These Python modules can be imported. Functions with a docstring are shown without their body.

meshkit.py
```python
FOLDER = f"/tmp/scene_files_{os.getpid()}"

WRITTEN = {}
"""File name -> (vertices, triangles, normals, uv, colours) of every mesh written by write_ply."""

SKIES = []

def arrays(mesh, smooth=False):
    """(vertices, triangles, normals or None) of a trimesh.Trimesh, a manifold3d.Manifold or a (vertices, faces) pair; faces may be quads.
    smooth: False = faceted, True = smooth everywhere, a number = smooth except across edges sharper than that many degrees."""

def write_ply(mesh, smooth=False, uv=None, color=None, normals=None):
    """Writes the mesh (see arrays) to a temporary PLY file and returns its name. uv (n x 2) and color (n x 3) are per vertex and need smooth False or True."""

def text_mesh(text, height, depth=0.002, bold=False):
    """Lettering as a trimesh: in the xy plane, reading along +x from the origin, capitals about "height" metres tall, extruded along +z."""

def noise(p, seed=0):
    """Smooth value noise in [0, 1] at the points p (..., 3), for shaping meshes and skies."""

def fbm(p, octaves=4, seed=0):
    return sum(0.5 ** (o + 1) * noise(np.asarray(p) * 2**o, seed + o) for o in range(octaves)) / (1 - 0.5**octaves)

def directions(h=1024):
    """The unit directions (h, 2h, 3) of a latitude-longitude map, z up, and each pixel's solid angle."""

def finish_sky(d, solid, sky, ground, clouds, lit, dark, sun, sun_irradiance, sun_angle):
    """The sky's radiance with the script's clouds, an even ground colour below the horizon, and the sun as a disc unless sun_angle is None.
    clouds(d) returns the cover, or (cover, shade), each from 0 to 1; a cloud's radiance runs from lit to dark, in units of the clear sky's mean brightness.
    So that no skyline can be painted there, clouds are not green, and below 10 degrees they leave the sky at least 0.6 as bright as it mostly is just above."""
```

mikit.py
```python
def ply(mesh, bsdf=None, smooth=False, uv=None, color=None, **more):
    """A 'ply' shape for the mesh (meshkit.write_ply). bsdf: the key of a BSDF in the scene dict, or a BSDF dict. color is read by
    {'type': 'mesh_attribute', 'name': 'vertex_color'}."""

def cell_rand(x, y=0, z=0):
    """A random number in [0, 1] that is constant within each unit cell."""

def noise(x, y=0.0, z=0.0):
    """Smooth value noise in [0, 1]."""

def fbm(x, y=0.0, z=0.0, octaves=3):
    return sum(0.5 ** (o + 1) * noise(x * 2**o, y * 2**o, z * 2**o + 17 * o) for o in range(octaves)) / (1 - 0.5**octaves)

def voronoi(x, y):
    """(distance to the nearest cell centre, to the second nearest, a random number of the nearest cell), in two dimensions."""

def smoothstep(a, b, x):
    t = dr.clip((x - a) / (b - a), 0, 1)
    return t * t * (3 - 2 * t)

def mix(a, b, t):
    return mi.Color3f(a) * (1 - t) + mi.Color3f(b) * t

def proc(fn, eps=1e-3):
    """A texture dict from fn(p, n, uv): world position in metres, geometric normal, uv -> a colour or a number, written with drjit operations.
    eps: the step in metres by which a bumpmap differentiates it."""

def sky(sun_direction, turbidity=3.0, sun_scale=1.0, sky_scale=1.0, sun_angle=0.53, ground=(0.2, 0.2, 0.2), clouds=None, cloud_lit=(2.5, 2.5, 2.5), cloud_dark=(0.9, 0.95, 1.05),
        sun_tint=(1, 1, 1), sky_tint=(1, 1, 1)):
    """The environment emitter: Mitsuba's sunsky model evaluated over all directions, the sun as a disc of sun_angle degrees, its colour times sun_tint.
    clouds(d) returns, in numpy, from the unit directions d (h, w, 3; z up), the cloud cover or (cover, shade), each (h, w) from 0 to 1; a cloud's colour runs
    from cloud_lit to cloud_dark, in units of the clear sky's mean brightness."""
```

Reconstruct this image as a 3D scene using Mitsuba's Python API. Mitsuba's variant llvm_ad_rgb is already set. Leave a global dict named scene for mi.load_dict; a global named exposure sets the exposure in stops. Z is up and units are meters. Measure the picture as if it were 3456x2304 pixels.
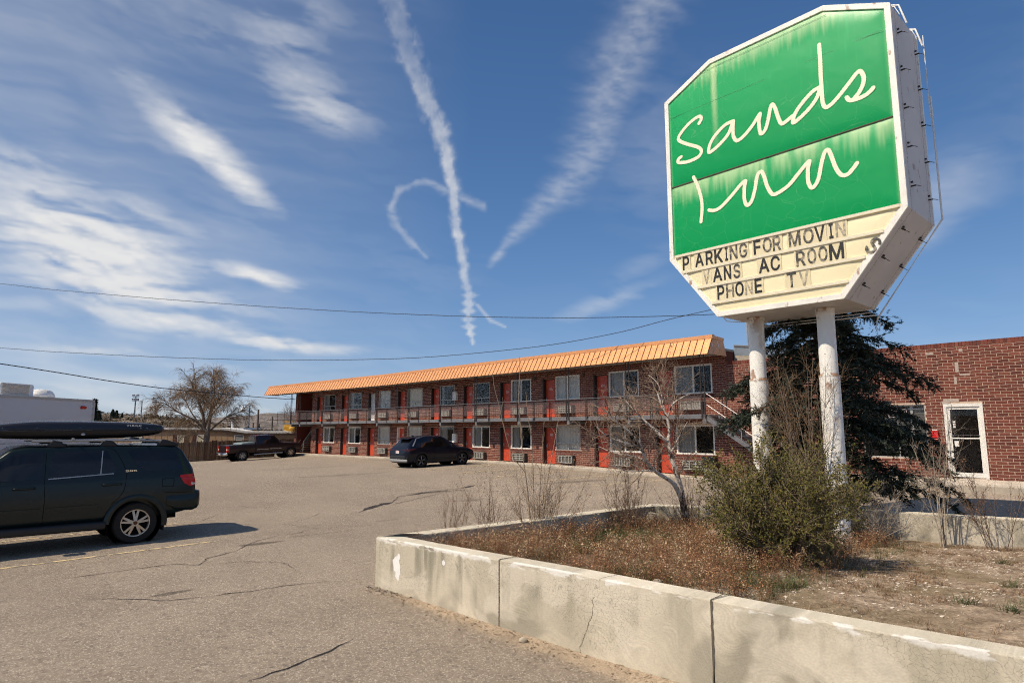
import math, random
import numpy as np, trimesh, mitsuba as mi, drjit as dr
import manifold3d as m3
from shapely.geometry import LineString, Polygon, box as sbox
from shapely.ops import unary_union
from scipy.interpolate import RBFInterpolator, PchipInterpolator
import mikit, meshkit
from mikit import proc, noise, fbm, voronoi, cell_rand, smoothstep, mix
T = mi.ScalarTransform4f
scene, labels = {}, {}
rng = np.random.default_rng(7)
random.seed(7)

# ---------------------------------------------------------------- camera, sky, exposure
EYE = 2.05
PITCH = math.radians(7.9013)
scene['camera'] = {'type': 'perspective', 'fov': 2 * math.degrees(math.atan(1728 / 2140.)), 'fov_axis': 'x', 'near_clip': 0.05, 'far_clip': 9000.,
                   'to_world': T().look_at(origin=[0, 0, EYE], target=[0, math.cos(PITCH), EYE + math.sin(PITCH)], up=[0, 0, 1])}
exposure = 1.35
SUN_AZ, SUN_EL = math.radians(-119.0), math.radians(48.0)
SUN = np.array([math.sin(SUN_AZ) * math.cos(SUN_EL), math.cos(SUN_AZ) * math.cos(SUN_EL), math.sin(SUN_EL)])

CONTRAIL = np.array([(-12.6, 37.3, 2.2), (-11.7, 35.6, 2.0), (-9.9, 31.7, 1.6), (-7.9, 28.2, 1.3), (-6.4, 25.1, 1.0), (-5.6, 21.5, .78), (-5.2, 18.1, .68), (-4.6, 15.1, .66), (-4.0, 12.0, .75), (-4.0, 9.6, .6), (-3.5, 7.4, .12)])
HOOK = np.array([(-2.7, 19.9, .4), (-5.2, 20.7, .5), (-7.2, 21.6, .5), (-8.8, 21.8, .5), (-10.6, 20.9, .5), (-11.3, 19.3, .55), (-10.5, 17.7, .6), (-9.1, 16.4, .5), (-7.9, 15.3, .3)])
SPUR = np.array([(-3.2, 11.2, .25), (-2.0, 9.8, .35), (-.6, 9.2, .2)])
WIDE = np.array([(14.0, 36.5, 4.2), (11.7, 33.0, 4.2), (9.6, 29.3, 3.9), (7.8, 24.9, 3.3), (5.3, 21.8, 2.4), (2.6, 19.7, 1.6), (-.2, 17.0, .9), (-2.1, 14.7, .5)])
# cirrus patches: azimuth, elevation, half length, half width (degrees), tilt, strength
CIRRUS = [(-27.7, 22.8, 4.5, 1.4, -28, .95), (-24.6, 20.6, 3.6, 1.1, -32, .9), (-19.6, 28.6, 3.6, 1.6, -6, .5), (-18.0, 26.8, 4.2, 1.5, -8, .62), (-21.7, 31.6, 4.4, 2.0, -4, .4), (-19, 34, 4, 1.5, -4, .3),
          (-22.3, 12.7, 3.4, .75, -11, 1.), (-19.8, 7.3, 5.6, .75, -4, .95), (-23.5, 7.9, 4, .5, -3, .6), (-34.7, 14.0, 7.5, 3.6, -16, 1.), (-32.0, 11.0, 8, 2.4, -8, .9), (-29, 8.6, 8, 1.2, -3, .75), (-30.5, 16.8, 5, 1.0, -18, .5), (-24.5, 10.2, 5, .8, -12, .45),
          (-38, 17, 7, 3, -14, .6), (-31.5, 9.4, 7, 1.0, 0, .5), (-31.5, 25.6, 4, 1.6, -25, .35), (8.6, 11.3, 4.2, .8, 18, .33), (35.5, 17.5, 3.2, 2.2, 22, .3), (33.8, 14.5, 3, .9, 20, .3),
          (-34, 5.9, 5, .5, 2, .55), (-29.6, 3.7, 5, .45, 0, .5), (-34, 3.0, 4, .5, 0, .5), (-24, 5.2, 4, .4, 0, .35), (-14, 3.2, 5, .5, 0, .4), (-10, 2.0, 7, .5, 0, .35), (-22, 1.8, 9, .5, 0, .4), (12, 14.5, 3, .9, 25, .16),
          (14, 24, 5, 5, 40, .16), (-30, 33, 9, 5, -20, .22), (-10, 14, 8, 3, -10, .1), (-24, 16.5, 6, 2, -15, .2), (-52, 18, 12, 6, -10, .6), (-70, 25, 14, 8, 5, .5), (60, 25, 14, 6, 20, .35), (90, 35, 20, 8, 10, .3), (150, 30, 30, 10, 0, .3), (-140, 40, 30, 9, 10, .3)]


def trail(az, el, P, edge):
    """cover of a ribbon along the polyline P of (azimuth, elevation, half width)"""
    best = np.full(az.shape, 0.)
    for (a0, e0, w0), (a1, e1, w1) in zip(P[:-1], P[1:]):
        dx, dy = a1 - a0, e1 - e0
        u = np.clip(((az - a0) * dx + (el - e0) * dy) / (dx * dx + dy * dy), 0, 1)
        dist = np.hypot(az - a0 - u * dx, el - e0 - u * dy)
        w = (w0 + (w1 - w0) * u) * edge
        best = np.maximum(best, np.exp(-1.9 * (dist / w) ** 2))
    return best


def clouds(d):
    az = np.degrees(np.arctan2(d[..., 0], d[..., 1]))
    el = np.degrees(np.arcsin(np.clip(d[..., 2], 0, 1)))
    p = np.stack([az, el, az * 0], -1)
    warp = meshkit.fbm(p * .16 + 3, 3, 5) - .5
    streak = meshkit.fbm(np.stack([az * .22 + el * .12 + warp * 2, (el + az * .06) * 1.15 + warp * 2, az * 0], -1), 5, 11)
    fine = meshkit.fbm(np.stack([az * .9, el * 3.2 + az * .5, az * 0], -1), 3, 21)
    puff = meshkit.fbm(p * 1.5 + 9, 4, 31)
    veil = meshkit.fbm(np.stack([az * .07, el * .13 + az * .02, az * 0], -1), 4, 41)
    cover = np.zeros(az.shape)
    for a, e, l, w, tilt, s in CIRRUS:
        c, q = math.cos(math.radians(tilt)), math.sin(math.radians(tilt))
        x, y = ((az - a + 180) % 360 - 180), el - e
        r = ((x * c + y * q) / l) ** 2 + ((-x * q + y * c) / w) ** 2
        m = np.exp(-r * 1.1)
        cover = np.maximum(cover, s * m ** .75 * np.clip((streak - .30 + .30 * m) * 2.7, 0, 1) * (.78 + .5 * (fine - .3)))
    ribs = .5 + .5 * np.sin(el * 9 + 3 * warp)
    low = np.clip((14 - el) / 3, 0, 1)
    e = .7 + .75 * (puff - .35) + .8 * low * (ribs - .45)
    t = trail(az, el, CONTRAIL, e) * (.55 + .9 * meshkit.fbm(np.stack([az * 5, el * 5, az * 0], -1), 3, 51))
    up = np.clip((el - 24) / 9, 0, 1)
    cover = np.maximum(cover, np.clip(t * 1.35, 0, 1) ** 1.2 * (.62 - .40 * up) * (.62 + .9 * (puff - .25)))
    cover = np.maximum(cover, trail(az, el, HOOK, .9 + 2.2 * (puff - .4)) ** 1.5 * .30 * (.3 + 1.2 * fine))
    cover = np.maximum(cover, trail(az, el, SPUR, .6 + .9 * (puff - .3)) * .4)
    cover = np.maximum(cover, trail(az, el, WIDE, .8 + .9 * (streak - .3)) ** 1.5 * .27 * (.2 + 1.3 * fine))
    haze = .40 * np.exp(-el / 4.5) + .34 * np.clip((-4 - az) / 30, 0, 1) * (az > -120) * (.35 + .8 * veil) * (.8 + .4 * streak) * .75
    return np.clip(np.maximum(cover, haze * (.7 + .6 * streak)) + cover * haze, 0, 1), np.clip(.25 - .5 * (streak - .4), 0, 1)


scene['sky'] = mikit.sky(SUN.tolist(), turbidity=3.0, sun_scale=1.2, sky_scale=1.0, clouds=clouds, cloud_lit=(3.5, 3.5, 3.5), cloud_dark=(2.5, 2.6, 2.75), sun_tint=(.96, 1.0, 1.07), sky_tint=(.74, .95, 1.14), ground=(.22, .2, .18))

# ---------------------------------------------------------------- helpers


def rgb(*c):
    return {'type': 'rgb', 'value': list(map(float, c))}


def mat(name, color, rough=.6, metal=0., spec=.5, two=True, bump=None, bscale=1., **more):
    d = {'type': 'principled', 'base_color': color if isinstance(color, dict) else rgb(*color), 'roughness': rough, 'metallic': metal, 'specular': spec, **more}
    if bump is not None:
        d = {'type': 'bumpmap', 'tex': bump, 'scale': float(bscale), 'bsdf': d}
    scene[name] = {'type': 'twosided', 'bsdf': d} if two else d
    return name


def numbered(key):
    taken = lambda k: k in scene or k in labels or k in ROOTS
    if not taken(key):
        return key
    i = COUNT.get(key, 0) + 1
    while taken(f'{key}_{i:03d}'):
        i += 1
    COUNT[key] = i
    return f'{key}_{i:03d}'


ROOTS, COUNT = set(), {}


def thing(name, label, category, group=None, kind=None):
    key = numbered(name)
    ROOTS.add(key)
    labels[key] = {'label': label, 'category': category}
    if group:
        labels[key]['group'] = group
    return key


class MB:
    def __init__(self):
        self.v, self.f, self.c, self.n = [], [], [], 0

    def add(self, v, f, color=None):
        v, f = np.asarray(v, float), np.asarray(f, int)
        if f.shape[1] == 4:
            f = np.vstack([f[:, [0, 1, 2]], f[:, [0, 2, 3]]])
        self.v.append(v)
        self.f.append(f + self.n)
        self.n += len(v)
        if color is not None:
            self.c.append(np.broadcast_to(color, (len(v), 3)))
        return self

    def mesh(self, m, color=None):
        if hasattr(m, 'to_mesh'):
            q = m.to_mesh()
            return self.add(q.vert_properties[:, :3], q.tri_verts, color)
        return self.add(m.vertices, m.faces, color)

    def box(self, x0, x1, y0, y1, z0, z1, color=None):
        v = [[x, y, z] for x in (x0, x1) for y in (y0, y1) for z in (z0, z1)]
        return self.add(v, [[0, 1, 3, 2], [4, 6, 7, 5], [0, 4, 5, 1], [2, 3, 7, 6], [0, 2, 6, 4], [1, 5, 7, 3]], color)

    def tube(self, pts, r, n=6, cap=True):
        p = np.asarray(pts, float)
        r = np.broadcast_to(np.asarray(r, float), (len(p),))
        t = np.gradient(p, axis=0)
        t /= np.linalg.norm(t, axis=1, keepdims=True) + 1e-12
        a = np.cross(t, np.where(np.abs(t[:, 2:]) < .9, [0, 0, 1.], [1., 0, 0]))
        a /= np.linalg.norm(a, axis=1, keepdims=True) + 1e-12
        b = np.cross(t, a)
        g = np.arange(n) * 2 * np.pi / n
        v = p[:, None] + r[:, None, None] * (np.cos(g)[None, :, None] * a[:, None] + np.sin(g)[None, :, None] * b[:, None])
        i, j = np.meshgrid(np.arange(len(p) - 1), np.arange(n), indexing='ij')
        q = np.stack([i * n + j, i * n + (j + 1) % n, (i + 1) * n + (j + 1) % n, (i + 1) * n + j], -1).reshape(-1, 4)
        self.add(v.reshape(-1, 3), q)
        if cap and n > 2:
            k = np.arange(1, n - 1)
            self.f.append(np.stack([k * 0, k + 1, k], 1) + self.n - len(p) * n)
            self.f.append(np.stack([k * 0, k, k + 1], 1) + self.n - n)
        return self

    def arrays(self, fn=None):
        v = np.vstack(self.v)
        return (fn(v) if fn is not None else v), np.vstack(self.f)

    def put(self, key, m, smooth=False, fn=None, **more):
        if self.n == 0:
            return None
        v, f = self.arrays(fn)
        color = np.vstack(self.c) if self.c else None
        return put(key, (v, f), m, smooth, color=color, **more)


def put(key, mesh, m, smooth=False, label=None, kind=None, **more):
    key = numbered(key)
    scene[key] = mikit.ply(mesh, m, smooth=smooth, **more)
    if label or kind:
        labels[key] = {}
        if label:
            labels[key]['label'] = label
        if kind:
            labels[key]['kind'] = kind
    return key


def tag(key, label, category, group=None, kind=None):
    labels[key] = {'label': label, 'category': category}
    if group:
        labels[key]['group'] = group
    if kind:
        labels[key]['kind'] = kind
    return key


def frame(origin, xdir):
    """local (x, y, z) -> world; xdir = the horizontal direction of local x; local y is 90 degrees to its left"""
    o, x = np.asarray(origin, float), np.asarray(xdir, float)
    x = x / np.linalg.norm(x)
    y = np.array([-x[1], x[0]])
    R = np.array([[x[0], y[0], 0], [x[1], y[1], 0], [0, 0, 1.]])
    return lambda v: np.asarray(v) @ R.T + o


def revolve(profile, n=24, close=False):
    """profile: (radius, z) list, spun about z"""
    p = np.asarray(profile, float)
    g = np.arange(n) * 2 * np.pi / n
    v = np.stack([p[:, None, 0] * np.cos(g), p[:, None, 0] * np.sin(g), np.broadcast_to(p[:, None, 1], (len(p), n))], -1).reshape(-1, 3)
    m = len(p)
    i, j = np.meshgrid(np.arange(m if close else m - 1), np.arange(n), indexing='ij')
    q = np.stack([i * n + j, i * n + (j + 1) % n, (i + 1) % m * n + (j + 1) % n, (i + 1) % m * n + j], -1).reshape(-1, 4)
    return v, q


def extrude(poly, h):
    out = [trimesh.creation.extrude_polygon(g, h, engine='earcut') for g in getattr(poly, 'geoms', [poly]) if g.area > 1e-7]
    return trimesh.util.concatenate(out)


def lettering(text, x0, x1, z0, z1, depth=.004, bold=True):
    """text filling the rectangle (x0..x1, z0..z1) of a wall's plane; local y points into the wall, so it stands proud towards -y"""
    m = meshkit.text_mesh(text, 1., .1, bold=bold)
    v = np.array(m.vertices)
    lo, hi = v.min(0), v.max(0)
    v = (v - lo) / (hi - lo)
    return np.stack([x0 + v[:, 0] * (x1 - x0), -depth * v[:, 2], z0 + v[:, 1] * (z1 - z0)], 1), np.array(m.faces)


# ground height of the parking lot, from spot heights
SPOTS = np.array([(-7.5, 13, -.16), (-1.93, 9.4, -.15), (.8, 7, -.25), (0, 4, -.33), (3, 3, -.33), (-6, 5, -.3), (0, 0, -.35), (-4.9, 34.5, .03), (-2.75, 36.3, .10), (-21.2, 50.5, -.42), (-18.6, 53.1, -.22), (-27.4, 54.4, -.65), (-21.8, 58.6, -.4),
                  (-40, 50, -1.0), (-30, 20, -.35), (2, 14.5, -.06), (6, 14.5, .06), (14, 14, .25), (20, 12, .3), (6.9, 26.7, -.07), (3.2, 31, .04), (-1.3, 36, .11), (-9.4, 45.4, -.03), (-17, 53.3, -.09), (11.8, 20.5, .22), (-12, 30, -.06), (-50, 30, -1.), (-30, 75, -1.4), (12, 45, .1), (30, 30, .3), (-15, -5, -.4), (15, -5, -.3), (-60, 70, -1.8)])
_gz = RBFInterpolator(SPOTS[:, :2], SPOTS[:, 2], kernel='linear', smoothing=.02)


def gz(x, y):
    q = np.stack(np.broadcast_arrays(np.asarray(x, float), np.asarray(y, float)), -1)
    return _gz(q.reshape(-1, 2)).reshape(q.shape[:-1])
# ---------------------------------------------------------------- materials


def stripes(x, w):
    return dr.abs(x / w - dr.floor(x / w) - .5) * 2


def asphalt_color(p, n, uv):
    d1, d2, r = voronoi(p.x * 75, p.y * 75)
    e1, e2, q = voronoi(p.x * 28, p.y * 28)
    big = fbm(p.x * .35, p.y * .35, 0, 3)
    mid = fbm(p.x * 2.3, p.y * 2.3, 3, 3)
    c = mix([.160, .127, .095], [.312, .257, .199], r * .6 + .4 * q)
    c = c * (.70 + .30 * big + .24 * mid + .12 * fbm(p.x * .09, p.y * .16, 5, 2))
    c = mix(c, [.66, .59, .50], smoothstep(.86, .95, r) * .38)
    c = mix(c, [.055, .048, .042], smoothstep(.92, .98, q) * .5)
    # sand washed along the foot of the planter wall
    s = (p.x + 1.94) * .673 + (p.y - 9.38) * .74
    a = (p.x + 1.94) * .74 - (p.y - 9.38) * .673
    w = .16 + .22 * smoothstep(.4, 3.0, a) + .18 * (mid - .5) + .08 * (q - .5)
    m = smoothstep(w, w * .45, -s) * smoothstep(.15, .9, a) * (s < .25)
    c = mix(c, mi.Color3f(.37, .29, .205) * (.75 + .5 * mid) * (.8 + .4 * r), m * smoothstep(-.2, .03, s + w) * .9)
    # oil and damp stains under the parking bays
    for (x, y, rx, ry, k) in ((-4.85, 12.75, .55, .14, .55), (-4.7, 9.2, .28, .07, .5), (-3.9, 13.9, .9, .09, .3), (-3.0, 15.6, .5, .13, .35), (-2.7, 22, 1.2, .25, .5), (-1.2, 19.5, .6, .2, .35), (-7.5, 30, 2.4, .5, .35), (-11, 36, 3, .5, .3), (2.5, 26, 2.2, .35, .4), (-3.5, 38, 2.5, .4, .4)):
        u = ((p.x - x) * .80 + (p.y - y) * .60) / rx
        v = ((p.y - y) * .80 - (p.x - x) * .60) / ry
        rr = dr.sqrt(u * u + v * v) + (mid - .5) * 1.2
        c = c * (1 - k * smoothstep(1.1, .6, rr))
    return c


def asphalt_relief(p, n, uv):
    d1, d2, r = voronoi(p.x * 75, p.y * 75)
    return (1 - d1) * .6 + .4 * noise(p.x * 30, p.y * 30)


mat('asphalt', proc(asphalt_color), .9, spec=.25, bump=proc(asphalt_relief, 2e-3), bscale=.005)
mat('crack_tar', (.035, .03, .027), .8, spec=.3)
mat('line_paint', proc(lambda p, n, uv: mix([.24, .21, .17], [.62, .48, .26], smoothstep(.38, .55, fbm(p.x * 14, p.y * 14, 0, 3)))), .8)


def earth_color(p, n, uv):
    d1, d2, r = voronoi(p.x * 45, p.y * 45)
    m = fbm(p.x * 1.4, p.y * 1.4, 2, 4)
    k = fbm(p.x * 9, p.y * 9, 2, 2)
    c = mix([.15, .108, .076], [.34, .265, .19], k)
    c = c * (.7 + .6 * r)
    return mix(c, mi.Color3f(.13, .10, .05), smoothstep(.5, .7, m) * .5)


mat('soil', proc(earth_color), .95, spec=.15, bump=proc(lambda p, n, uv: noise(p.x * 30, p.y * 30) + .6 * noise(p.x * 80, p.y * 80), 2e-3), bscale=.012)


def concrete_color(p, n, uv):
    # a: along the wall, z up
    a = (p.x + 1.94) * .74 - (p.y - 9.38) * .673
    wav = fbm(a * .9, p.z * 1.3, 1, 3)
    m = fbm(a * 2.5 + wav * 3, p.z * .8 + wav * 2, 4, 4)
    f = noise(p.x * 90, p.y * 90, p.z * 90)
    c = mix([.40, .36, .275], [.64, .58, .46], m)
    drip = smoothstep(.48, .70, fbm(a * 7.5 + .4 * wav, p.z * .7, 7, 4)) * smoothstep(-.35, .4, p.z)
    c = mix(c, [.25, .23, .175], (drip * .6 * smoothstep(3.4, 1.4, a) + drip * .3) * (n.z < .5))
    blot = smoothstep(.51, .66, fbm(a * 1.3 + 5 + wav, p.z * 1.5 + 2 * wav, 3, 4))
    c = mix(c, [.25, .23, .18], blot * .62)
    pale = smoothstep(.55, .70, fbm(a * 2.2 + 31 + 2 * wav, p.z * 2.6, 13, 4))
    c = mix(c, [.68, .62, .51], pale * .5)
    # sweeps of the trowel
    ph = a * (5 + 5 * wav) + p.z * 14 + 7 * fbm(a * 1.6, p.z * 1.9, 17, 2)
    sweep = (noise(ph * 7, a * 5, 5) - .5) * (.4 + 1.2 * noise(a * 6, p.z * 6, 44))
    c = c * (1 + .16 * sweep * smoothstep(.40, .62, fbm(a * 1.2 + 9, p.z * 1.5, 21, 2)))
    # map cracking
    cell = fbm(a * 1.1 + 20, p.z * 1.8, 9, 3) + .16 * smoothstep(.0, .4, p.z)
    d1, d2, r = voronoi(a * 24 + 4 * fbm(a * 6, p.z * 6, 2, 3), p.z * 22 + 4 * fbm(a * 6, p.z * 6, 5, 3))
    crack = smoothstep(.10, .02, d2 - d1) * smoothstep(.56, .68, cell) * (n.z < .5)
    c = mix(c, [.17, .15, .115], crack * .42)
    # chipped white paint along the front top edge
    s = (p.x + 1.94) * .673 + (p.y - 9.38) * .74
    e = fbm(a * 6, p.z * 22, 2, 4) + .34 * fbm(a * .9 + 3, 1, 2, 2)
    band = smoothstep(.462, .500, p.z + .05 * (fbm(a * 14, 3, 1, 3) - .5)) * smoothstep(-.03, -.0, -s + .035)
    c = mix(c, [.80, .79, .75], band * smoothstep(.63, .74, e) * .7)
    # patches of white filler near the corner
    q1 = dr.sqrt(dr.square((a - .47 - .06 * (noise(p.z * 12, 1) - .5)) / .075) + dr.square((p.z - .20) / .17)) + .5 * (noise(a * 30, p.z * 18) - .5)
    q2 = dr.sqrt(dr.square((a - 1.42) / .032) + dr.square((p.z - .36) / .035))
    c = mix(c, [.82, .81, .79], smoothstep(1.0, .88, dr.minimum(q1, q2)) * (n.z < .5) * (s < .1))
    return c * (.9 + .2 * f)


def concrete_relief(p, n, uv):
    a = (p.x + 1.94) * .74 - (p.y - 9.38) * .673
    cx, cz = dr.floor(a / .9) * .9 + .45, 0.1
    w = noise(a * 2.2, p.z * 2.2, 4)
    ang = dr.sqrt(dr.square(a - cx - .3 * w) + dr.square(p.z - cz)) * 9 + 3 * w
    comb = stripes(ang + .2 * noise(a * 12, p.z * 12), .32) * smoothstep(.45, .6, fbm(a * 1.3, p.z * 1.6, 8, 2))
    return comb * .06 + fbm(a * 14, p.z * 14, 2, 3) * .9 + .15 * noise(p.x * 140, p.y * 140, p.z * 140)


mat('wall_concrete', proc(concrete_color), .85, spec=.25, bump=proc(concrete_relief, 2e-3), bscale=.006)
mat('pale_concrete', proc(lambda p, n, uv: mi.Color3f(.40, .35, .285) * (.72 + .5 * fbm(p.x * 3, p.y * 3, p.z * 3, 4))), .85, spec=.25)
mat('joint', (.13, .11, .088), .9, spec=.1)

mat('mortar', proc(lambda p, n, uv: mi.Color3f(.55, .42, .325) * (.75 + .4 * fbm(p.x * 3, p.y * 3, p.z * 3, 3))), .9, spec=.15)
BRICKS = [(.140, .043, .031), (.165, .052, .037), (.118, .038, .029), (.185, .062, .043), (.150, .050, .038), (.155, .044, .031)]
for i, c in enumerate(BRICKS):
    mat(f'brick_{i}', proc(lambda p, n, uv, c=c: mi.Color3f(*c) * (.78 + .45 * fbm(p.x * 22, p.y * 22, p.z * 30, 2))), .8, spec=.2)
mat('brick_mass', {'type': 'mesh_attribute', 'name': 'vertex_color'}, .8, spec=.2)
mat('efflorescence', (.42, .35, .30), .85, spec=.15)
mat('copper_paint', proc(lambda p, n, uv: mi.Color3f(.80, .37, .16) * (.88 + .24 * fbm(p.x * 1.7, p.y * 1.7, p.z * 2.5, 3))), .46, metal=.38, spec=.5)
mat('copper_seam', (.10, .035, .015), .6, metal=.2)
mat('maroon_panel', proc(lambda p, n, uv: mi.Color3f(.16, .035, .022) * (.8 + .4 * fbm(p.x * 2, p.y * 2, p.z * .6, 3))), .6)
mat('soffit', (.20, .19, .18), .8)
mat('gray_steel', proc(lambda p, n, uv: mi.Color3f(.150, .152, .165) * (.75 + .5 * fbm(p.x * 2, p.y * 2, p.z * 2, 3))), .5, spec=.4)
mat('dark_steel', (.035, .028, .026), .5, spec=.4)
mat('screen_wire', (.125, .10, .10), .55, spec=.4)
mat('dark_frame', (.028, .024, .022), .6)
mat('red_door', proc(lambda p, n, uv: mi.Color3f(.50, .066, .030) * (.9 + .2 * fbm(p.x * 2, p.y * 2, p.z * 2, 3))), .42, spec=.5)
mat('white_door', (.62, .61, .60), .45)
mat('white_vinyl', proc(lambda p, n, uv: mi.Color3f(.74, .72, .67) * (.88 + .2 * fbm(p.x * 4, p.y * 4, p.z * 4, 2))), .4)
mat('gray_aluminium', (.42, .41, .39), .45, metal=.3)
scene['pane_glass'] = {'type': 'thindielectric', 'int_ior': 1.28}
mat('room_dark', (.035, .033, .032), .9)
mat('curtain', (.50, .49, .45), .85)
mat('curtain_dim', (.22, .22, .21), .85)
mat('blind_tan', (.52, .46, .33), .85)
mat('ac_case', (.055, .048, .042), .6)
mat('ac_grille', (.52, .50, .45), .55)
mat('ac_fin', (.20, .195, .18), .6)
mat('off_white', (.70, .69, .66), .5)
mat('plate_white', (.75, .72, .66), .5)
mat('lamp_fixture', (.12, .10, .085), .6)
mat('roof_gravel', (.30, .28, .25), .9)
mat('galvanised', (.42, .43, .44), .45, metal=.5)
mat('sheet_sky_tint', (.30, .36, .42), .3, metal=.4)  # blue put into the base colour for the sky reflected in the sheet
mat('neon_tube', (.85, .70, .70), .3)
mat('alarm_red', (.55, .012, .012), .35)
mat('black_plastic', (.012, .012, .013), .35, spec=.5)
mat('bag_plastic', (.010, .010, .011), .28, spec=.5)
mat('bin_gray', (.17, .22, .23), .5)

# sign
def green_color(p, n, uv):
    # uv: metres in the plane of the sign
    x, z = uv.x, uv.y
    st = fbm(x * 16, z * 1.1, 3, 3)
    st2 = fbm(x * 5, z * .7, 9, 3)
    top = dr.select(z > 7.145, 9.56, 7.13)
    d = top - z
    sheen_bleach = smoothstep(.50, .0, d + .40 * (st - .5)) * smoothstep(.25, .62, st2 + .15)  # light reflected along each panel top, painted in and broken by faded streaks
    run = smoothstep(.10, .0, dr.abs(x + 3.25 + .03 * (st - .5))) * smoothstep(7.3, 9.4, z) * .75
    sheen_fade = smoothstep(7.3, 9.0, z) * .45 + smoothstep(6.2, 7.1, z) * (z < 7.145) * .35 + smoothstep(.62, .8, st) * smoothstep(7.6, 9, z) * .2  # paler towards the panel tops for reflected light; the fine streaks are fading
    c = mix([.000, .315, .088], [.030, .48, .165], sheen_fade)
    c = mix(c, [.58, .74, .42], dr.clip(sheen_bleach * .60 + run, 0, 1))
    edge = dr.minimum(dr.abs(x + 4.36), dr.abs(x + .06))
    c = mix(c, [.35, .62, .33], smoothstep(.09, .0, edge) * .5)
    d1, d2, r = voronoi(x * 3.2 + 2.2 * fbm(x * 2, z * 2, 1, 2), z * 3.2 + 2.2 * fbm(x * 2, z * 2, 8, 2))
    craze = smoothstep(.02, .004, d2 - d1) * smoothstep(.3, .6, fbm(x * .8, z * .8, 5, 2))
    return mix(c, [.20, .50, .25], craze * .35)


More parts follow.
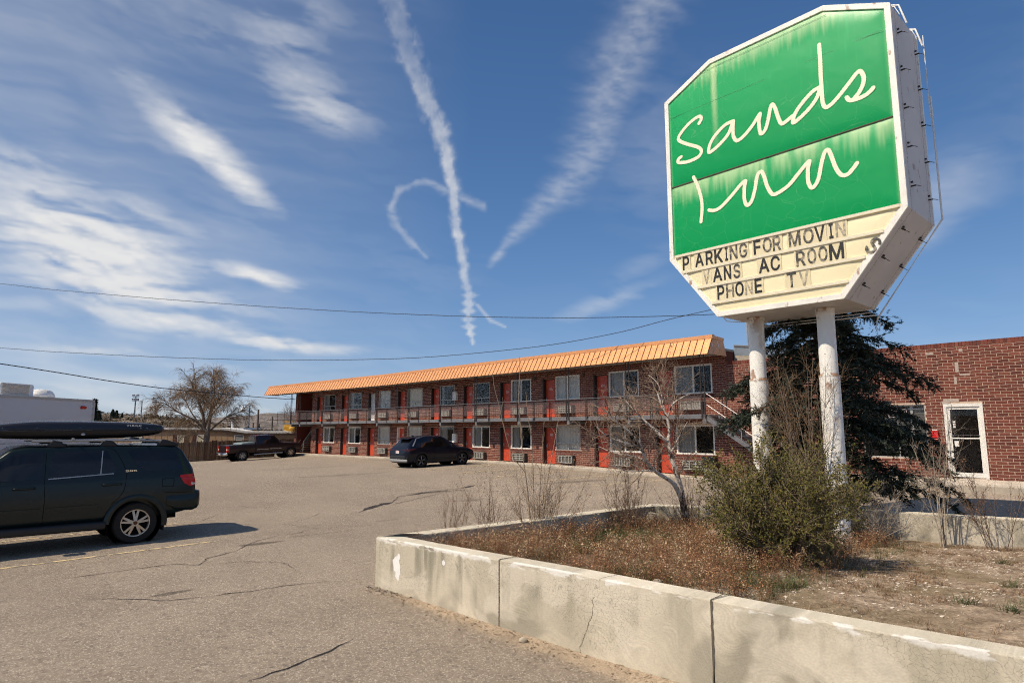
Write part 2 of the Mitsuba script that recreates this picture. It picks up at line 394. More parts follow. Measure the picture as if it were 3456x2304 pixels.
scene['green_face'] = {'type': 'twosided', 'bsdf': {'type': 'principled', 'base_color': proc(green_color), 'roughness': .38, 'specular': .25, 'clearcoat': .08, 'clearcoat_gloss': .75}}
mat('cream_script', (.88, .82, .62), .4)
mat('cream_face', proc(lambda p, n, uv: mi.Color3f(.86, .77, .50) * (.92 + .16 * fbm(p.x * 2, p.y * 2, p.z * 3, 3))), .4)
mat('sign_white', proc(lambda p, n, uv: mix(mi.Color3f(.82, .80, .74) * (.87 + .25 * fbm(p.x * 3, p.y * 3, p.z * 1.5, 3)), [.30, .13, .05], smoothstep(.66, .80, fbm(p.x * 9, p.y * 9, p.z * 4, 4)) * .8)), .5)
mat('cabinet_gray', proc(lambda p, n, uv: mix(mi.Color3f(.60, .57, .545) * (.88 + .2 * fbm(p.x * 2, p.y * 2, p.z, 3)), [.22, .12, .07], smoothstep(.68, .85, fbm(p.x * 12, p.y * 12, p.z * 5, 3)) * .6)), .6)


def post_color(p, n, uv):
    k = fbm(p.x * 7, p.y * 7, p.z * 3.2, 4)
    base = mi.Color3f(.86, .84, .78) * (.88 + .18 * fbm(p.x * 2, p.y * 2, p.z * 1.2, 3))
    spot = smoothstep(.63, .70, k) * smoothstep(.44, .60, fbm(p.x * 1.8 + 4, p.y * 1.8, p.z * .8, 2))
    c = mix(base, [.28, .11, .035], spot * .85)
    joint = smoothstep(.05, .0, dr.abs(p.z - 3.02)) + smoothstep(.14, .0, 4.26 - p.z)
    return mix(c, [.36, .17, .07], dr.clip(joint, 0, 1) * smoothstep(.40, .62, fbm(p.x * 11, p.y * 11, p.z * 9, 3)))


mat('post_paint', proc(post_color), .5)
mat('tile_clear', (.74, .65, .42), .35)
mat('letter_black', proc(lambda p, n, uv: mix([.012, .012, .013], [.10, .09, .07], smoothstep(.60, .80, fbm(p.x * 9, p.y * 9, p.z * 14, 3)))), .5)
mat('letter_worn', proc(lambda p, n, uv: mix([.055, .052, .046], [.33, .29, .21], smoothstep(.45, .70, fbm(p.x * 12, p.y * 12, p.z * 16, 3)))), .5)
mat('letter_faded', proc(lambda p, n, uv: mix([.30, .27, .21], [.56, .49, .34], smoothstep(.40, .62, fbm(p.x * 12, p.y * 12, p.z * 22, 3)))), .5)
mat('rail_clear', (.72, .66, .50), .3)
mat('tube_glass', (.80, .79, .76), .25)
mat('rust', (.13, .05, .022), .8)
mat('wire_black', (.02, .02, .022), .6)
# ---------------------------------------------------------------- the motel's own coordinates: t metres to the left of its near corner, out metres in front of the wall, z
A1, A2 = math.radians(-42.3), math.radians(-45.6)
U1, U2 = np.array([math.sin(A1), math.cos(A1)]), np.array([math.sin(A2), math.cos(A2)])
N1, N2 = np.array([-U1[1], U1[0]]), np.array([-U2[1], U2[0]])
C0, SB = np.array([9.1924, 27.2089]), 26.312
B0 = C0 + U1 * SB


def LW(v):
    v = np.asarray(v, float)
    t, out, z = v[..., 0], v[..., 1], v[..., 2]
    k = np.clip((t - SB + .6) / 1.2, 0, 1)[..., None]
    base = np.where((t < SB)[..., None], C0 + U1 * t[..., None], B0 + U2 * (t - SB)[..., None])
    n = N1 * (1 - k) + N2 * k
    n /= np.linalg.norm(n, axis=-1, keepdims=True)
    return np.concatenate([base + n * out[..., None], z[..., None]], -1)


def XW(v):  # as LW, for shapes laid out with x to the right and y into the wall
    v = np.asarray(v, float)
    return LW(np.stack([-v[..., 0], -v[..., 1], v[..., 2]], -1))


def lsweep(mb, t0, t1, section, color=None):
    """a closed (out, z) section swept along the facade, following its bend"""
    cuts = [t0] + [c for c in (SB - .6, SB - .3, SB, SB + .3, SB + .6) if t0 < c < t1] + [t1]
    s = np.asarray(section, float)
    n = len(s)
    v = np.array([[t, o, z] for t in cuts for o, z in s])
    q = [[i * n + j, (i + 1) * n + j, (i + 1) * n + (j + 1) % n, i * n + (j + 1) % n] for i in range(len(cuts) - 1) for j in range(n)]
    mb.add(v, q, color)
    e = (len(cuts) - 1) * n
    caps = [[0, k, k + 1] for k in range(1, n - 1)] + [[e, e + k + 1, e + k] for k in range(1, n - 1)]
    mb.f.append(np.array(caps) + mb.n - len(v))
    return mb


def lbox(mb, t0, t1, o0, o1, z0, z1, color=None):
    return lsweep(mb, t0, t1, [(o0, z0), (o1, z0), (o1, z1), (o0, z1)], color)


MOTEL = thing('motel_building', 'two storey brick motel with orange metal roof edge and red doors', 'motel')
OFFICE = thing('office_building', 'single storey brick motel office with white framed glass door', 'office building')
TBASE, ZBASE = [-1, 1.2, 3.1, 7, 11, 15, 21, 27, 33, 38, 46], [.02, .02, .06, .17, .19, .21, .15, .06, .03, .02, .0]


def zb(t):
    return float(np.interp(t, TBASE, ZBASE))


DOOR_T = [(3.66, 2.74), (7.42, 6.50), (11.12, 10.20), (14.72, 13.80), (18.28, 17.36), (21.86, 20.94), (26.05, 25.10), (29.93, 29.01), (33.86, 32.94), (37.84, 36.92)]
WIN_T = [(2.56, .65), (6.40, 4.56), (10.11, 8.36), (13.74, 12.04), (17.30, 15.65), (20.80, 19.23), (24.72, 22.88), (28.49, 26.98), (32.62, 30.89), (36.58, 34.80)]
openings = []
for (a, b) in DOOR_T:
    openings += [(b, a, zb(b) - .02, 2.2), (b, a, 2.68, 4.84)]
for (a, b) in WIN_T:
    openings += [(b, a, .96, 2.25), (b, a, 3.63, 4.92)]
AC = [((a + b) / 2 + .08 * ((a - b) - 1.6), z) for (a, b) in WIN_T for z in (.28, 2.90)]


def cells(t0, t1, z0, z1, holes):
    ts = sorted({t0, t1, *[h[k] for h in holes for k in (0, 1) if t0 < h[k] < t1], *[c for c in (SB - .6, SB - .3, SB, SB + .3, SB + .6) if t0 < c < t1]})
    zs = sorted({z0, z1, *[h[k] for h in holes for k in (2, 3) if z0 < h[k] < z1]})
    for a, b in zip(ts[:-1], ts[1:]):
        for c, d in zip(zs[:-1], zs[1:]):
            m = ((a + b) / 2, (c + d) / 2)
            if not any(h[0] < m[0] < h[1] and h[2] < m[1] < h[3] for h in holes):
                yield a, b, c, d


def mortar_wall(key, t0, t1, z0, z1, holes, deep=.24):
    mb = MB()
    for a, b, c, d in cells(t0, t1, z0, z1, holes):
        mb.add([[a, 0, c], [b, 0, c], [b, 0, d], [a, 0, d]], [[0, 1, 2, 3]])
    for (b, a, c, d) in holes:
        mb.add([[a, 0, c], [a, -deep, c], [a, -deep, d], [a, 0, d]], [[0, 1, 2, 3]])
        mb.add([[b, 0, c], [b, -deep, c], [b, -deep, d], [b, 0, d]], [[0, 1, 2, 3]])
        mb.add([[b, 0, d], [a, 0, d], [a, -deep, d], [b, -deep, d]], [[0, 1, 2, 3]])
        mb.add([[b, 0, c], [a, 0, c], [a, -deep, c], [b, -deep, c]], [[0, 1, 2, 3]])
    return mb.put(key, 'mortar', fn=LW)


BL, BH, BJ, BP = .300, .1005, .016, .012     # brick length and height with joint, the joint, how proud the face stands


def brick_list(t0, t1, z0, z1, holes, soldier=()):
    """(ta, tb, za, zb) of every brick of a half-bond wall, cut at the openings"""
    out = []
    for j in range(int(round((z1 - z0) / BH))):
        a, b = z0 + j * BH + BJ / 2, z0 + (j + 1) * BH - BJ / 2
        if a > z1 - .03:
            break
        cut = sorted([(h[0] - .004, h[1] + .004) for h in holes if h[2] < b - .015 and h[3] > a + .015])
        spans, at = [], t0
        for h0, h1 in cut:
            if h0 > at:
                spans.append((at, min(h0, t1)))
            at = max(at, h1)
        if at < t1:
            spans.append((at, t1))
        for s0, s1 in spans:
            i0 = math.floor((s0 - (j % 2) * BL / 2) / BL)
            for i in range(i0, i0 + int((s1 - s0) / BL) + 3):
                p, q = max(s0, i * BL + (j % 2) * BL / 2 + BJ / 2), min(s1, (i + 1) * BL + (j % 2) * BL / 2 - BJ / 2)
                if q - p > .035:
                    out.append((p, q, a, b))
    return out


def brick_mesh(l, h, out=BP):
    x, z, c = l / 2, h / 2, .004
    v = [[-x, -.005, -z], [x, -.005, -z], [x, -.005, z], [-x, -.005, z], [-x + .001, out - c, -z + .001], [x - .001, out - c, -z + .001], [x - .001, out - c, z - .001], [-x + .001, out - c, z - .001],
         [-x + c, out, -z + c], [x - c, out, -z + c], [x - c, out, z - c], [-x + c, out, z - c]]
    f = [[0, 4, 5, 1], [1, 5, 6, 2], [2, 6, 7, 3], [3, 7, 4, 0], [4, 8, 9, 5], [5, 9, 10, 6], [6, 10, 11, 7], [7, 11, 8, 4], [8, 11, 10, 9]]
    return np.array(v), np.array(f)


BRICK_PLY = {}


def lay_bricks(key, bricks, n_parts):
    """the n_parts bricks nearest the camera as entries of their own (one shared mesh per size and tone), the rest as one mass"""
    c = np.array([[(a + b) / 2, 0, (c + d) / 2] for a, b, c, d in bricks])
    w = LW(c)
    order = np.argsort(np.linalg.norm(w - [0, 0, EYE], axis=1) / np.array([b - a for a, b, *_ in bricks]) ** .3)
    near = set(order[:n_parts].tolist())
    mass = MB()
    r = np.random.default_rng(len(bricks))
    for i, (a, b, z0, z1) in enumerate(bricks):
        tone = int(r.integers(0, len(BRICKS)))
        if i in near:
            size = (round(b - a, 3), round(z1 - z0, 3), tone)
            if size not in BRICK_PLY:
                BRICK_PLY[size] = mikit.ply(brick_mesh(size[0], size[1]), f'brick_{tone}')
            t = c[i, 0]
            ex = -U1 if t < SB else -U2
            nn = N1 if t < SB else N2
            m = np.eye(4)
            m[:3, 0], m[:3, 1], m[:3, 2], m[:3, 3] = [-ex[0], -ex[1], 0], [nn[0], nn[1], 0], [0, 0, 1], w[i]
            scene[numbered(key)] = {**BRICK_PLY[size], 'to_world': T(m)}
        else:
            v, f = brick_mesh(b - a, z1 - z0)
            mass.add(v + c[i], f, np.array(BRICKS[tone]) * r.uniform(.85, 1.2))
    mass.put(key, 'brick_mass', fn=LW, kind='stuff')


# --- brick walls
holes = openings
mortar_wall(MOTEL + '__wall', .0, 38.65, -.35, 5.45, holes)
ledges = [(b - .06, a + .06, z - .115, z) for (a, b) in WIN_T for z in (.955, 3.625)]
lay_bricks(MOTEL + '__wall__brick', brick_list(0.0, 38.65, -.19, 5.4, holes + ledges), 230)
mb = MB()      # rowlock sills under the windows
for (b, a, z0, z1) in ledges:
    n = int(round((a - b) / .1))
    for i in range(n):
        q = (a - b) / n
        c = np.array(BRICKS[i % 6]) * (.8 + .3 * ((i * 7) % 5) / 4)
        lbox(mb, b + i * q + .005, b + (i + 1) * q - .005, -.01, .035, z0 + .006, z1 - .012, c)
mb.put(MOTEL + '__wall__sill_brick', 'brick_mass', fn=LW, kind='stuff')
# the brick pier at the far end, the stair recess and the walls of its shaft
mb = MB()
lbox(mb, 41.17, 41.46, -2.6, .10, -.4, 5.4)
mb.put(MOTEL + '__pier', 'mortar', fn=LW)
mass = MB()
for j in range(57):
    z = -.3 + j * BH
    for (t0, t1) in (((41.165, 41.30), (41.312, 41.465)) if j % 2 else ((41.165, 41.465),)):
        lbox(mass, t0, t1, .08, .113, z + .007, z + BH - .007, np.array(BRICKS[(j * 5 + int(t0 * 7)) % 6]))
mass.put(MOTEL + '__pier__brick', 'brick_mass', fn=LW, kind='stuff')
mb = MB()
lbox(mb, 38.60, 41.2, -2.62, -2.5, -.4, 5.4)
lbox(mb, 38.62, 38.66, -2.5, -.16, -.4, 5.4)
lbox(mb, 41.13, 41.168, -2.5, .05, -.4, 5.4)
mb.put(MOTEL + '__stair_shaft', 'maroon_panel', fn=LW)
# hidden volume behind the facade: side and back walls, flat roof
mb = MB()
lbox(mb, .02, 41.4, -11, -10.8, -.5, 5.6)
lbox(mb, .0, .12, -10.8, -.01, -.5, 5.45)
lbox(mb, 41.3, 41.44, -10.8, -2.62, -.5, 5.45)
mb.put(MOTEL + '__rear_wall', 'brick_2', fn=LW)
mb = MB()
lbox(mb, -.02, 44.3, -11.1, .95, 5.42, 5.52)
lbox(mb, .3, 41.0, -10.7, -.9, 2.45, 2.6)
mb.put(MOTEL + '__roof', 'roof_gravel', fn=LW)
mb = MB()
lbox(mb, -.05, 44.7, .0, 1.43, 5.235, 5.275)
mb.put(MOTEL + '__soffit', 'soffit', fn=LW)

# --- mansard of folded metal panels with standing seams
ZL, ZT, OL, OT = 5.17, 5.88, 1.53, 1.12
t, seams = -.08, []
while t < 44.85:
    seams.append(t)
    t += .335 if t < 26 else .40
seams[-1] = 44.85
pr = np.random.default_rng(3)
for a, b in zip(seams[:-1], seams[1:]):
    mb = MB()
    j = pr.uniform(-.003, .003, 4)
    m = (a + b) / 2
    bow = 0.
    v = [[a + .012, OL + j[0], ZL], [m, OL + bow, ZL], [b - .012, OL + j[1], ZL], [a + .012, (OL + OT) / 2 + bow, (ZL + ZT) / 2], [m, (OL + OT) / 2, (ZL + ZT) / 2], [b - .012, (OL + OT) / 2, (ZL + ZT) / 2], [a + .012, OT + j[2], ZT], [m, OT, ZT], [b - .012, OT + j[3], ZT]]
    mb.add(v, [[0, 1, 4, 3], [1, 2, 5, 4], [3, 4, 7, 6], [4, 5, 8, 7]])
    mb.add([[a + .012, OL, ZL], [b - .012, OL, ZL], [b - .012, OL - .06, ZL - .005], [a + .012, OL - .06, ZL - .005]], [[0, 1, 2, 3]])
    mb.put(MOTEL + '__roof_panel', 'copper_paint', fn=LW)
mb = MB()
for a in seams:
    for s0, s1 in ((a - .014, a + .014),):
        v = [[s, o + d, z] for s in (s0, s1) for (o, z) in ((OL, ZL - .005), (OT, ZT)) for d in (-.02, .026)]
        mb.add(v, [[0, 1, 3, 2], [4, 6, 7, 5], [1, 5, 7, 3], [0, 2, 6, 4], [0, 4, 5, 1], [2, 3, 7, 6]])
mb.put(MOTEL + '__seam', 'copper_seam', fn=LW, kind='stuff')
mb = MB()
lsweep(mb, -.10, 44.87, [(OT + .035, ZT - .03), (OT + .035, ZT + .13), (OT - .16, ZT + .155), (OT - .16, ZT - .03)])
mb.put(MOTEL + '__coping', 'copper_paint', fn=LW)
# the mansard turns the corner at the near end and stops at the far one
for s, t_lip, t_top in ((1, -.10, .03), (-1, 44.86, 44.70)):
    for i in range(3 if s > 0 else 1):
        o0, o1 = (OL - i * .5, OL - (i + 1) * .5 + .012) if s > 0 else (OL, OL - 1.45)
        f = lambda o: min(o, OT + .0)
        mb = MB()
        mb.add([[t_lip, o0, ZL], [t_lip, o1, ZL], [t_top, min(o1, OT), ZT], [t_top, min(o0, OT), ZT]], [[0, 1, 2, 3]])
        mb.put(MOTEL + '__end_panel', 'copper_paint', fn=LW)
mb = MB()
mb.add([[-.02, OT + .03, ZT - .02], [-.02, OT + .03, ZT + .13], [.02, -.02, ZT + .09], [.02, -.02, ZT - .02], [.1, OT + .03, ZT - .02], [.1, OT + .03, ZT + .132], [.14, -.02, ZT + .092], [.14, -.02, ZT - .02]], [[0, 1, 2, 3], [4, 7, 6, 5], [1, 5, 6, 2], [3, 2, 6, 7]])
mb.put(MOTEL + '__coping', 'copper_paint', fn=LW)

# --- doors
NUM_UP = ['111', '112', '114', '115', '116', '117', '118', '119', '120', '121']
NUM_LO = ['101', '102', '103', '104', '105', '106', '107', '108', '109', '110']
for k, (a, b) in enumerate(DOOR_T):
    for up in (0, 1):
        z0, z1 = (2.70, 4.84) if up else (zb(b) - .0, 2.2)
        white = up and k == 7
        mb = MB()
        if up and k == 0:          # the panelled door
            lbox(mb, b + .045, a - .075, -.230, -.208, z0 + .03, z1 - .05)
            for (u0, u1) in ((.14, .42), (.50, .78)):
                for (w0, w1) in ((.22, .80), (.92, 1.50), (1.62, 1.90)):
                    lbox(mb, b + u0, b + u1, -.21, -.201, z0 + w0, z0 + w1)
                    lbox(mb, b + u0 + .035, b + u1 - .035, -.202, -.197, z0 + w0 + .035, z0 + w1 - .035)
        else:
            lbox(mb, b + .045, a - .075, -.230, -.200, z0 + .03, z1 - .05)
        d = mb.put(MOTEL + '__door', 'white_door' if white else 'red_door', fn=LW, label='white door on the upper gallery' if white else ('six panel red door' if up and k == 0 else None))
        mb = MB()
        lbox(mb, b, b + .045, -.235, -.10, z0, z1)
        lbox(mb, a - .075, a + .002, -.235, .006, z0, z1)  # full-depth left jamb; its dark colour also stands for the reveal's shade
        lbox(mb, b + .045, a - .075, -.235, -.10, z1 - .05, z1)
        mb.put(d + '__frame', 'white_vinyl' if (not up and k == 6) else 'dark_frame', fn=LW)
        x0 = -(a + b) / 2
        v, f = lettering((NUM_UP if up else NUM_LO)[k], x0 - .11, x0 + .11, z0 + 1.52, z0 + 1.64)
        mb = MB().add(v + [0, .198, 0], f)
        mb.put(d + '__number', 'plate_white', fn=XW)
        mb = MB()
        lbox(mb, a - .17, a - .11, -.20, -.14, z0 + .95, z0 + 1.01)
        lbox(mb, a - .17, a - .11, -.20, -.192, z0 + .86, z0 + 1.10)
        mb.put(d + '__handle', 'gray_aluminium', fn=LW)

# --- windows: vinyl sliders near, older frames with a low rail further along
SLIDER = {(0, 0), (0, 1), (1, 0), (1, 1), (2, 1), (3, 0), (3, 1), (4, 0), (8, 0), (9, 0)}
CURT = {(0, 0): .42, (0, 1): .45, (1, 0): .3, (1, 1): .45, (2, 0): 1., (2, 1): 1., (3, 0): .35, (3, 1): .45, (4, 0): .4, (4, 1): .0, (5, 0): .4, (5, 1): .12, (6, 0): 1., (6, 1): 1.1, (7, 0): 1., (7, 1): .95, (8, 0): .4, (8, 1): .25, (9, 0): .5, (9, 1): .3}
wr = np.random.default_rng(5)
for k, (a, b) in enumerate(WIN_T):
    for up in (0, 1):
        z0, z1 = (3.63, 4.92) if up else (.96, 2.25)
        sl = (k, up) in SLIDER
        fm = 'white_vinyl' if sl else 'gray_aluminium'
        w = .065 if sl else .04
        mb = MB()
        for (q0, q1, r0, r1) in ((b, b + w, z0, z1), (a - w, a, z0, z1), (b + w, a - w, z0, z0 + w), (b + w, a - w, z1 - w, z1)):
            lbox(mb, q0, q1, -.09, .012, r0, r1)
        win = mb.put(MOTEL + '__window', fm, fn=LW)
        mb = MB()
        m = (a + b) / 2
        if sl:
            lbox(mb, m - .035, m + .035, -.07, -.015, z0 + w, z1 - w)
        else:
            lbox(mb, b + w, a - w, -.07, -.02, z0 + .33, z0 + .38)
            lbox(mb, m - .02, m + .02, -.07, -.025, z0 + w, z0 + .33)
        mb.put(win + '__sash', fm, fn=LW)
        mb = MB()
        for (q0, q1, r0, r1) in (((b + w, m - .035, z0 + w, z1 - w), (m + .035, a - w, z0 + w, z1 - w)) if sl else ((b + w, a - w, z0 + .38, z1 - w), (b + w, m - .02, z0 + w, z0 + .33), (m + .02, a - w, z0 + w, z0 + .33))):
            mb.add([[q0, -.045, r0], [q1, -.045, r0], [q1, -.045, r1], [q0, -.045, r1]], [[0, 1, 2, 3]])
        mb.put(win + '__pane', 'pane_glass', fn=LW)
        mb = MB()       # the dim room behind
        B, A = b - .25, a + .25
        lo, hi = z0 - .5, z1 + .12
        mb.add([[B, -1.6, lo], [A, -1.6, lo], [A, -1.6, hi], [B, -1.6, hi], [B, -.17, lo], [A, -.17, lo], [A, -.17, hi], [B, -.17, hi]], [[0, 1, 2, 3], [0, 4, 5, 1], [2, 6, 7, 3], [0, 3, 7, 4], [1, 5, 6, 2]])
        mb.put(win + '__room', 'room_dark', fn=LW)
        c = CURT[(k, up)]
        if c > 0:
            tan = (k, up) == (6, 1)
            spans = [(a, a - (a - b) * min(c, 1))] if c >= .9 else [(a, a - (a - b) * c)]
            if c < .6 and wr.random() < .5:
                spans.append((b + .22, b))
            mb = MB()
            for (s0, s1) in spans:
                n = max(8, int((s0 - s1) / .022))
                ts = np.linspace(s0, s1, n)
                o = -.16 + (0 if tan else .025) * np.sin(ts * 38 + 2 * np.sin(ts * 9)) + .012 * np.sin(ts * 17)
                v = np.concatenate([np.stack([ts, o, np.full(n, z)], 1) for z in (z0 + .01, z1 - .02)])
                i = np.arange(n - 1)
                mb.add(v, np.stack([i, i + 1, i + 1 + n, i + n], 1))
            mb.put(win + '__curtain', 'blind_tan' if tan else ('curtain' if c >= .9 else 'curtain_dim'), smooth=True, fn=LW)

# --- through-wall air conditioners
for i, (tc, z0) in enumerate(AC):
    h, w = .43, (.53 if i >= 2 else .56)
    mb = MB()
    for q in ((tc - w, tc + w, .0, .20, z0, z0 + .03), (tc - w, tc + w, .0, .20, z0 + h - .03, z0 + h), (tc - w, tc - w + .03, .0, .20, z0 + .03, z0 + h - .03), (tc + w - .03, tc + w, .0, .20, z0 + .03, z0 + h - .03), (tc - w + .03, tc + w - .03, .0, .1, z0 + .03, z0 + h - .03)):
        lbox(mb, *q)
    u = mb.put(MOTEL + '__air_conditioner', 'ac_case', fn=LW)
    mb = MB()
    g0, g1 = tc - w + .10, tc + w - .04
    cols = (3, 4, 6)[i % 3]
    rows = (3, 1, 1)[i % 3] if i % 5 else 3
    for c in range(cols + 1):
        q = g0 + (g1 - g0) * c / cols
        lbox(mb, q - .012, q + .012, .17, .215, z0 + .035, z0 + h - .035)
    for r in range(rows + 1):
        q = z0 + .045 + (h - .09) * r / rows
        for c in range(cols):
            lbox(mb, g0 + (g1 - g0) * c / cols + .012, g0 + (g1 - g0) * (c + 1) / cols - .012, .17, .212, q - .010, q + .010)
    mb.put(u + '__grille', 'ac_grille', fn=LW)
    mb = MB()
    for c in range(24):
        q = g0 + (g1 - g0) * (c + .5) / 24
        lbox(mb, q - .010, q + .010, .12, .165, z0 + .05, z0 + h - .05)
    mb.put(u + '__fin', 'ac_grille' if i % 2 else 'ac_fin', fn=LW, kind='stuff')
# wall lamps and the two white cabinets
for t in (4.3, 8.06, 11.74, 15.44, 19.02, 22.55, 26.7, 30.68, 34.65, 38.54):
    for z in (4.90, 2.1):
        mb = MB()
        lbox(mb, t - .05, t + .05, .005, .05, z - .03, z + .09)
        v, f = revolve([(.001, -.09), (.045, -.09), (.06, -.02), (.03, .03), (.001, .04)], 8)
        mb.add(v + [t, .10, z], f)
        mb.put(MOTEL + '__wall_lamp', 'lamp_fixture', fn=LW)
for z in (3.92, 1.24):
    mb = MB()
    lbox(mb, 18.84, 19.22, .012, .17, z, z + .54)
    u = mb.put(MOTEL + '__meter_cabinet', 'off_white', fn=LW)
    mb = MB()
    lbox(mb, 18.90, 19.16, .17, .178, z + .05, z + .49)
    mb.put(u + '__door', 'off_white', fn=LW)

# --- gallery: deck, edge beam, outriggers, railing, hangers
mb = MB()
lbox(mb, .36, 42.6, .0, 1.14, 2.585, 2.67)
mb.put(MOTEL + '__gallery_deck', 'pale_concrete', fn=LW)
mb = MB()
lbox(mb, .36, 42.65, 1.14, 1.20, 2.50, 2.685)
mb.put(MOTEL + '__edge_beam', 'gray_steel', fn=LW)
POST = [.40, 4.32, 8.12, 11.81, 15.53, 19.12, 22.71, 26.92, 30.80, 34.73, 38.5, 40.05]
for t in POST:
    mb = MB()
    lbox(mb, t - .085, t + .085, .01, 1.19, 2.30, 2.50)
    mb.put(MOTEL + '__outrigger', 'gray_steel', fn=LW)
for t in POST + [24.2]:
    for d in (-.09, .09):
        mb = MB()
        lbox(mb, t + d - .016, t + d + .016, 1.21, 1.24, 2.52, 5.24)
        mb.put(MOTEL + '__hanger_rod', 'dark_steel', fn=LW)
ts = []
for a, b in zip(POST[:-1], POST[1:]):
    n = max(1, int(round((b - a) / 1.25)))
    ts += [a + (b - a) * i / n for i in range(n)]
ts += [40.05, 41.3, 42.62]
for t in ts:
    mb = MB()
    for d in ((-.05, .05) if t < 15 else (0,)):
        lbox(mb, t + d - .016, t + d + .016, 1.205, 1.235, 2.53, 3.58)
    mb.put(MOTEL + '__railing_post', 'dark_steel', fn=LW)
mb = MB()
lbox(mb, .36, 42.65, 1.20, 1.235, 3.565, 3.59)
mb.put(MOTEL + '__top_rail', 'gray_steel', fn=LW)
mb = MB()
lbox(mb, .36, 42.65, 1.208, 1.228, 3.47, 3.485)
lbox(mb, .36, 42.65, 1.208, 1.228, 2.865, 2.88)
mb.put(MOTEL + '__screen_rail', 'dark_steel', fn=LW)
for a, b in zip(ts[:-1], ts[1:]):      # expanded metal screens of thin wires
    mb = MB()
    for q in np.arange(2.885, 3.468, .0245):
        mb.add([[a + .06, 1.217, q], [b - .06, 1.217, q], [b - .06, 1.217, q + .0085], [a + .06, 1.217, q + .0085]], [[0, 1, 2, 3]])
    for q in np.arange(a + .07, b - .06, .05):
        mb.add([[q, 1.219, 2.88], [q + .006, 1.219, 2.88], [q + .006, 1.219, 3.47], [q, 1.219, 3.47]], [[0, 1, 2, 3]])
    mb.put(MOTEL + '__railing_screen', 'screen_wire', fn=LW)
# far end of the gallery: side rail and a brace
mb = MB()
for z in (3.575, 3.48, 2.87):
    lbox(mb, 42.62, 42.65, .1, 1.2, z - .01, z + .01)
mb.put(MOTEL + '__end_rail', 'dark_steel', fn=LW)
mb = MB()
mb.tube([[42.6, 1.2, 5.2], [41.5, .12, 4.75]], .012, 4)
mb.put(MOTEL + '__brace', 'dark_steel', fn=LW)
# stairs in the far recess
for i in range(14):
    mb = MB()
    lbox(mb, 40.9 - i * .24, 41.16 - i * .24, -1.2, -.25, .14 + i * .185, .18 + i * .185)
    mb.put(MOTEL + '__stair_tread', 'pale_concrete', fn=LW)
mb = MB()
for o in (-.2, -1.25):
    v = [[41.3, o, .0], [41.3, o, .22], [37.7, o, 2.85], [37.7, o, 2.55]]
    mb.add(v + [[q[0], o + .04, q[2]] for q in v], [[0, 1, 2, 3], [4, 7, 6, 5], [0, 4, 5, 1], [1, 5, 6, 2], [2, 6, 7, 3], [3, 7, 4, 0]])
mb.put(MOTEL + '__stair_stringer', 'dark_steel', fn=LW)
mb = MB()
mb.tube([[40.2, -.12, .12], [40.2, -.12, .95], [40.05, -.12, 1.1], [38.7, -.12, 2.1]], .022, 6)
mb.tube([[41.2, -.12, .65], [40.9, -.1, 1.05], [40.7, -.1, 1.15]], .022, 6)
mb.put(MOTEL + '__stair_rail', 'galvanised', fn=LW)
# stairs at the near end, running down to the right in front of the office wall
def slope(t):
    return 2.66 - (.32 - t) * .66
mb = MB()
for o in (.12, 1.12):
    v = []
    for q in (o, o + .045):
        v += [[.36, q, 2.68], [.36, q, 2.46], [-3.45, q, slope(-3.45) - .22], [-3.45, q, slope(-3.45)], [.30, q, 2.68]]
    mb.add(v, [[0, 1, 2, 3], [5, 8, 7, 6], [0, 5, 6, 1], [1, 6, 7, 2], [2, 7, 8, 3], [3, 8, 9, 4], [0, 4, 9, 5]])
mb.put(MOTEL + '__stair_stringer', 'gray_steel', fn=LW)
for i in range(13):
    t = .30 - i * .28
    mb = MB()
    lbox(mb, t - .29, t, .165, 1.12, slope(t - .14) - .08, slope(t - .14) - .035)
    mb.put(MOTEL + '__stair_tread', 'gray_steel', fn=LW)
for h in (.92, .45):
    mb = MB()
    mb.tube([[.40, 1.15, 2.67 + h], [.34, 1.15, 2.66 + h], [-3.3, 1.15, slope(-3.3) + h]], .014, 6)
    mb.put(MOTEL + '__stair_rail', 'galvanised', fn=LW)
for t in (-1.2, -2.3, -3.3):
    mb = MB()
    mb.tube([[t, 1.15, slope(t) - .1], [t, 1.15, slope(t) + .92]], .018, 6)
    mb.put(MOTEL + '__stair_rail', 'galvanised', fn=LW)

# --- office wing in the same brick plane
OH = [(-7.32, -5.30, 1.09, 2.90), (-8.95, -7.86, .47, 2.90)]
mortar_wall(OFFICE + '__wall', -13.0, -.003, -.2, 4.78, OH, .12)
lay_bricks(OFFICE + '__wall__brick', brick_list(-13.0, -.003, .05, 4.775, OH), 292)
mb = MB()
r = np.random.default_rng(9)
for i in range(129):
    t0 = -12.98 + i * .1005
    c = np.array(BRICKS[int(r.integers(0, 6))]) * r.uniform(.9, 1.4)
    lbox(mb, t0 + .006, t0 + .0945, -.10, .014, 4.786, 4.942 + r.uniform(-.003, .003), c)
mb.put(OFFICE + '__wall__coping_brick', 'brick_mass', fn=LW, kind='stuff')
mb = MB()
lbox(mb, -13.0, -.0, -.099, -.01, 4.78, 4.90)
lbox(mb, -12.9, -.1, -9., -.1, 4.55, 4.62)
lbox(mb, -13.0, -12.85, -9, -.13, -.2, 4.6)
lbox(mb, -13.0, .0, -9.1, -9, -.2, 4.6)
mb.put(OFFICE + '__roof', 'roof_gravel', fn=LW)
mb = MB()      # patches of pale deposit
for (t, z, a, b) in ((-8.1, 3.02, .22, .05), (-7.95, 2.95, .12, .04), (-8.35, 4.1, .05, .16), (-8.55, 3.85, .14, .03), (-8.28, 3.66, .04, .12), (-7.6, 4.62, .12, .03), (-8.5, 4.66, .05, .05)):
    lbox(mb, t - a, t + a, .0125, .0145, z - b, z + b)
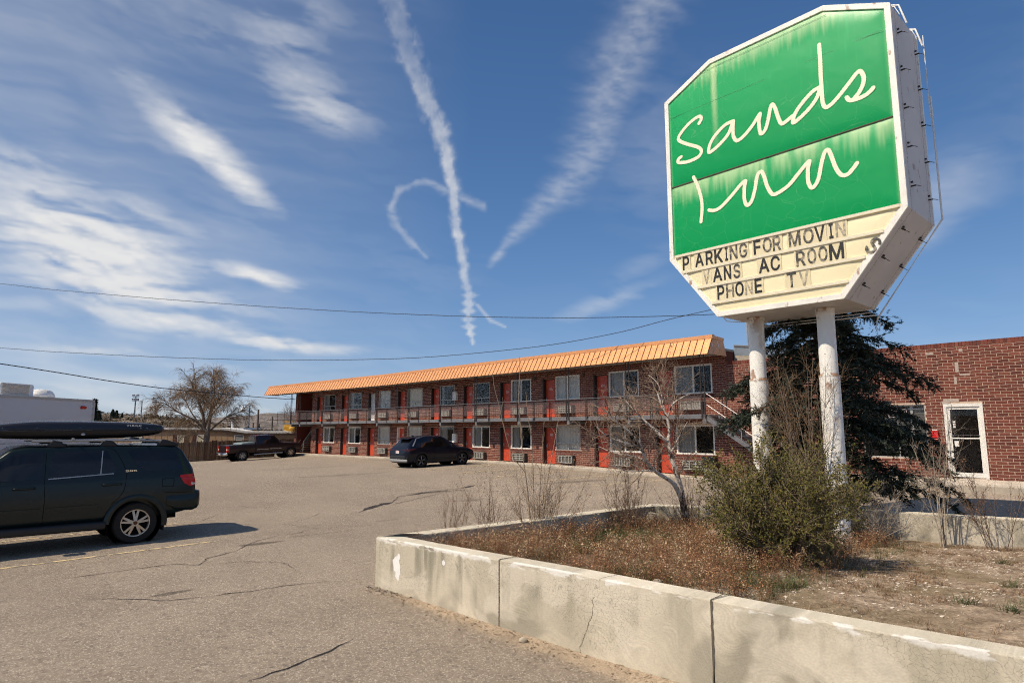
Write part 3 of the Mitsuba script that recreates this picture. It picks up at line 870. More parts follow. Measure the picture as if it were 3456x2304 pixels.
mb.put(OFFICE + '__wall__mortar_patch', 'efflorescence', fn=LW)
# window with blinds
mb = MB()
a, b, z0, z1 = -5.30, -7.32, 1.09, 2.90
for q in ((b, b + .035, z0, z1), (a - .035, a, z0, z1), (b + .035, a - .035, z0, z0 + .035), (b + .035, a - .035, z1 - .035, z1)):
    lbox(mb, q[0], q[1], -.11, -.04, q[2], q[3])
win = mb.put(OFFICE + '__window', 'gray_aluminium', fn=LW)
MB().add([[b, -.07, z0], [a, -.07, z0], [a, -.07, z1], [b, -.07, z1]], [[0, 1, 2, 3]]).put(win + '__pane', 'pane_glass', fn=LW)
mb = MB()
for q in np.arange(z0 + .55, z1 - .2, .05):
    mb.add([[b + .08, -.26, q], [a - .7, -.26, q], [a - .7, -.235, q + .042], [b + .08, -.235, q + .042]], [[0, 1, 2, 3]])
mb.put(win + '__blind', 'curtain_dim', fn=LW, kind='stuff')
mb = MB()
lbox(mb, b + .42, b + .50, -.22, -.18, z0, z1)
lbox(mb, b + .9, b + .94, -.22, -.18, z0, z1)
lbox(mb, b, a, -.22, -.18, z1 - .16, z1 - .12)
mb.put(win + '__inner_frame', 'gray_aluminium', fn=LW)
mb = MB()
for (b_, a_, lo, hi, dp) in ((b - .1, a + .3, z0 - .6, z1 + .3, -3.2), (-9.05, -7.7, .45, 3.0, -3.2)):
    mb.add([[b_, dp, lo], [a_, dp, lo], [a_, dp, hi], [b_, dp, hi], [b_, -.13, lo], [a_, -.13, lo], [a_, -.13, hi], [b_, -.13, hi]], [[0, 1, 2, 3], [0, 4, 5, 1], [2, 6, 7, 3], [0, 3, 7, 4], [1, 5, 6, 2]])
mat('office_room', (.30, .27, .25), .9)
mb.put(OFFICE + '__interior', 'office_room', fn=LW)
# glass door
mb = MB()
lbox(mb, -7.95, -7.86, -.10, .025, .48, 2.90)
lbox(mb, -8.95, -8.86, -.10, .025, .48, 2.90)
lbox(mb, -8.86, -7.95, -.10, .025, 2.80, 2.90)
fr = mb.put(OFFICE + '__door', 'white_vinyl', fn=LW, label='white aluminium door frame of the office')
mb = MB()
for q in ((-8.03, -7.955, .52, 2.79), (-8.855, -8.78, .52, 2.79), (-8.78, -8.03, .52, .66), (-8.78, -8.03, 2.71, 2.79), (-8.78, -8.03, 1.75, 1.79)):
    lbox(mb, q[0], q[1], -.07, -.02, q[2], q[3])
mb.put(fr + '__leaf_frame', 'white_vinyl', fn=LW)
MB().add([[-8.79, -.045, .6], [-8.02, -.045, .6], [-8.02, -.045, 2.75], [-8.79, -.045, 2.75]], [[0, 1, 2, 3]]).put(fr + '__pane', 'pane_glass', fn=LW)
mb = MB()
for z in (2.30, 2.22, 2.14):
    lbox(mb, -8.15, -8.08, -.044, -.040, z - .03, z + .03)
lbox(mb, -8.20, -8.08, -.044, -.040, 1.5, 1.68)
mb.put(fr + '__sticker', 'off_white', fn=LW)
mb = MB()
lbox(mb, -8.75, -8.45, -1.5, -1.45, 2.0, 2.5)
mb.put(OFFICE + '__notice_board', 'black_plastic', fn=LW)
mb = MB()
lbox(mb, -8.80, -8.00, -.03, .01, 1.86, 1.865)
mb.put(fr + '__push_bar', 'galvanised', fn=LW)
# box beside the door, neon sign in the window
AL = thing('alarm_box', 'small red metal box on brick wall between window and office door', 'alarm box')
mb = MB()
lbox(mb, -7.665, -7.50, .012, .12, 1.78, 2.02)
mb.put(AL + '__case', 'alarm_red', fn=LW)
mb = MB()
lbox(mb, -7.655, -7.51, .012, .13, 2.022, 2.05)
mb.put(AL + '__lid', 'off_white', fn=LW)
mb = MB()
mb.tube([[-7.52, .07, 1.73], [-7.66, .07, 1.73]], .028, 8)
mb.put(AL + '__handle', 'alarm_red', fn=LW)
OP = thing('open_sign', 'unlit neon sign reading OPEN behind the office window', 'sign')
mb = MB()
lbox(mb, -6.76, -6.13, -.135, -.115, 2.48, 2.76)
mb.put(OP + '__backing', 'black_plastic', fn=LW)
mb = MB()
rr = [[6.16, 2.51], [6.16, 2.73], [6.19, 2.745], [6.70, 2.745], [6.73, 2.73], [6.73, 2.51], [6.70, 2.495], [6.19, 2.495], [6.16, 2.51]]
mb.tube([[-x, -.105, z] for x, z in rr], .012, 5)
mb.put(OP + '__border', 'neon_tube', fn=LW)
v, f = lettering('OPEN', 6.21, 6.68, 2.54, 2.70, .012, bold=False)
MB().add(v + [0, .114, 0], f).put(OP + '__lettering', 'neon_tube', fn=XW)

# --- on the office roof: vents, mast, a sloping sheet metal hood against the motel's end
mb = MB()
v = [[-.02, -.75, 4.86], [-2.6, -.75, 4.86], [-2.6, -.75, 5.36], [-.02, -.75, 5.75], [-.02, -3.5, 4.86], [-2.6, -3.5, 4.86], [-2.6, -3.5, 5.36], [-.02, -3.5, 5.75]]
mb.add(v, [[0, 1, 2, 3], [4, 7, 6, 5], [1, 5, 6, 2], [0, 3, 7, 4], [2, 6, 7, 3]])
hood = mb.put(OFFICE + '__roof_hood', 'pale_concrete', fn=LW)
mb = MB()
mb.add([[-.03, -.74, 5.28], [-2.5, -.74, 5.02], [-2.5, -.74, 5.33], [-.03, -.74, 5.70]], [[0, 1, 2, 3]])
mb.put(hood + '__flashing', 'sheet_sky_tint', fn=LW)
mb = MB()
v = []
for o in (-.70, -.76):
    v += [[-.05, o, 5.66], [-2.65, o, 5.31], [-2.65, o, 5.38], [-.05, o, 5.73]]
mb.add(v, [[0, 1, 2, 3], [4, 7, 6, 5], [0, 4, 5, 1], [1, 5, 6, 2], [2, 6, 7, 3], [3, 7, 4, 0]])
mb.put(hood + '__edge_trim', 'gray_steel', fn=LW)
mb = MB()
v, f = revolve([(.001, .75), (.16, .75), (.16, .60), (.145, .595), (.145, .0)], 16)
mb.add(v + [-2.95, -2.2, 4.6 + .55], f)
mb.put(OFFICE + '__roof_vent', 'galvanised', smooth=40, fn=LW)
mb = MB()
mb.box(-7.05, -5.75, -2.6, -2.0, 4.62, 5.06)
mb.put(OFFICE + '__roof_unit', 'off_white', fn=LW)
# ---------------------------------------------------------------- ground
def polar_sheet(r0, r1, nr, a0, a1, na, zf):
    rr = np.concatenate([[0.0], np.geomspace(max(r0, .6), r1, nr)]) if r0 == 0 else np.geomspace(r0, r1, nr)
    aa = np.linspace(a0, a1, na)
    R, A = np.meshgrid(rr, aa, indexing='ij')
    x, y = R * np.sin(A), R * np.cos(A)
    v = np.stack([x, y, zf(x, y)], -1).reshape(-1, 3)
    i, j = np.meshgrid(np.arange(len(rr) - 1), np.arange(na - 1), indexing='ij')
    q = np.stack([i * na + j, (i + 1) * na + j, (i + 1) * na + j + 1, i * na + j + 1], -1).reshape(-1, 4)
    return v, q[:, ::-1]


put('parking_lot', polar_sheet(0, 78, 90, -math.pi, math.pi, 181, gz), 'asphalt', smooth=True, kind='structure')


def far_z(x, y):
    r, a = np.hypot(x, y), np.degrees(np.arctan2(x, y))
    z = -1.9 - .2 * np.clip((r - 80) / 100, 0, 1)
    bank = np.exp(-((a + 36) / 7.0) ** 2) * 6.5 + np.exp(-((a + 27) / 5.0) ** 2) * 4.2 + np.exp(-((a + 19) / 6.) ** 2) * 2.6
    bank += np.exp(-((a + 97) / 24.0) ** 4) * 9.5 + np.clip((np.abs(a) - 115) / 12, 0, 1) * 8  # unseen rises left and behind, added to darken reflections and sky fill
    n = meshkit.fbm(np.stack([x * .03, y * .03, x * 0], -1), 4, 3)
    return z + np.clip((r - 95) / 55, 0, 1) * bank * np.clip(1.6 - r / 420, .3, 1) * (.55 + .9 * n) + .4 * (n - .5)


def range_color(p, n, uv):
    k = fbm(p.x * .05, p.y * .05, p.z * .1, 4)
    g = fbm(p.x * .6, p.y * .6, p.z * .6, 3)
    return mix(mix([.13, .105, .075], [.21, .17, .125], k), [.07, .06, .04], smoothstep(.55, .72, g) * .7)


mat('range_grass', proc(range_color), .95, spec=.1)
put('ground', polar_sheet(76, 6500, 120, -math.pi, math.pi, 361, far_z), 'range_grass', smooth=True, kind='structure')


def ridge(key, dist, prof, color, seed, deep=600):
    az = np.linspace(-60, 60, 241)
    h = np.interp(az, [p[0] for p in prof], [p[1] for p in prof])
    rows = []
    for k in range(9):
        u = k / 8
        r = dist + deep * u
        x, y = r * np.sin(np.radians(az)), r * np.cos(np.radians(az))
        n = meshkit.fbm(np.stack([x * .006, y * .006, x * 0], -1), 5, seed)
        rows.append(np.stack([x, y, -4 + (h * dist * math.pi / 180 + 4) * math.sin(min(1, u * 1.0) * math.pi / 2) * (.78 + .44 * n)], -1))
    v = np.array(rows).reshape(-1, 3)
    i, j = np.meshgrid(np.arange(8), np.arange(240), indexing='ij')
    q = np.stack([i * 241 + j, i * 241 + j + 1, (i + 1) * 241 + j + 1, (i + 1) * 241 + j], -1).reshape(-1, 4)
    def col(p, n, uv, c=color):
        g = fbm(p.x * .012, p.y * .012, p.z * .03, 5)
        s = smoothstep(.52, .66, fbm(p.x * .05, p.y * .05, p.z * .1, 3))
        return mi.Color3f(*c) * (.62 + .75 * g) * (1 - .45 * s)
    mat(key + '_slope', proc(col), .95, spec=.05)
    put(key, (v, q), key + '_slope', smooth=True, kind='structure')


ridge('hills', 2300, [(-60, 1.2), (-40, 1.0), (-34, .9), (-29, .9), (-26, 1.05), (-24.5, 1.25), (-22, 1.5), (-20.8, 1.75), (-19.5, 1.62), (-18.2, 1.2), (-17, .8), (-16, .75), (-14.6, 1.0), (-12, .9), (0, .9), (60, 1.0)], (.165, .145, .130), 4)

# painted lines and cracks lie on the lot
def ribbon(pts, width, lift, jag=0., seed=0, step=.12, wfun=None):
    p = np.asarray(pts, float)
    L = np.r_[0, np.cumsum(np.linalg.norm(np.diff(p, axis=0), axis=1))]
    s = np.linspace(0, L[-1], max(3, int(L[-1] / step)))
    x = np.stack([np.interp(s, L, p[:, 0]), np.interp(s, L, p[:, 1])], 1)
    r = np.random.default_rng(seed)
    if jag:
        x += np.cumsum(r.normal(0, jag, x.shape), 0) * .35 + r.normal(0, jag, x.shape)
    d = np.gradient(x, axis=0)
    d /= np.linalg.norm(d, axis=1, keepdims=True) + 1e-9
    nn = np.stack([-d[:, 1], d[:, 0]], 1)
    w = width / 2 * (r.uniform(.35, 1.5, len(s)) if jag else np.ones(len(s)))
    if jag:
        w *= np.clip(np.minimum(s, L[-1] - s) / .4, .15, 1)
    a, b = x + nn * w[:, None], x - nn * w[:, None]
    v = np.vstack([np.c_[a, gz(a[:, 0], a[:, 1]) + lift], np.c_[b, gz(b[:, 0], b[:, 1]) + lift]])
    n = len(s)
    i = np.arange(n - 1)
    return v, np.stack([i, i + n, i + n + 1, i + 1], 1)


NXY = -N1
def bay_line(x, y, l, w=.10):
    v, q = ribbon([(x, y), (x + NXY[0] * l, y + NXY[1] * l)], w, .006)
    put('parking_lot__marking', (v, q), 'line_paint')
bay_line(-5.82 - .75 * 6.5, 12.93 - .66 * 6.5, 6.5, .09)
bay_line(-5.82 - .75 * 6.2 - 2.0, 12.93 - .66 * 6.2 + 2.35, 6.2, .09)
for t in np.arange(2.0, 38, 2.75):
    e = LW(np.array([t, 1.45, 0]))
    n = N1 if t < SB else N2
    v, q = ribbon([(e[0] + n[0] * 5.2, e[1] + n[1] * 5.2), (e[0], e[1])], .09, .006)
    put('parking_lot__marking', (v, q), 'line_paint')
CRACKS = [
    [(-6.87,9.97),(-6.63,10.22),(-6.27,10.48),(-6.01,10.71),(-5.57,11.00),(-5.14,10.84),(-5.26,11.41),(-5.03,11.98),(-5.09,12.94),(-4.87,13.58),(-4.49,13.87),(-4.49,14.29)],
    [(-5.14,10.84),(-4.60,11.12),(-4.06,11.03),(-3.72,10.94),(-3.36,10.32)], [(-5.89,8.96),(-5.10,8.91),(-4.56,8.83),(-4.20,9.00),(-3.97,9.08)],
    [(-3.97,9.08),(-3.68,9.20),(-3.26,9.50),(-2.77,9.68),(-2.10,9.80)], [(-2.46,6.25),(-2.32,6.44),(-2.08,6.68),(-1.91,6.95),(-1.78,7.19),(-1.70,7.36)],
    [(-8.06,14.95),(-7.55,15.19),(-7.51,15.69),(-7.56,17.09)], [(-8.20,18.07),(-7.75,18.49),(-6.94,18.07),(-5.73,18.97)],
    [(-8.05,15.07),(-6.72,15.24),(-5.28,15.19),(-4.19,14.39),(-3.74,14.72),(-2.75,14.95)], [(-5.28,15.19),(-4.99,15.95),(-4.96,17.25)], [(-4.43,6.54),(-4.23,6.52)],
    [(-4.03,16.80),(-3.89,17.57),(-3.78,18.60),(-3.50,18.74),(-3.57,20.65),(-2.75,22.16),(-1.80,23.30),(-1.43,24.37)], [(-3.47,18.55),(-2.88,20.19),(-2.38,21.64),(-1.73,22.44)],
    [(-3.50,14.62),(-3.01,14.74),(-2.43,14.96),(-1.80,14.62)], [(-9.66,20.49),(-9.25,22.12),(-9.28,23.05),(-8.28,24.86)], [(-8.21,18.05),(-7.70,18.48),(-7.10,18.05),(-6.14,18.27)], [(-4.72,27.56),(-3.42,23.92),(-2.53,23.01),(-1.63,22.44)],
    [(-14, 30), (-11, 31.5), (-8, 31), (-5, 33)], [(-9, 26), (-6, 27), (-3, 26.5), (0, 28)], [(-16, 38), (-12, 40), (-9, 39)]]
for i, c in enumerate(CRACKS):
    put('parking_lot__crack', ribbon(c, {4: .028, 0: .018, 10: .035, 11: .03}.get(i, .013), .005, .012, i), 'crack_tar')
# wide tar smears
for i, (c, w) in enumerate((([(-3.95, 17.4), (-3.72, 18.75), (-3.52, 19.2)], .22), ([(-3.3, 21.0), (-2.75, 22.2)], .16), ([(-1.75, 23.4), (-1.43, 24.4)], .3), ([(-4.05, 9.02), (-3.72, 9.2)], .08))):
    put('parking_lot__tar_patch', ribbon(c, w, .0065, .02, 40 + i), 'crack_tar')

# pavements in front of the motel and the office
def walk(key, t0, t1, w, zf, drop, n=40):
    t = np.linspace(t0, t1, n)
    v = []
    for (o, dz) in ((.0, 0), (w - .02, -.012), (w, -.03), (w + .01, -drop)):
        v.append(LW(np.stack([t, np.full(n, o), np.array([zf(q) for q in t]) + dz], 1)))
    i, j = np.meshgrid(np.arange(3), np.arange(n - 1), indexing='ij')
    q = np.stack([i * n + j, i * n + j + 1, (i + 1) * n + j + 1, (i + 1) * n + j], -1).reshape(-1, 4)
    put(key, (np.vstack(v), q), 'pale_concrete', kind='structure')


walk('pavement', -.6, 43, 1.12, lambda t: zb(t) + .004, .35)
walk('pavement', -13, -.62, 2.6, lambda t: float(np.interp(t, [-13, -4, -.6], [.47, .46, .05])), .45)
for t in np.arange(1.5, 42, 3.05):
    mb = MB()
    z = zb(t)
    lbox(mb, t - .012, t + .012, .03, 1.10, z - .02, z + .0055)
    mb.put('pavement__joint', 'joint', fn=LW)

# ---------------------------------------------------------------- planter: low concrete walls, earth
PA, PB, PC, PD = np.array([-1.94, 9.40]), np.array([2.80, 13.42]), np.array([6.65, 12.62]), np.array([10.4, 10.55])
W1E = np.array([-1.94, 9.40]) + np.array([.74, -.673]) * 10.4
TOPZ, WT = .53, .28
WALL = thing('planter_wall', 'low stained concrete wall round the planting bed below the sign', 'wall')


def wall_piece(p, q, m=14, taper0=0, taper1=0, inward=1):
    """one cast length between p and q; the thickness lies to the left of p->q"""
    d = (q - p) / np.linalg.norm(q - p)
    nrm = np.array([-d[1], d[0]]) * inward
    L = np.linalg.norm(q - p)
    prof = [(0, -.75), (0, TOPZ - .018), (.006, TOPZ - .006), (.02, TOPZ), (WT - .02, TOPZ), (WT - .006, TOPZ - .006), (WT, TOPZ - .018), (WT, -.75)]
    rows = []
    for k in range(m + 1):
        for (o, z) in prof:
            s0 = taper0 * o
            s1 = L - taper1 * o
            s = s0 + (s1 - s0) * k / m
            w = .006 * math.sin(3 * s + p[0]) * (1 if o < WT / 2 else -1)
            x = p + d * s + nrm * (o + (w if z < TOPZ - .01 else 0))
            rows.append([x[0], x[1], z + .004 * math.sin(1.7 * s + 2 * p[0])])
    n = len(prof)
    i, j = np.meshgrid(np.arange(m), np.arange(n - 1), indexing='ij')
    f = np.stack([i * n + j, (i + 1) * n + j, (i + 1) * n + j + 1, i * n + j + 1], -1).reshape(-1, 4)
    mb = MB().add(rows, f)
    for e in (0, m * n):
        mb.f.append(np.array([[e, e + k, e + k + 1] for k in range(1, n - 1)]))
    mb.put(WALL + '__wall_segment', 'wall_concrete', smooth=35)
    return p, q


d1 = np.array([.74, -.673])
edges = [(0, 2.412), (2.428, 5.040), (5.058, 10.4)]      # two joints
for (a, b) in edges:
    wall_piece(PA + d1 * a, PA + d1 * b, taper0=1.19 if a == 0 else 0)
wall_piece(PB, PA, taper1=1.19, inward=1)
wall_piece(PC, PB, inward=1)
wall_piece(PD, PC, inward=1)
# dark filler in the two joints and the crack
mb = MB()
r = np.random.default_rng(4)
for a, w, jag in ((2.42, .020, .004), (5.049, .017, .008), (3.618, .008, .03)):
    z = np.linspace(-.6, TOPZ - .004, 26)
    off = np.cumsum(r.normal(0, jag * .55, 26)) + (.10 * np.sin(z * 3.5) if jag > .02 else 0)
    for k in range(25):
        wq = w * r.uniform(.5, 1.2)
        P = [PA + d1 * (a + off[k + e] + s * wq / 2) + np.array([-.673, -.74]) * .004 for e in (0, 1) for s in (-1, 1)]
        mb.add([[*P[0], z[k]], [*P[1], z[k]], [*P[3], z[k + 1]], [*P[2], z[k + 1]]], [[0, 1, 2, 3]])
    mb.add([[*(PA + d1 * (a + off[-1] - w / 2)), TOPZ + .006], [*(PA + d1 * (a + off[-1] + w / 2)), TOPZ + .006], [*(PA + d1 * (a + off[-1] + .05 + w / 3) + np.array([.673, .74]) * WT), TOPZ + .006], [*(PA + d1 * (a + off[-1] + .05 - w / 3) + np.array([.673, .74]) * WT), TOPZ + .006]], [[0, 1, 2, 3]])
mb.put(WALL + '__crack', 'joint')

SOIL = np.array([(-1, 9.2, .27), (-.2, 10.3, .22), (.4, 7.7, .38), (2.0, 6.3, .44), (3.5, 5.0, .45), (6, 3, .45), (2.6, 12.7, .14), (5.6, 11, .10), (6.5, 12.3, .05), (8.2, 11.4, .03), (3.8, 8.8, .24), (2.5, 10, .20), (6, 8, .25), (8, 6, .36), (4.3, 6.2, .42), (10.5, 8, .3)])
_sz = RBFInterpolator(SOIL[:, :2], SOIL[:, 2], kernel='linear', smoothing=.01)


def soil_z(x, y):
    q = np.stack(np.broadcast_arrays(np.asarray(x, float), np.asarray(y, float)), -1)
    f = q.reshape(-1, 2)
    n = meshkit.fbm(np.c_[f * 1.6, f[:, :1] * 0], 4, 12)
    return np.minimum((_sz(f) + .10 * (n - .5)), TOPZ - .05).reshape(q.shape[:-1])


INSIDE = Polygon([PA + [.3, -.02], PB + [0, -.35], PC + [0, -.32], PD + [-.1, -.3], W1E + [.4, .4]])
gx, gy = np.meshgrid(np.arange(-2.2, 11.5, .1), np.arange(1.5, 14, .1), indexing='ij')
inside = np.array([INSIDE.buffer(.18).contains(p) for p in __import__('shapely').points(gx.ravel(), gy.ravel())]).reshape(gx.shape)
v = np.stack([gx, gy, soil_z(gx, gy)], -1).reshape(-1, 3)
i, j = np.meshgrid(np.arange(gx.shape[0] - 1), np.arange(gx.shape[1] - 1), indexing='ij')
ok = (inside[:-1, :-1] & inside[1:, :-1] & inside[:-1, 1:] & inside[1:, 1:]).ravel()
ny = gx.shape[1]
q = np.stack([i * ny + j, (i + 1) * ny + j, (i + 1) * ny + j + 1, i * ny + j + 1], -1).reshape(-1, 4)[ok]
put('planting_bed', (v, q), 'soil', smooth=True, kind='structure')

# ---------------------------------------------------------------- the sign on two posts
SIGN = thing('roadside_sign', 'tall eight sided green and cream motel sign on two white posts', 'sign')
S0, SDF, ST = 2.9522, 11.247, 1.40


def SW(v):
    """local x to the right (0 at the right edge), y into the sign, z up"""
    v = np.asarray(v, float)
    p = U1 * (S0 - v[..., :1]) + N1 * (-SDF - v[..., 1:2])
    return np.concatenate([p, v[..., 2:3]], -1)


XL = -4.42
OCT = [(-3.39, 4.25), (-1.05, 4.25), (0, 5.585), (0, 9.115), (-1.04, 9.615), (-3.33, 9.615), (XL, 9.10), (XL, 5.57)]
octp = Polygon(OCT)
inner = octp.buffer(-.085, join_style=2)


def flat(poly, y0, y1):
    """a plate of the outline poly (x, z) between depths y0 < y1"""
    m = extrude(poly, y1 - y0)
    v = np.array(m.vertices)
    return np.stack([v[:, 0], y1 - v[:, 2], v[:, 1]], 1), np.array(m.faces)


# shell: eight side sheets
names = []
for k in range(8):
    (xa, za), (xb, zb_) = OCT[k], OCT[(k + 1) % 8]
    mb = MB()
    dx, dz = xb - xa, zb_ - za
    L = math.hypot(dx, dz)
    nx, nz = dz / L * .012, -dx / L * .012
    mb.add([[xa - nx, .02, za - nz], [xb - nx, .02, zb_ - nz], [xb - nx, ST - .02, zb_ - nz], [xa - nx, ST - .02, za - nz], [xa, .02, za], [xb, .02, zb_], [xb, ST - .02, zb_], [xa, ST - .02, za]],
           [[0, 3, 2, 1], [4, 5, 6, 7], [0, 1, 5, 4], [2, 3, 7, 6]])
    mb.put(SIGN + '__cabinet_side', 'cabinet_gray', fn=SW)
for y0, y1 in ((-.03, .02), (ST - .02, ST + .03)):      # bright edge frames, front and back, mitred at the corners
    ip = list(inner.exterior.coords)[:-1]
    ring = octp.buffer(.012, join_style=2)
    op = list(ring.exterior.coords)[:-1]
    for k in range(8):
        a = min(range(8), key=lambda i: math.hypot(op[i][0] - OCT[k][0], op[i][1] - OCT[k][1]))
        b = min(range(8), key=lambda i: math.hypot(op[i][0] - OCT[(k + 1) % 8][0], op[i][1] - OCT[(k + 1) % 8][1]))
        c = min(range(8), key=lambda i: math.hypot(ip[i][0] - OCT[(k + 1) % 8][0], ip[i][1] - OCT[(k + 1) % 8][1]))
        d = min(range(8), key=lambda i: math.hypot(ip[i][0] - OCT[k][0], ip[i][1] - OCT[k][1]))
        q = Polygon([op[a], op[b], ip[c], ip[d]]).buffer(-.0015, join_style=2)
        mb = MB().add(*flat(q, y0, y1))
        mb.put(SIGN + '__edge_trim', 'sign_white', fn=SW)


def face(poly, bulge, m, key, y=0., w=.13):
    v, f = trimesh.creation.triangulate_polygon(poly, engine='earcut')
    v3, f = trimesh.remesh.subdivide_to_size(np.c_[v, v[:, 0] * 0], f, .09)
    t = trimesh.Trimesh(v3, f, process=True)
    v3, f = np.array(t.vertices), np.array(t.faces)
    import shapely
    d = shapely.distance(shapely.points(v3[:, 0], v3[:, 1]), poly.exterior)
    ripple = .006 * (meshkit.fbm(np.c_[v3[:, 0] * 1.3, v3[:, 1] * 2.2, v3[:, 0] * 0], 3, 2) - .5) * np.clip(d / .2, 0, 1)
    p = np.stack([v3[:, 0], y - bulge * (1 - np.exp(-d / w)) + ripple * 2, v3[:, 1]], 1)
    return put(SIGN + '__' + key, (SW(p), f[:, ::-1]), m, smooth=True, uv=v3[:, :2])


cut = lambda z0, z1: inner.intersection(sbox(-6, z0, 1, z1))
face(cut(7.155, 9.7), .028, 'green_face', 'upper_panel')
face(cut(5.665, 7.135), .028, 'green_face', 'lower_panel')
face(cut(4.2, 5.655), .02, 'cream_face', 'letter_board', .0)
mb = MB()
for z in (9.42, 8.69):      # faint seams in the upper sheet
    mb.add([[XL + .1, -.0300, z - .004], [-.12 if z < 9 else -1.0, -.0300, z - .004], [-.12 if z < 9 else -1.0, -.0300, z + .004], [XL + .1 if z < 9 else -3.5, -.0300, z + .004]], [[0, 1, 2, 3]])
mat('green_seam', (.01, .17, .06), .4)
mb.put(SIGN + '__upper_panel__seam', 'green_seam', fn=SW)
mb = MB()
mb.box(XL + .09, -.09, -.022, .015, 7.137, 7.153)
mb.put(SIGN + '__divider', 'joint', fn=SW)

# script lettering, cut from sheet and laid on the two panels
STROKES = {
    'S': [(-3.61,8.33),(-3.55,8.41),(-3.60,8.48),(-3.76,8.45),(-3.95,8.35),(-4.10,8.21),(-4.08,8.11),(-3.89,7.97),(-3.66,7.83),(-3.58,7.72),(-3.65,7.62),(-3.87,7.59),(-4.06,7.62),(-4.14,7.66),(-4.13,7.72),(-4.06,7.75)],
    'a': [(-2.86,8.10),(-3.04,8.08),(-3.25,7.95),(-3.38,7.80),(-3.42,7.64),(-3.31,7.65),(-3.11,7.76),(-2.96,7.89),(-2.86,8.10),(-2.87,7.95),(-2.87,7.79),(-2.82,7.68),(-2.75,7.67),(-2.63,7.73),(-2.46,7.87),(-2.31,8.04),(-2.34,7.89),(-2.33,7.69),(-2.30,7.63),(-2.22,7.69),(-2.16,7.85),(-2.10,8.08),(-2.06,8.13),(-2.01,8.03),(-1.97,7.85),(-1.92,7.70),(-1.85,7.69),(-1.70,7.76)],
    'd': [(-1.19,8.11),(-1.32,8.08),(-1.50,7.95),(-1.65,7.79),(-1.70,7.63),(-1.59,7.66),(-1.39,7.79),(-1.25,7.94),(-1.18,8.11)],
    'stem': [(-1.15,8.91),(-1.15,8.63),(-1.16,8.33),(-1.16,8.08),(-1.16,7.82),(-1.12,7.70),(-1.03,7.71),(-0.89,7.81),(-0.72,7.97),(-0.57,8.11),(-0.51,8.11),(-0.47,7.99),(-0.49,7.87),(-0.56,7.75),(-0.66,7.66)],
    's': [(-0.76,7.74),(-0.73,7.68),(-0.66,7.65),(-0.51,7.65),(-0.40,7.69),(-0.34,7.74)],
    'I': [(-3.79,7.22),(-3.71,7.03),(-3.64,6.77),(-3.62,6.52),(-3.66,6.23)],
    'n': [(-3.47,6.43),(-3.37,6.39),(-3.21,6.42),(-2.97,6.59),(-2.78,6.75),(-2.67,6.80),(-2.70,6.67),(-2.71,6.43),(-2.66,6.31),(-2.57,6.37),(-2.49,6.58),(-2.43,6.83),(-2.35,6.89),(-2.30,6.79),(-2.25,6.57),(-2.17,6.40),(-2.07,6.38),(-1.85,6.47),(-1.65,6.65),(-1.46,6.81),(-1.49,6.67),(-1.50,6.45),(-1.46,6.32),(-1.40,6.32),(-1.32,6.44),(-1.25,6.71),(-1.18,6.89),(-1.12,6.90),(-1.08,6.78),(-1.02,6.54),(-0.94,6.39),(-0.84,6.37),(-0.74,6.45),(-0.68,6.52)]}


def curve(p, k=8):
    p = np.asarray(p, float)
    s = np.r_[0, np.cumsum(np.linalg.norm(np.diff(p, axis=0), axis=1) ** .5)]
    u = np.linspace(0, s[-1], len(p) * k)
    # Catmull-Rom through the points, so that corners stay soft
    q = np.vstack([2 * p[0] - p[1], p, 2 * p[-1] - p[-2]])
    out = []
    for i in range(1, len(q) - 2):
        for t in np.arange(k) / k:
            a, b, c, d = q[i - 1], q[i], q[i + 1], q[i + 2]
            out.append(.5 * (2 * b + (c - a) * t + (2 * a - 5 * b + 4 * c - d) * t * t + (3 * b - a - 3 * c + d) * t ** 3))
    return np.array(out + [p[-1]])


for word, keys in (('Sands', ['S', 'a', 'd', 'stem', 's']), ('Inn', ['I', 'n'])):
    poly = unary_union([LineString(curve(STROKES[k])).buffer(.0355, join_style=1) for k in keys]).simplify(.002)
    v, f = flat(poly, -.036, -.0)
    put(SIGN + '__script_lettering', (SW(v), f), 'cream_script', label=f'cream script word {word}')

# marquee: rails and letter cards
for (z, xa, xb) in ((5.625, -4.30, -.10), (5.262, -4.11, -.36), (4.886, -3.80, -.66), (4.525, -3.50, -.95)):
    mb = MB()
    mb.box(xa, xb, -.050, -.012, z - .030, z - .004)
    mb.box(xa, xb, -.040, -.012, z - .004, z + .026)
    mb.put(SIGN + '__letter_rail', 'rail_clear', fn=SW)
ROWS = [
    [('P',-4.12,-3.97),('A',-3.83,-3.64),('R',-3.59,-3.43),('K',-3.40,-3.22),('I',-3.17,-3.11),('N',-3.07,-2.91),('G',-2.87,-2.71),('F',-2.58,-2.44),('O',-2.40,-2.23),('R',-2.21,-2.06),('M',-1.91,-1.70),('O',-1.65,-1.47),('V',-1.45,-1.28),('I',-1.21,-1.14),('N',-1.10,-0.94)],
    [('V',-3.66,-3.52),('A',-3.45,-3.25),('N',-3.21,-3.06),('S',-3.01,-2.87),('A',-2.50,-2.30),('C',-2.27,-2.10),('R',-1.80,-1.64),('O',-1.60,-1.45),('O',-1.41,-1.26),('M',-1.23,-0.99)],
    [('P',-3.37,-3.22),('H',-3.18,-3.02),('O',-2.99,-2.82),('N',-2.79,-2.64),('E',-2.60,-2.46),('T',-1.99,-1.82),('V',-1.77,-1.60)]]
WORN = {0: 'KBBKKWWKWWWWKKF', 1: 'FBKWKKWWWB', 2: 'BWKFKWF'}
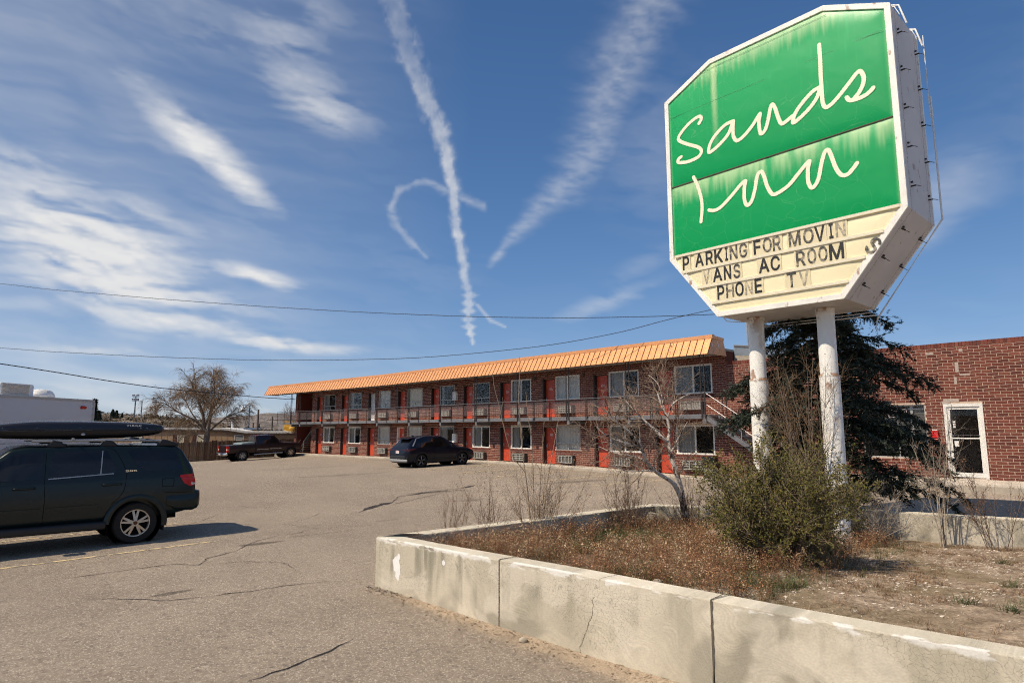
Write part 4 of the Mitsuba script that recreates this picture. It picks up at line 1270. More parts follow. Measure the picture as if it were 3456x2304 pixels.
for rI, row in enumerate(ROWS):
    z0 = (5.305, 4.93, 4.567)[rI]
    for k, (c, xa, xb) in enumerate(row):
        w = WORN[rI][k]
        mb = MB()
        mb.box(xa - .035, xb + .03, -.030, -.026, z0 - .05, z0 + .315)
        card = mb.put(SIGN + '__letter_card', 'tile_clear', fn=SW)
        v, f = lettering(c, xa, xb, z0 + (.008 if k % 3 else 0), z0 + .282, .006)
        v[:, 1] -= .031
        MB().add(v, f).put(card + '__letter', {'K': 'letter_black', 'B': 'letter_black', 'W': 'letter_worn', 'F': 'letter_faded'}[w], fn=SW)
# a slipped card by the lower right edge
mb = MB()
v, f = lettering('S', -.09, .09, 0, .28, .006)
c, s = math.cos(-.75), math.sin(-.75)
v = np.stack([-.56 + v[:, 0] * c - (v[:, 2] - .1) * s, v[:, 1] - .033, 5.02 + v[:, 0] * s + (v[:, 2] - .1) * c], 1)
put(SIGN + '__letter_card', (SW(v), f), 'letter_worn', label='slipped letter card resting against the lower right edge')

# posts
for x in (-2.982, -1.648):
    base = SW(np.array([x, ST / 2, 0.]))
    mb = MB()
    v, f = revolve([(.172, -.4), (.172, 3.005), (.152, 3.02), (.150, 4.24)], 40)
    mb.add(v + base * [1, 1, 0], f)
    post = mb.put(SIGN + '__post', 'post_paint', smooth=40)
    for prof in ([(.173, 2.99), (.178, 2.995), (.178, 3.018), (.158, 3.026)], [(.151, 4.10), (.157, 4.11), (.164, 4.243)]):
        v, f = revolve(prof, 40)
        MB().add(v + base * [1, 1, 0], f).put(post + '__collar', 'post_paint', smooth=40)
# broken neon tubing, standoffs and seams along the edges of the cabinet
def edge_point(k, u, y, off):
    (xa, za), (xb, zb_) = OCT[k], OCT[(k + 1) % 8]
    dx, dz = xb - xa, zb_ - za
    L = math.hypot(dx, dz)
    return [xa + dx * u + dz / L * off, y, za + dz * u - dx / L * off]


def tube_run(pts, r=.011):
    mb = MB()
    mb.tube(pts, r, 6)
    mb.put(SIGN + '__neon_tube', 'tube_glass', fn=SW, smooth=True)


for y, off in ((.36, .13), (1.30, .11)):
    tube_run([edge_point(4, .0, y + .25, off * .6)] + [edge_point(3, u, y, off) for u in (1.02, 1.0, .75, .5, .25, .02)] + [edge_point(2, .93, y, off)], .016)
    tube_run([edge_point(3, u, y - .14, off * .5) for u in (.99, .7, .42)], .008)
    tube_run([edge_point(3, u, y - .10, off * .5) for u in (.40, .2, .03)] + [edge_point(2, .97, y - .1, off * .5)], .008)
tube_run([edge_point(2, u, 1.34, .12) for u in (.99, .55)], .009)
tube_run([edge_point(2, u, 1.38, .14) for u in (.66, .3, .02)] + [[-1.0, 1.4, 4.07], [-1.06, 1.42, 3.88], [-1.0, 1.43, 3.84], [-.97, 1.43, 3.98]], .016)
tube_run([[-1.02, 1.36, 4.12], [-1.9, 1.36, 4.12], [-2.8, 1.36, 4.13], [-3.2, 1.36, 4.15]], .013)
tube_run([[-1.05, 1.30, 4.17], [-2.2, 1.30, 4.165], [-3.3, 1.30, 4.17]], .009)
tube_run([edge_point(7, u, .42, .07) for u in (.35, .7, 1.0)] + [[-3.2, .45, 4.16], [-3.0, .5, 4.15]], .009)
tube_run([edge_point(6, u, .4, .045) for u in (.02, .4, .5)], .009)
tube_run([edge_point(6, u, .4, .05) for u in (.6, .8, 1.0)], .009)
tube_run([[-2.75, .4, 9.62], [-2.70, .4, 9.75], [-2.62, .4, 9.88], [-2.57, .4, 9.87], [-2.62, .4, 9.76]], .014)
tube_run([edge_point(3, .33, .3, .05), edge_point(3, .40, .33, .09), edge_point(3, .41, .37, .1), edge_point(3, .35, .4, .1)], .009)
mb = MB()
for k, n, ys in ((3, 6, (.30, 1.22)), (2, 5, (.28, 1.22)), (1, 3, (.3, 1.2))):
    for y in ys:
        for i in range(n):
            u = (i + .6) / (n + .2)
            mb.tube([edge_point(k, u, y, .0), edge_point(k, u, y, .07)], .014, 5)
            mb.tube([edge_point(k, u, y, .07), edge_point(k, u, y + .10, .12)], .006, 4)
            mb.tube([edge_point(k, u + .02, y + .01, .0), edge_point(k, u + .02, y + .01, .03)], .018, 5)
mb.put(SIGN + '__standoff', 'dark_steel', fn=SW, kind='stuff')
mb = MB()
for k in (1, 2, 3):
    for y in (.22, 1.24):
        a, b = edge_point(k, .0, y - .004, .002), edge_point(k, 1., y - .004, .002)
        mb.add([a, b, [b[0], y + .004, b[2]], [a[0], y + .004, a[2]]], [[0, 1, 2, 3]])
    for u in ((.30, .31), (.62, .61)):
        if k == 3:
            a, b = edge_point(3, u[0], .45, .002), edge_point(3, u[1], 1.1, .002)
            mb.add([a, b, [b[0], b[1], b[2] + .012], [a[0], a[1], a[2] + .012]], [[0, 1, 2, 3]])
a, b = edge_point(3, .0, .44, .002), edge_point(3, .30, .44, .002)
mb.add([a, b, [b[0], .452, b[2]], [a[0], .452, a[2]]], [[0, 1, 2, 3]])
mb.put(SIGN + '__sheet_seam', 'joint', fn=SW)
# ---------------------------------------------------------------- vehicles
mat('green_car_paint', (.0065, .0150, .0165), .25, metal=.2, spec=.30, clearcoat=.45, clearcoat_gloss=.95)
mat('blue_car_paint', (.0035, .0065, .019), .22, metal=.3, spec=.35, clearcoat=.55, clearcoat_gloss=.96)
mat('maroon_car_paint', (.016, .0045, .0065), .3, metal=.25, spec=.4, clearcoat=.6, clearcoat_gloss=.9)
mat('tinted_glass', (.004, .004, .005), .04, spec=.6)
mat('grayish_glass', (.05, .055, .06), .04, spec=.8)
mat('tyre_rubber', proc(lambda p, n, uv: mi.Color3f(.022, .021, .020) * (.7 + .6 * noise(p.x * 40, p.y * 40, p.z * 40))), .8, spec=.25)
mat('alloy', (.50, .46, .40), .35, metal=.75)
mat('alloy_dark', (.05, .05, .052), .4, metal=.5)
mat('arch_liner', (.006, .006, .006), .9, spec=.1)
mat('trim_black', (.014, .014, .015), .55)
mat('chrome', (.62, .62, .62), .12, metal=1.)
mat('lamp_red', (.50, .006, .005), .15, clearcoat=.3)
mat('lamp_dark_red', (.10, .004, .006), .1, clearcoat=1.)
mat('lamp_clear', (.60, .58, .54), .15, clearcoat=.6)
mat('seam', (.002, .002, .002), .8, spec=.1)
mat('silver_trim', (.40, .40, .40), .4, metal=.5)
mat('plate_paint', proc(lambda p, n, uv: mix([.70, .70, .70], [.50, .20, .20], smoothstep(.52, .6, noise(p.x * 30, p.y * 30, p.z * 25)))), .4)


class Body:
    """a car body from stations (x, bottom, shoulder height, top, half widths at bottom, at the shoulder and at the roof edge, crown)"""

    def __init__(self, st, n=110):
        s = np.array(st, float)
        self.x = np.linspace(s[0, 0], s[-1, 0], n)
        self.c = [np.interp(self.x, s[:, 0], s[:, k]) for k in range(1, 8)]
        for k in (3, 4, 5):      # widths flow smoothly
            q = PchipInterpolator(s[:, 0], s[:, k + 1])
            self.c[k] = q(self.x)

    def section(self, i):
        zbm, zw, zt, wb, ww, wt, cr = [c[i] for c in self.c]
        h = zw - zbm
        return [(0, zbm), (wb * .85, zbm), (wb, zbm + .03), (wb + (ww - wb) * .75, zbm + .22 * h), (ww, zbm + .52 * h), (ww * .997, zbm + .66 * h), (ww * .985, zbm + .93 * h), (ww * .968, zw),
                (wt + (ww * .968 - wt) * .5 + .008, zw + (zt - zw) * .5), (wt, zw + (zt - zw) * .90), (wt * .955, zw + (zt - zw) * .975), (wt * .86, zt + .10 * cr), (wt * .45, zt + .8 * cr), (0, zt + cr)]

    def side_y(self, x, z):
        """half width of the body at (x, z)"""
        out = []
        for q, h in zip(np.atleast_1d(x), np.atleast_1d(z)):
            i = int(np.clip(np.searchsorted(self.x, q), 1, len(self.x) - 1))
            u = np.clip((q - self.x[i - 1]) / (self.x[i] - self.x[i - 1]), 0, 1)
            ys = []
            for k in (i - 1, i):
                s = np.array(self.section(k)[2:12])
                ys.append(np.interp(h, np.maximum.accumulate(s[:, 1] + np.arange(len(s)) * 1e-6), s[:, 0]))
            out.append(ys[0] * (1 - u) + ys[1] * u)
        return np.array(out)

    def top_z(self, x, y):
        out = []
        for q, w in zip(np.atleast_1d(x), np.atleast_1d(y)):
            i = int(np.clip(np.searchsorted(self.x, q), 1, len(self.x) - 1))
            u = np.clip((q - self.x[i - 1]) / (self.x[i] - self.x[i - 1]), 0, 1)
            zs = []
            for k in (i - 1, i):
                s = np.array(self.section(k)[8:])[::-1]
                zs.append(np.interp(abs(w), s[:, 0], s[:, 1]))
            out.append(zs[0] * (1 - u) + zs[1] * u)
        return np.array(out)

    def mesh(self, wheels=(), wr=.4, ww=.34, arch=1.0):
        rings = []
        for i in range(len(self.x)):
            s = self.section(i)
            ring = s + [(-y, z) for y, z in s[-2:0:-1]]
            rings.append([(self.x[i], y, z) for y, z in ring])
        m = len(rings[0])
        v = np.array(rings).reshape(-1, 3)
        i, j = np.meshgrid(np.arange(len(rings) - 1), np.arange(m), indexing='ij')
        q = np.stack([i * m + j, (i + 1) * m + j, (i + 1) * m + (j + 1) % m, i * m + (j + 1) % m], -1).reshape(-1, 4)
        f = np.vstack([q[:, [0, 1, 2]], q[:, [0, 2, 3]]])
        e = (len(rings) - 1) * m
        caps = [[0, k, k + 1] for k in range(1, m - 1)] + [[e, e + k + 1, e + k] for k in range(1, m - 1)]
        f = np.vstack([f, caps])
        man = m3.Manifold(m3.Mesh(v.astype(np.float32), f.astype(np.uint32)))
        if man.volume() < 0 or man.status() != m3.Error.NoError:
            man = m3.Manifold(m3.Mesh(v.astype(np.float32), f[:, ::-1].astype(np.uint32)))
        for x in wheels:
            for sd in (-1, 1):
                c = m3.Manifold.cylinder(ww, wr * arch, wr * arch, 40).rotate([90, 0, 0]).translate([x, sd * 1.0 + ww / 2, wr])
                man = man - c
        return man

    def side_patch(self, poly, side, off=.004, size=.07):
        p = Polygon(poly) if isinstance(poly, list) else poly
        v, f = trimesh.creation.triangulate_polygon(p, engine='earcut')
        v, f = trimesh.remesh.subdivide_to_size(np.c_[v, v[:, 0] * 0], f, size)
        t = trimesh.Trimesh(v, f, process=True)
        v = np.array(t.vertices)
        y = self.side_y(v[:, 0], v[:, 1]) + off
        return np.stack([v[:, 0], side * y, v[:, 1]], 1), np.array(t.faces)

    def top_patch(self, poly, off=.004, size=.09):
        v, f = trimesh.creation.triangulate_polygon(Polygon(poly), engine='earcut')
        v, f = trimesh.remesh.subdivide_to_size(np.c_[v, v[:, 0] * 0], f, size)
        t = trimesh.Trimesh(v, f, process=True)
        v = np.array(t.vertices)
        return np.stack([v[:, 0], v[:, 1], self.top_z(v[:, 0], v[:, 1]) + off], 1), np.array(t.faces)

    def seam(self, line, side, w=.009, off=.0025):
        p = LineString(curve(line, 4)).buffer(w / 2, cap_style=2)
        return self.side_patch(p, side, off, .15)


def rounded(poly, r):
    return list(Polygon(poly).buffer(-r).buffer(r, quad_segs=4).exterior.coords)[:-1]


def make_wheel(root, x, y, side, r, w, rim, spokes, rim_mat, split=False, hub='rust', fn=None):
    """a wheel standing on the ground, its outside facing +y * side"""
    prof = [(r * rim, -w * .5), (r * .93, -w * .5), (r * .985, -w * .40), (r, -w * .28), (r, w * .28), (r * .985, w * .40), (r * .93, w * .5), (r * rim, w * .46), (r * rim * .97, w * .3)]
    v, q = revolve(prof, 40)
    put_w = lambda v: np.stack([v[:, 0] + x, y + side * v[:, 2] - side * w / 2 + side * w / 2, v[:, 1] + r], 1)
    mb = MB().add(put_w(v), q)
    tyre = mb.put(root + '__wheel', 'tyre_rubber', smooth=35, fn=fn)
    mb = MB()
    R = r * rim
    v, q = revolve([(R * .99, w * .44), (R * 1.0, w * .47), (R * .93, w * .46), (R * .90, w * .30), (R * .90, -.1 * w)], 40)
    mb.add(put_w(v), q)
    for k in range(spokes):
        for dd in ((-.19, .19) if split else (0,)):
            a = 2 * math.pi * k / spokes + .3
            a0, a1 = a + dd * .5, a + dd
            wd0, wd1 = R * (.085 if split else .17), R * (.075 if split else .14)
            p0, p1 = R * .18, R * .95
            c0, s0, c1, s1 = math.cos(a0), math.sin(a0), math.cos(a1), math.sin(a1)
            pts = []
            for dz in (w * .42, w * .28):
                for (pp, cc, ss, wd) in ((p0, c0, s0, wd0), (p1, c1, s1, wd1)):
                    for e in (-1, 1):
                        pts.append([pp * cc - e * wd * ss, pp * ss + e * wd * cc, dz + (.015 if pp == p0 else 0)])
            mb.add(put_w(np.array(pts)), [[0, 2, 3, 1], [4, 5, 7, 6], [0, 4, 6, 2], [1, 3, 7, 5], [0, 1, 5, 4], [2, 6, 7, 3]])
    v, q = revolve([(.001, w * .47), (R * .20, w * .47), (R * .26, w * .40), (R * .26, w * .2)], 20)
    mb.add(put_w(v), q)
    mb.put(tyre + '__rim', rim_mat, smooth=35, fn=fn)
    mb = MB()
    v, q = revolve([(.001, w * .24), (R * .9, w * .24), (R * .9, -.3 * w), (.001, -.3 * w)], 24)
    mb.add(put_w(v), q)
    mb.put(tyre + '__brake', 'arch_liner', fn=fn)
    mb = MB()
    v, q = revolve([(.001, w * .49), (R * .14, w * .488), (R * .15, w * .46)], 16)
    mb.add(put_w(v), q)
    for k in range(6):
        a = k * math.pi / 3
        v, q = revolve([(.001, w * .47), (R * .045, w * .465), (R * .05, w * .40)], 8)
        mb.add(put_w(v + [R * .27 * math.cos(a), R * .27 * math.sin(a), 0]), q)
    mb.put(tyre + '__hub_cap', hub, fn=fn)
    return tyre


def liners(root, xs, r, half, fn, arch):
    for x in xs:
        mb = MB()
        v, q = revolve([(r * arch + .012, .0), (r * arch + .012, .40), (.001, .40)], 28)
        for sd in (-1, 1):
            mb.add(np.stack([v[:, 0] + x, sd * (half - .03 - v[:, 2]), v[:, 1] + r], 1), q)
        mb.put(root + '__wheel_well', 'arch_liner', fn=fn)


def arch_ring(x, r0, r1, a0, a1, y0, y1, r, zmin=.0, n=22):
    """a wheel arch flare: half ring about the wheel centre at height r"""
    mb = MB()
    g = np.linspace(a0, a1, n)
    P = lambda R, y: np.stack([x + R * np.cos(g), np.full(n, y), r + R * np.sin(g)], 1)
    rows = [P(r0, y0), P(r0, y1), P(r1 * .96 + r0 * .04, y1), P(r1, y0)]
    v = np.vstack(rows)
    i = np.arange(n - 1)
    f = [np.stack([k * n + i, k * n + i + 1, (k + 1) * n + i + 1, (k + 1) * n + i], 1) for k in range(3)]
    return mb.add(v, np.vstack(f))


# --- dark green SUV, near left: heading obliquely out of the picture to the left; rear axle at the origin
SUV = thing('suv', 'dark green SUV with roof rails and a black cargo box on top', 'SUV')
hd = np.array([-.745, -.667])
side_n = np.array([-hd[1], hd[0]])       # the SUV's left is local +y
R_S = .392
near_wheel = np.array([-7.42, 12.86])
left_dir = np.array([-hd[1], hd[0]])
# local +y (left of the heading) points to (.667,-.745): towards the camera
SF0 = frame([*(near_wheel - left_dir * .95 + hd * 0), -.16], hd)
SF = SF0
bd = Body([(-1.07, .62, 1.16, 1.24, .82, .90, .80, .0), (-1.04, .58, 1.22, 1.40, .86, .94, .80, .01), (-.97, .55, 1.26, 1.52, .88, .955, .80, .015), (-.80, .52, 1.28, 1.80, .90, .965, .79, .02), (-.70, .50, 1.28, 1.87, .90, .97, .785, .03), (-.4, .46, 1.28, 1.885, .91, .975, .785, .035), (.6, .40, 1.27, 1.90, .91, .98, .785, .04),
           (1.8, .40, 1.25, 1.89, .91, .98, .78, .04), (2.05, .40, 1.25, 1.85, .91, .98, .77, .04), (2.75, .40, 1.20, 1.24, .90, .97, .80, .03), (3.4, .42, 1.08, 1.14, .88, .95, .76, .03), (3.75, .44, .98, 1.04, .84, .90, .70, .02), (3.90, .46, .90, .92, .76, .82, .62, .0)])
man = bd.mesh((0, 2.997), R_S, .62, 1.17)
put(SUV + '__body', (SF(man.to_mesh().vert_properties[:, :3]), man.to_mesh().tri_verts), 'green_car_paint', smooth=32)
liners(SUV, (0, 2.997), R_S, .97, SF, 1.17)
for x in (0, 2.997):
    for sd in (-1, 1):
        make_wheel(SUV, x, sd * .83, sd, R_S, .265, .66, 5, 'alloy', True, 'rust', SF)
WINS = [[(.22, 1.815), (-.64, 1.79), (-.745, 1.60), (-.83, 1.40), (-.14, 1.385), (.03, 1.50)], [(1.40, 1.795), (.64, 1.80), (.66, 1.345), (1.46, 1.31), (1.46, 1.6)], [(.615, 1.80), (.55, 1.79), (.41, 1.50), (.385, 1.44), (.43, 1.37), (.635, 1.345)], [(2.02, 1.76), (1.55, 1.795), (1.58, 1.31), (2.52, 1.285), (2.50, 1.36)]]
for w in WINS:
    for sd in (1, -1):
        put(SUV + '__side_window', (SF(bd.side_patch(rounded(w, .03), sd, .004)[0]), bd.side_patch(rounded(w, .03), sd, .004)[1]), 'tinted_glass', smooth=True)
v, f = bd.side_patch([(.635, 1.80), (.62, 1.80), (.64, 1.345), (.66, 1.345)], 1, .006)
put(SUV + '__window_divider', (SF(v), f), 'silver_trim')
v, f = bd.side_patch([(1.47, 1.316), (.43, 1.372), (.43, 1.355), (1.47, 1.298)], 1, .012)
put(SUV + '__window_sill', (SF(v), f), 'silver_trim')
v, f = bd.top_patch([(-.82, -.66), (-.82, .66), (-.98, .7), (-.98, -.7)])
put(SUV + '__rear_window', (SF(v), f), 'tinted_glass', smooth=True)
v, f = bd.top_patch([(2.10, -.66), (2.10, .66), (2.72, .72), (2.72, -.72)])
put(SUV + '__windshield', (SF(v), f), 'tinted_glass', smooth=True)
mb = MB()
for ln in ([(.56, 1.86), (.40, 1.78), (.23, 1.42), (.22, 1.20), (.27, .98), (.44, .78)], [(1.52, 1.84), (1.52, 1.3), (1.50, .9), (1.50, .46)], [(2.62, 1.28), (2.60, .9), (2.55, .46)], [(-.49, .95), (-.70, .94), (-1.04, .93)],
           [(-.43, 1.22), (-.62, 1.225), (-.64, 1.20), (-.64, 1.09), (-.62, 1.07), (-.45, 1.07), (-.43, 1.09), (-.43, 1.22)], [(1.5, .47), (.9, .46), (.55, .47)]):
    mb.add(*bd.seam(ln, 1))
mb.put(SUV + '__panel_seam', 'seam', fn=SF)
for (x0, x1, z0, z1) in ((.66, 1.46, .735, .80), (1.54, 2.5, .73, .79)):
    v, f = bd.side_patch(rounded([(x0, z0 + .01), (x1, z0), (x1, z1 - .01), (x0, z1)], .02), 1, .018)
    put(SUV + '__side_moulding', (SF(v), f), 'green_car_paint', smooth=True)
for x in (.30, 1.66):
    mb = MB()
    v, f = bd.side_patch(rounded([(x, 1.125), (x + .31, 1.12), (x + .31, 1.185), (x, 1.19)], .03), 1, .012)
    mb.add(v, f)
    mb.tube([[x + .0, bd.side_y([x], [1.16])[0] + .02, 1.16], [x + .04, bd.side_y([x], [1.16])[0] + .045, 1.163], [x + .27, bd.side_y([x], [1.16])[0] + .045, 1.158], [x + .31, bd.side_y([x], [1.16])[0] + .02, 1.155]], .022, 7)
    mb.put(SUV + '__door_handle', 'green_car_paint', smooth=True, fn=SF)
lamp = rounded([(-.73, 1.285), (-1.0, 1.30), (-1.05, 1.25), (-1.062, 1.07), (-.95, 1.05), (-.83, 1.12)], .025)
for sd in (1, -1):
    v, f = bd.side_patch(lamp, sd, .012)
    tl = put(SUV + '__tail_light', (SF(v), f), 'lamp_red', smooth=True)
    v, f = bd.side_patch(rounded([(-.96, 1.125), (-1.05, 1.13), (-1.058, 1.08), (-.98, 1.075)], .015), sd, .015)
    put(tl + '__reverse_lens', (SF(v), f), 'lamp_clear', smooth=True)
# bumper, flares, sill, mud flap
bb = Body([(-1.20, .62, .88, .93, .70, .78, .70, .0), (-1.17, .56, .90, .95, .80, .90, .84, .0), (-1.06, .54, .91, .96, .90, .965, .92, .0), (-.72, .56, .90, .945, .93, .985, .95, .0), (-.52, .66, .90, .94, .95, .987, .96, .0)], 30)
mm = bb.mesh((0,), R_S, .62, 1.19)
put(SUV + '__rear_bumper', (SF(mm.to_mesh().vert_properties[:, :3]), mm.to_mesh().tri_verts), 'green_car_paint', smooth=30)
for x in (0, 2.997):
    for sd in (1, -1):
        arch_ring(x, R_S * 1.165, R_S * 1.42, math.radians(2 if x == 0 else -5), math.radians(190), sd * .955, sd * 1.005, R_S).put(SUV + '__arch_flare', 'green_car_paint', smooth=True, fn=SF)
mb = MB()
mb.mesh(m3.Manifold.batch_hull([m3.Manifold.sphere(.045, 10).translate([x, y, z]) for x in (.55, 2.42) for y in (.88, 1.0) for z in (.37, .43)]))
mb.put(SUV + '__side_step', 'trim_black', smooth=40, fn=SF)
mb = MB()
mb.box(-.52, -.50, .68, .95, .20, .62)
mb.put(SUV + '__mud_flap', 'trim_black', fn=SF)
mb = MB()
mb.box(-.80, 3.5, -.62, .62, .40, .58)
mb.tube([[-1.1, -.45, .46], [-.9, -.45, .44], [-.4, -.4, .42]], .05, 8)
mb.tube([[-.25, 0, .39], [.25, 0, .39]], .12, 8)
mb.put(SUV + '__chassis', 'arch_liner', fn=SF, kind='stuff')
# roof rails with feet
for sd in (1, -1):
    mb = MB()
    mb.tube([[-.42, sd * .70, 1.985], [.2, sd * .71, 1.995], [1.0, sd * .71, 2.0], [1.75, sd * .70, 1.99]], [.022] * 4, 8)
    mb.put(SUV + '__roof_rail', 'silver_trim', smooth=True, fn=SF)
    for x in (-.50, .50, 1.35):
        mb = MB()
        mb.mesh(m3.Manifold.batch_hull([m3.Manifold.sphere(.03, 8).translate([x + dx, sd * .71, z]) for dx, z in ((-.22 if x < 0 else -.1, 1.895), (.14, 1.90), (-.02, 1.97), (.08, 1.985))]))
        mb.put(SUV + '__rail_foot', 'trim_black', smooth=40, fn=SF)
for x in (-.02, 1.12):
    mb = MB()
    mb.tube([[x, -.78, 2.03], [x, .80, 2.03]], .022, 8)
    mb.put(SUV + '__cross_bar', 'silver_trim', fn=SF)
v, f = lettering('SR5', 0, .20, 0, .036, .008)
y0 = bd.side_y([.13], [1.41])[0]
put(SUV + '__badge', (SF(np.stack([.235 - v[:, 0], y0 + .004 - v[:, 1] + .002, 1.385 + v[:, 2]], 1)), f), 'chrome')
mb = MB()
mb.mesh(m3.Manifold.batch_hull([m3.Manifold.sphere(.05, 8).translate([2.25 + dx, 1.02 + dy, 1.38 + dz]) for dx in (0, .1) for dy in (0, .16) for dz in (0, .13)]))
mb.put(SUV + '__mirror', 'green_car_paint', smooth=True, fn=SF)
v, f = bd.top_patch([(-1.0, -.3), (-1.0, .3), (-1.04, .3), (-1.04, -.3)])
mb = MB()
for s in (1, -1):
    mb.mesh(m3.Manifold.batch_hull([m3.Manifold.sphere(.03, 8).translate([3.84 - .12 * abs(dy), s * (.5 + dy), z]) for dy in (0, .28) for z in (.80, .92)]))
mb.put(SUV + '__headlight', 'lamp_clear', smooth=True, fn=SF, kind='stuff')

# roof cargo box, strapped to the bars
BOX = thing('roof_cargo_box', 'long black roof box lying on the dark green SUV', 'roof box')
st = [(-1.0, .24, .27, .03, .28), (-.985, .20, .30, .02, .34), (-.90, .12, .36, .0, .40), (-.6, .05, .40, 0, .43), (-.2, .02, .42, 0, .44), (.4, .0, .43, 0, .44), (.9, .0, .425, 0, .43), (1.3, .02, .38, 0, .41), (1.6, .05, .31, 0, .36), (1.85, .10, .22, 0, .26), (1.95, .14, .17, .0, .15)]
s = np.array(st)
xs = np.linspace(-1.0, 1.95, 60)
lo, hi, wd = [PchipInterpolator(s[:, 0], s[:, k])(xs) for k in (1, 2, 4)]
LIDZ = .21
def ringbox(upper):
    rings = []
    for x, l, h, w in zip(xs, lo, hi, wd):
        mz = min(max(LIDZ, l + .01), h - .01)
        if upper:
            r = [(-w * 1.0, mz), (-w * .985, mz + (h - mz) * .55), (-w * .90, mz + (h - mz) * .88), (-w * .55, h), (0, h + .012), (w * .55, h), (w * .90, mz + (h - mz) * .88), (w * .985, mz + (h - mz) * .55), (w, mz)]
        else:
            r = [(w * 1.015, mz - .004), (w * .99, l + (mz - l) * .5), (w * .86, l + (mz - l) * .12), (w * .5, l), (-w * .5, l), (-w * .86, l + (mz - l) * .12), (-w * .99, l + (mz - l) * .5), (-w * 1.015, mz - .004)]
        rings.append([(x, y, z) for y, z in r])
    m = len(rings[0])
    v = np.array(rings).reshape(-1, 3)
    i, j = np.meshgrid(np.arange(len(rings) - 1), np.arange(m), indexing='ij')
    f = np.stack([i * m + j, (i + 1) * m + j, (i + 1) * m + (j + 1) % m, i * m + (j + 1) % m], -1).reshape(-1, 4)
    mb = MB().add(v, f)
    e = (len(rings) - 1) * m
    mb.f.append(np.array([[0, k, k + 1] for k in range(1, m - 1)] + [[e, e + k + 1, e + k] for k in range(1, m - 1)]))
    return mb
mat('box_lid', (.013, .014, .022), .28, spec=.5)
mat('box_base', (.008, .008, .009), .5)
BX = lambda v: SF(np.asarray(v) * [1.12, 1, .80] + [.62, .22, 2.025])
ringbox(True).put(BOX + '__lid', 'box_lid', smooth=40, fn=BX)
ringbox(False).put(BOX + '__base', 'box_base', smooth=40, fn=BX)
v, f = lettering('THULE', 0, .235, 0, .045, .008)
put(BOX + '__lettering', (BX(np.stack([-.35 - v[:, 0], .43 - v[:, 1] + .010, .305 + v[:, 2]], 1)), f), 'off_white')
mb = MB()
for x in (-.68, -.58, .35, .95, 1.4):
    mb.mesh(m3.Manifold.sphere(.011, 8).translate([x, .438 - .10 * max(0, x - .9), .26]))
mb.put(BOX + '__rivet', 'chrome', fn=BX, kind='stuff')
mb = MB()
v, f = revolve([(.001, .012), (.03, .012), (.034, .0)], 14)
mb.add(np.stack([v[:, 0] + .30, .437 + v[:, 2], v[:, 1] + .115], 1), f)
mb.put(BOX + '__lock', 'silver_trim', fn=BX)
mb = MB()
for z in (.215, .245):
    mb.tube([[-.96, .36, z], [-.5, .452, z], [.3, .458, z], [.9, .45, z], [1.35, .42, z]], .006, 4)
mb.put(BOX + '__edge_rib', 'trim_black', fn=BX, kind='stuff')

# --- dark blue crossover in front of the rooms
CAR = thing('crossover_car', 'dark blue crossover car parked nose in towards the brick motel rooms', 'car')
ch = -N1 / np.linalg.norm(N1)
R_C = .362
crl = np.array([-ch[1], ch[0]])
rr_ = np.array([-4.92, 34.60]) + crl * .80
CF = frame([*rr_, 0], ch)
_p, _q = CF(np.array([[0, 0, 0]]))[0], CF(np.array([[2.755, 0, 0]]))[0]
g0, g1 = float(gz(_p[0], _p[1])), float(gz(_q[0], _q[1]))
CF0 = CF
CF = lambda v: CF0(v) + np.stack([np.zeros(len(v)), np.zeros(len(v)), g0 + (g1 - g0) * np.asarray(v)[:, 0] / 2.755], 1)
bd = Body([(-.93, .40, .82, .86, .62, .72, .66, .0), (-.90, .30, .96, .99, .74, .84, .72, .0), (-.80, .26, 1.02, 1.10, .80, .90, .70, .015), (-.62, .25, 1.04, 1.28, .82, .92, .66, .02), (-.38, .25, 1.06, 1.52, .84, .93, .62, .02), (-.25, .25, 1.07, 1.585, .84, .93, .61, .025), (.3, .25, 1.05, 1.64, .85, .925, .63, .035),
           (.9, .25, 1.02, 1.66, .85, .925, .645, .035), (1.45, .25, .99, 1.625, .85, .925, .64, .035), (1.75, .25, .98, 1.52, .85, .925, .64, .03), (2.55, .25, .97, 1.06, .85, .93, .72, .03), (3.1, .26, .92, .99, .84, .92, .72, .03), (3.5, .28, .82, .88, .80, .88, .68, .02), (3.68, .32, .70, .73, .70, .78, .60, .0), (3.71, .36, .60, .64, .64, .70, .52, .0)])
man = bd.mesh((0, 2.755), R_C, .60, 1.13)
put(CAR + '__body', (CF(man.to_mesh().vert_properties[:, :3]), man.to_mesh().tri_verts), 'blue_car_paint', smooth=32)
liners(CAR, (0, 2.755), R_C, .92, CF, 1.13)
for x in (0, 2.755):
    for sd in (-1, 1):
        make_wheel(CAR, x, sd * .79, sd, R_C, .235, .68, 5, 'alloy_dark', False, 'black_plastic', CF)
for x in (0, 2.755):      # bright edges of the two-tone spokes
    mb = MB()
    for k in range(5):
        a = 2 * math.pi * k / 5 + .3
        for e in (-.10, .10):
            p0 = np.array([x + .05 * math.cos(a + e * 4), -(.79 + .107), R_C + .05 * math.sin(a + e * 4)])
            p1 = np.array([x + .235 * math.cos(a + e), -(.79 + .104), R_C + .235 * math.sin(a + e)])
            mb.tube([p0, p1], .010, 4)
    mb.put(CAR + '__wheel_trim', 'alloy', fn=CF)
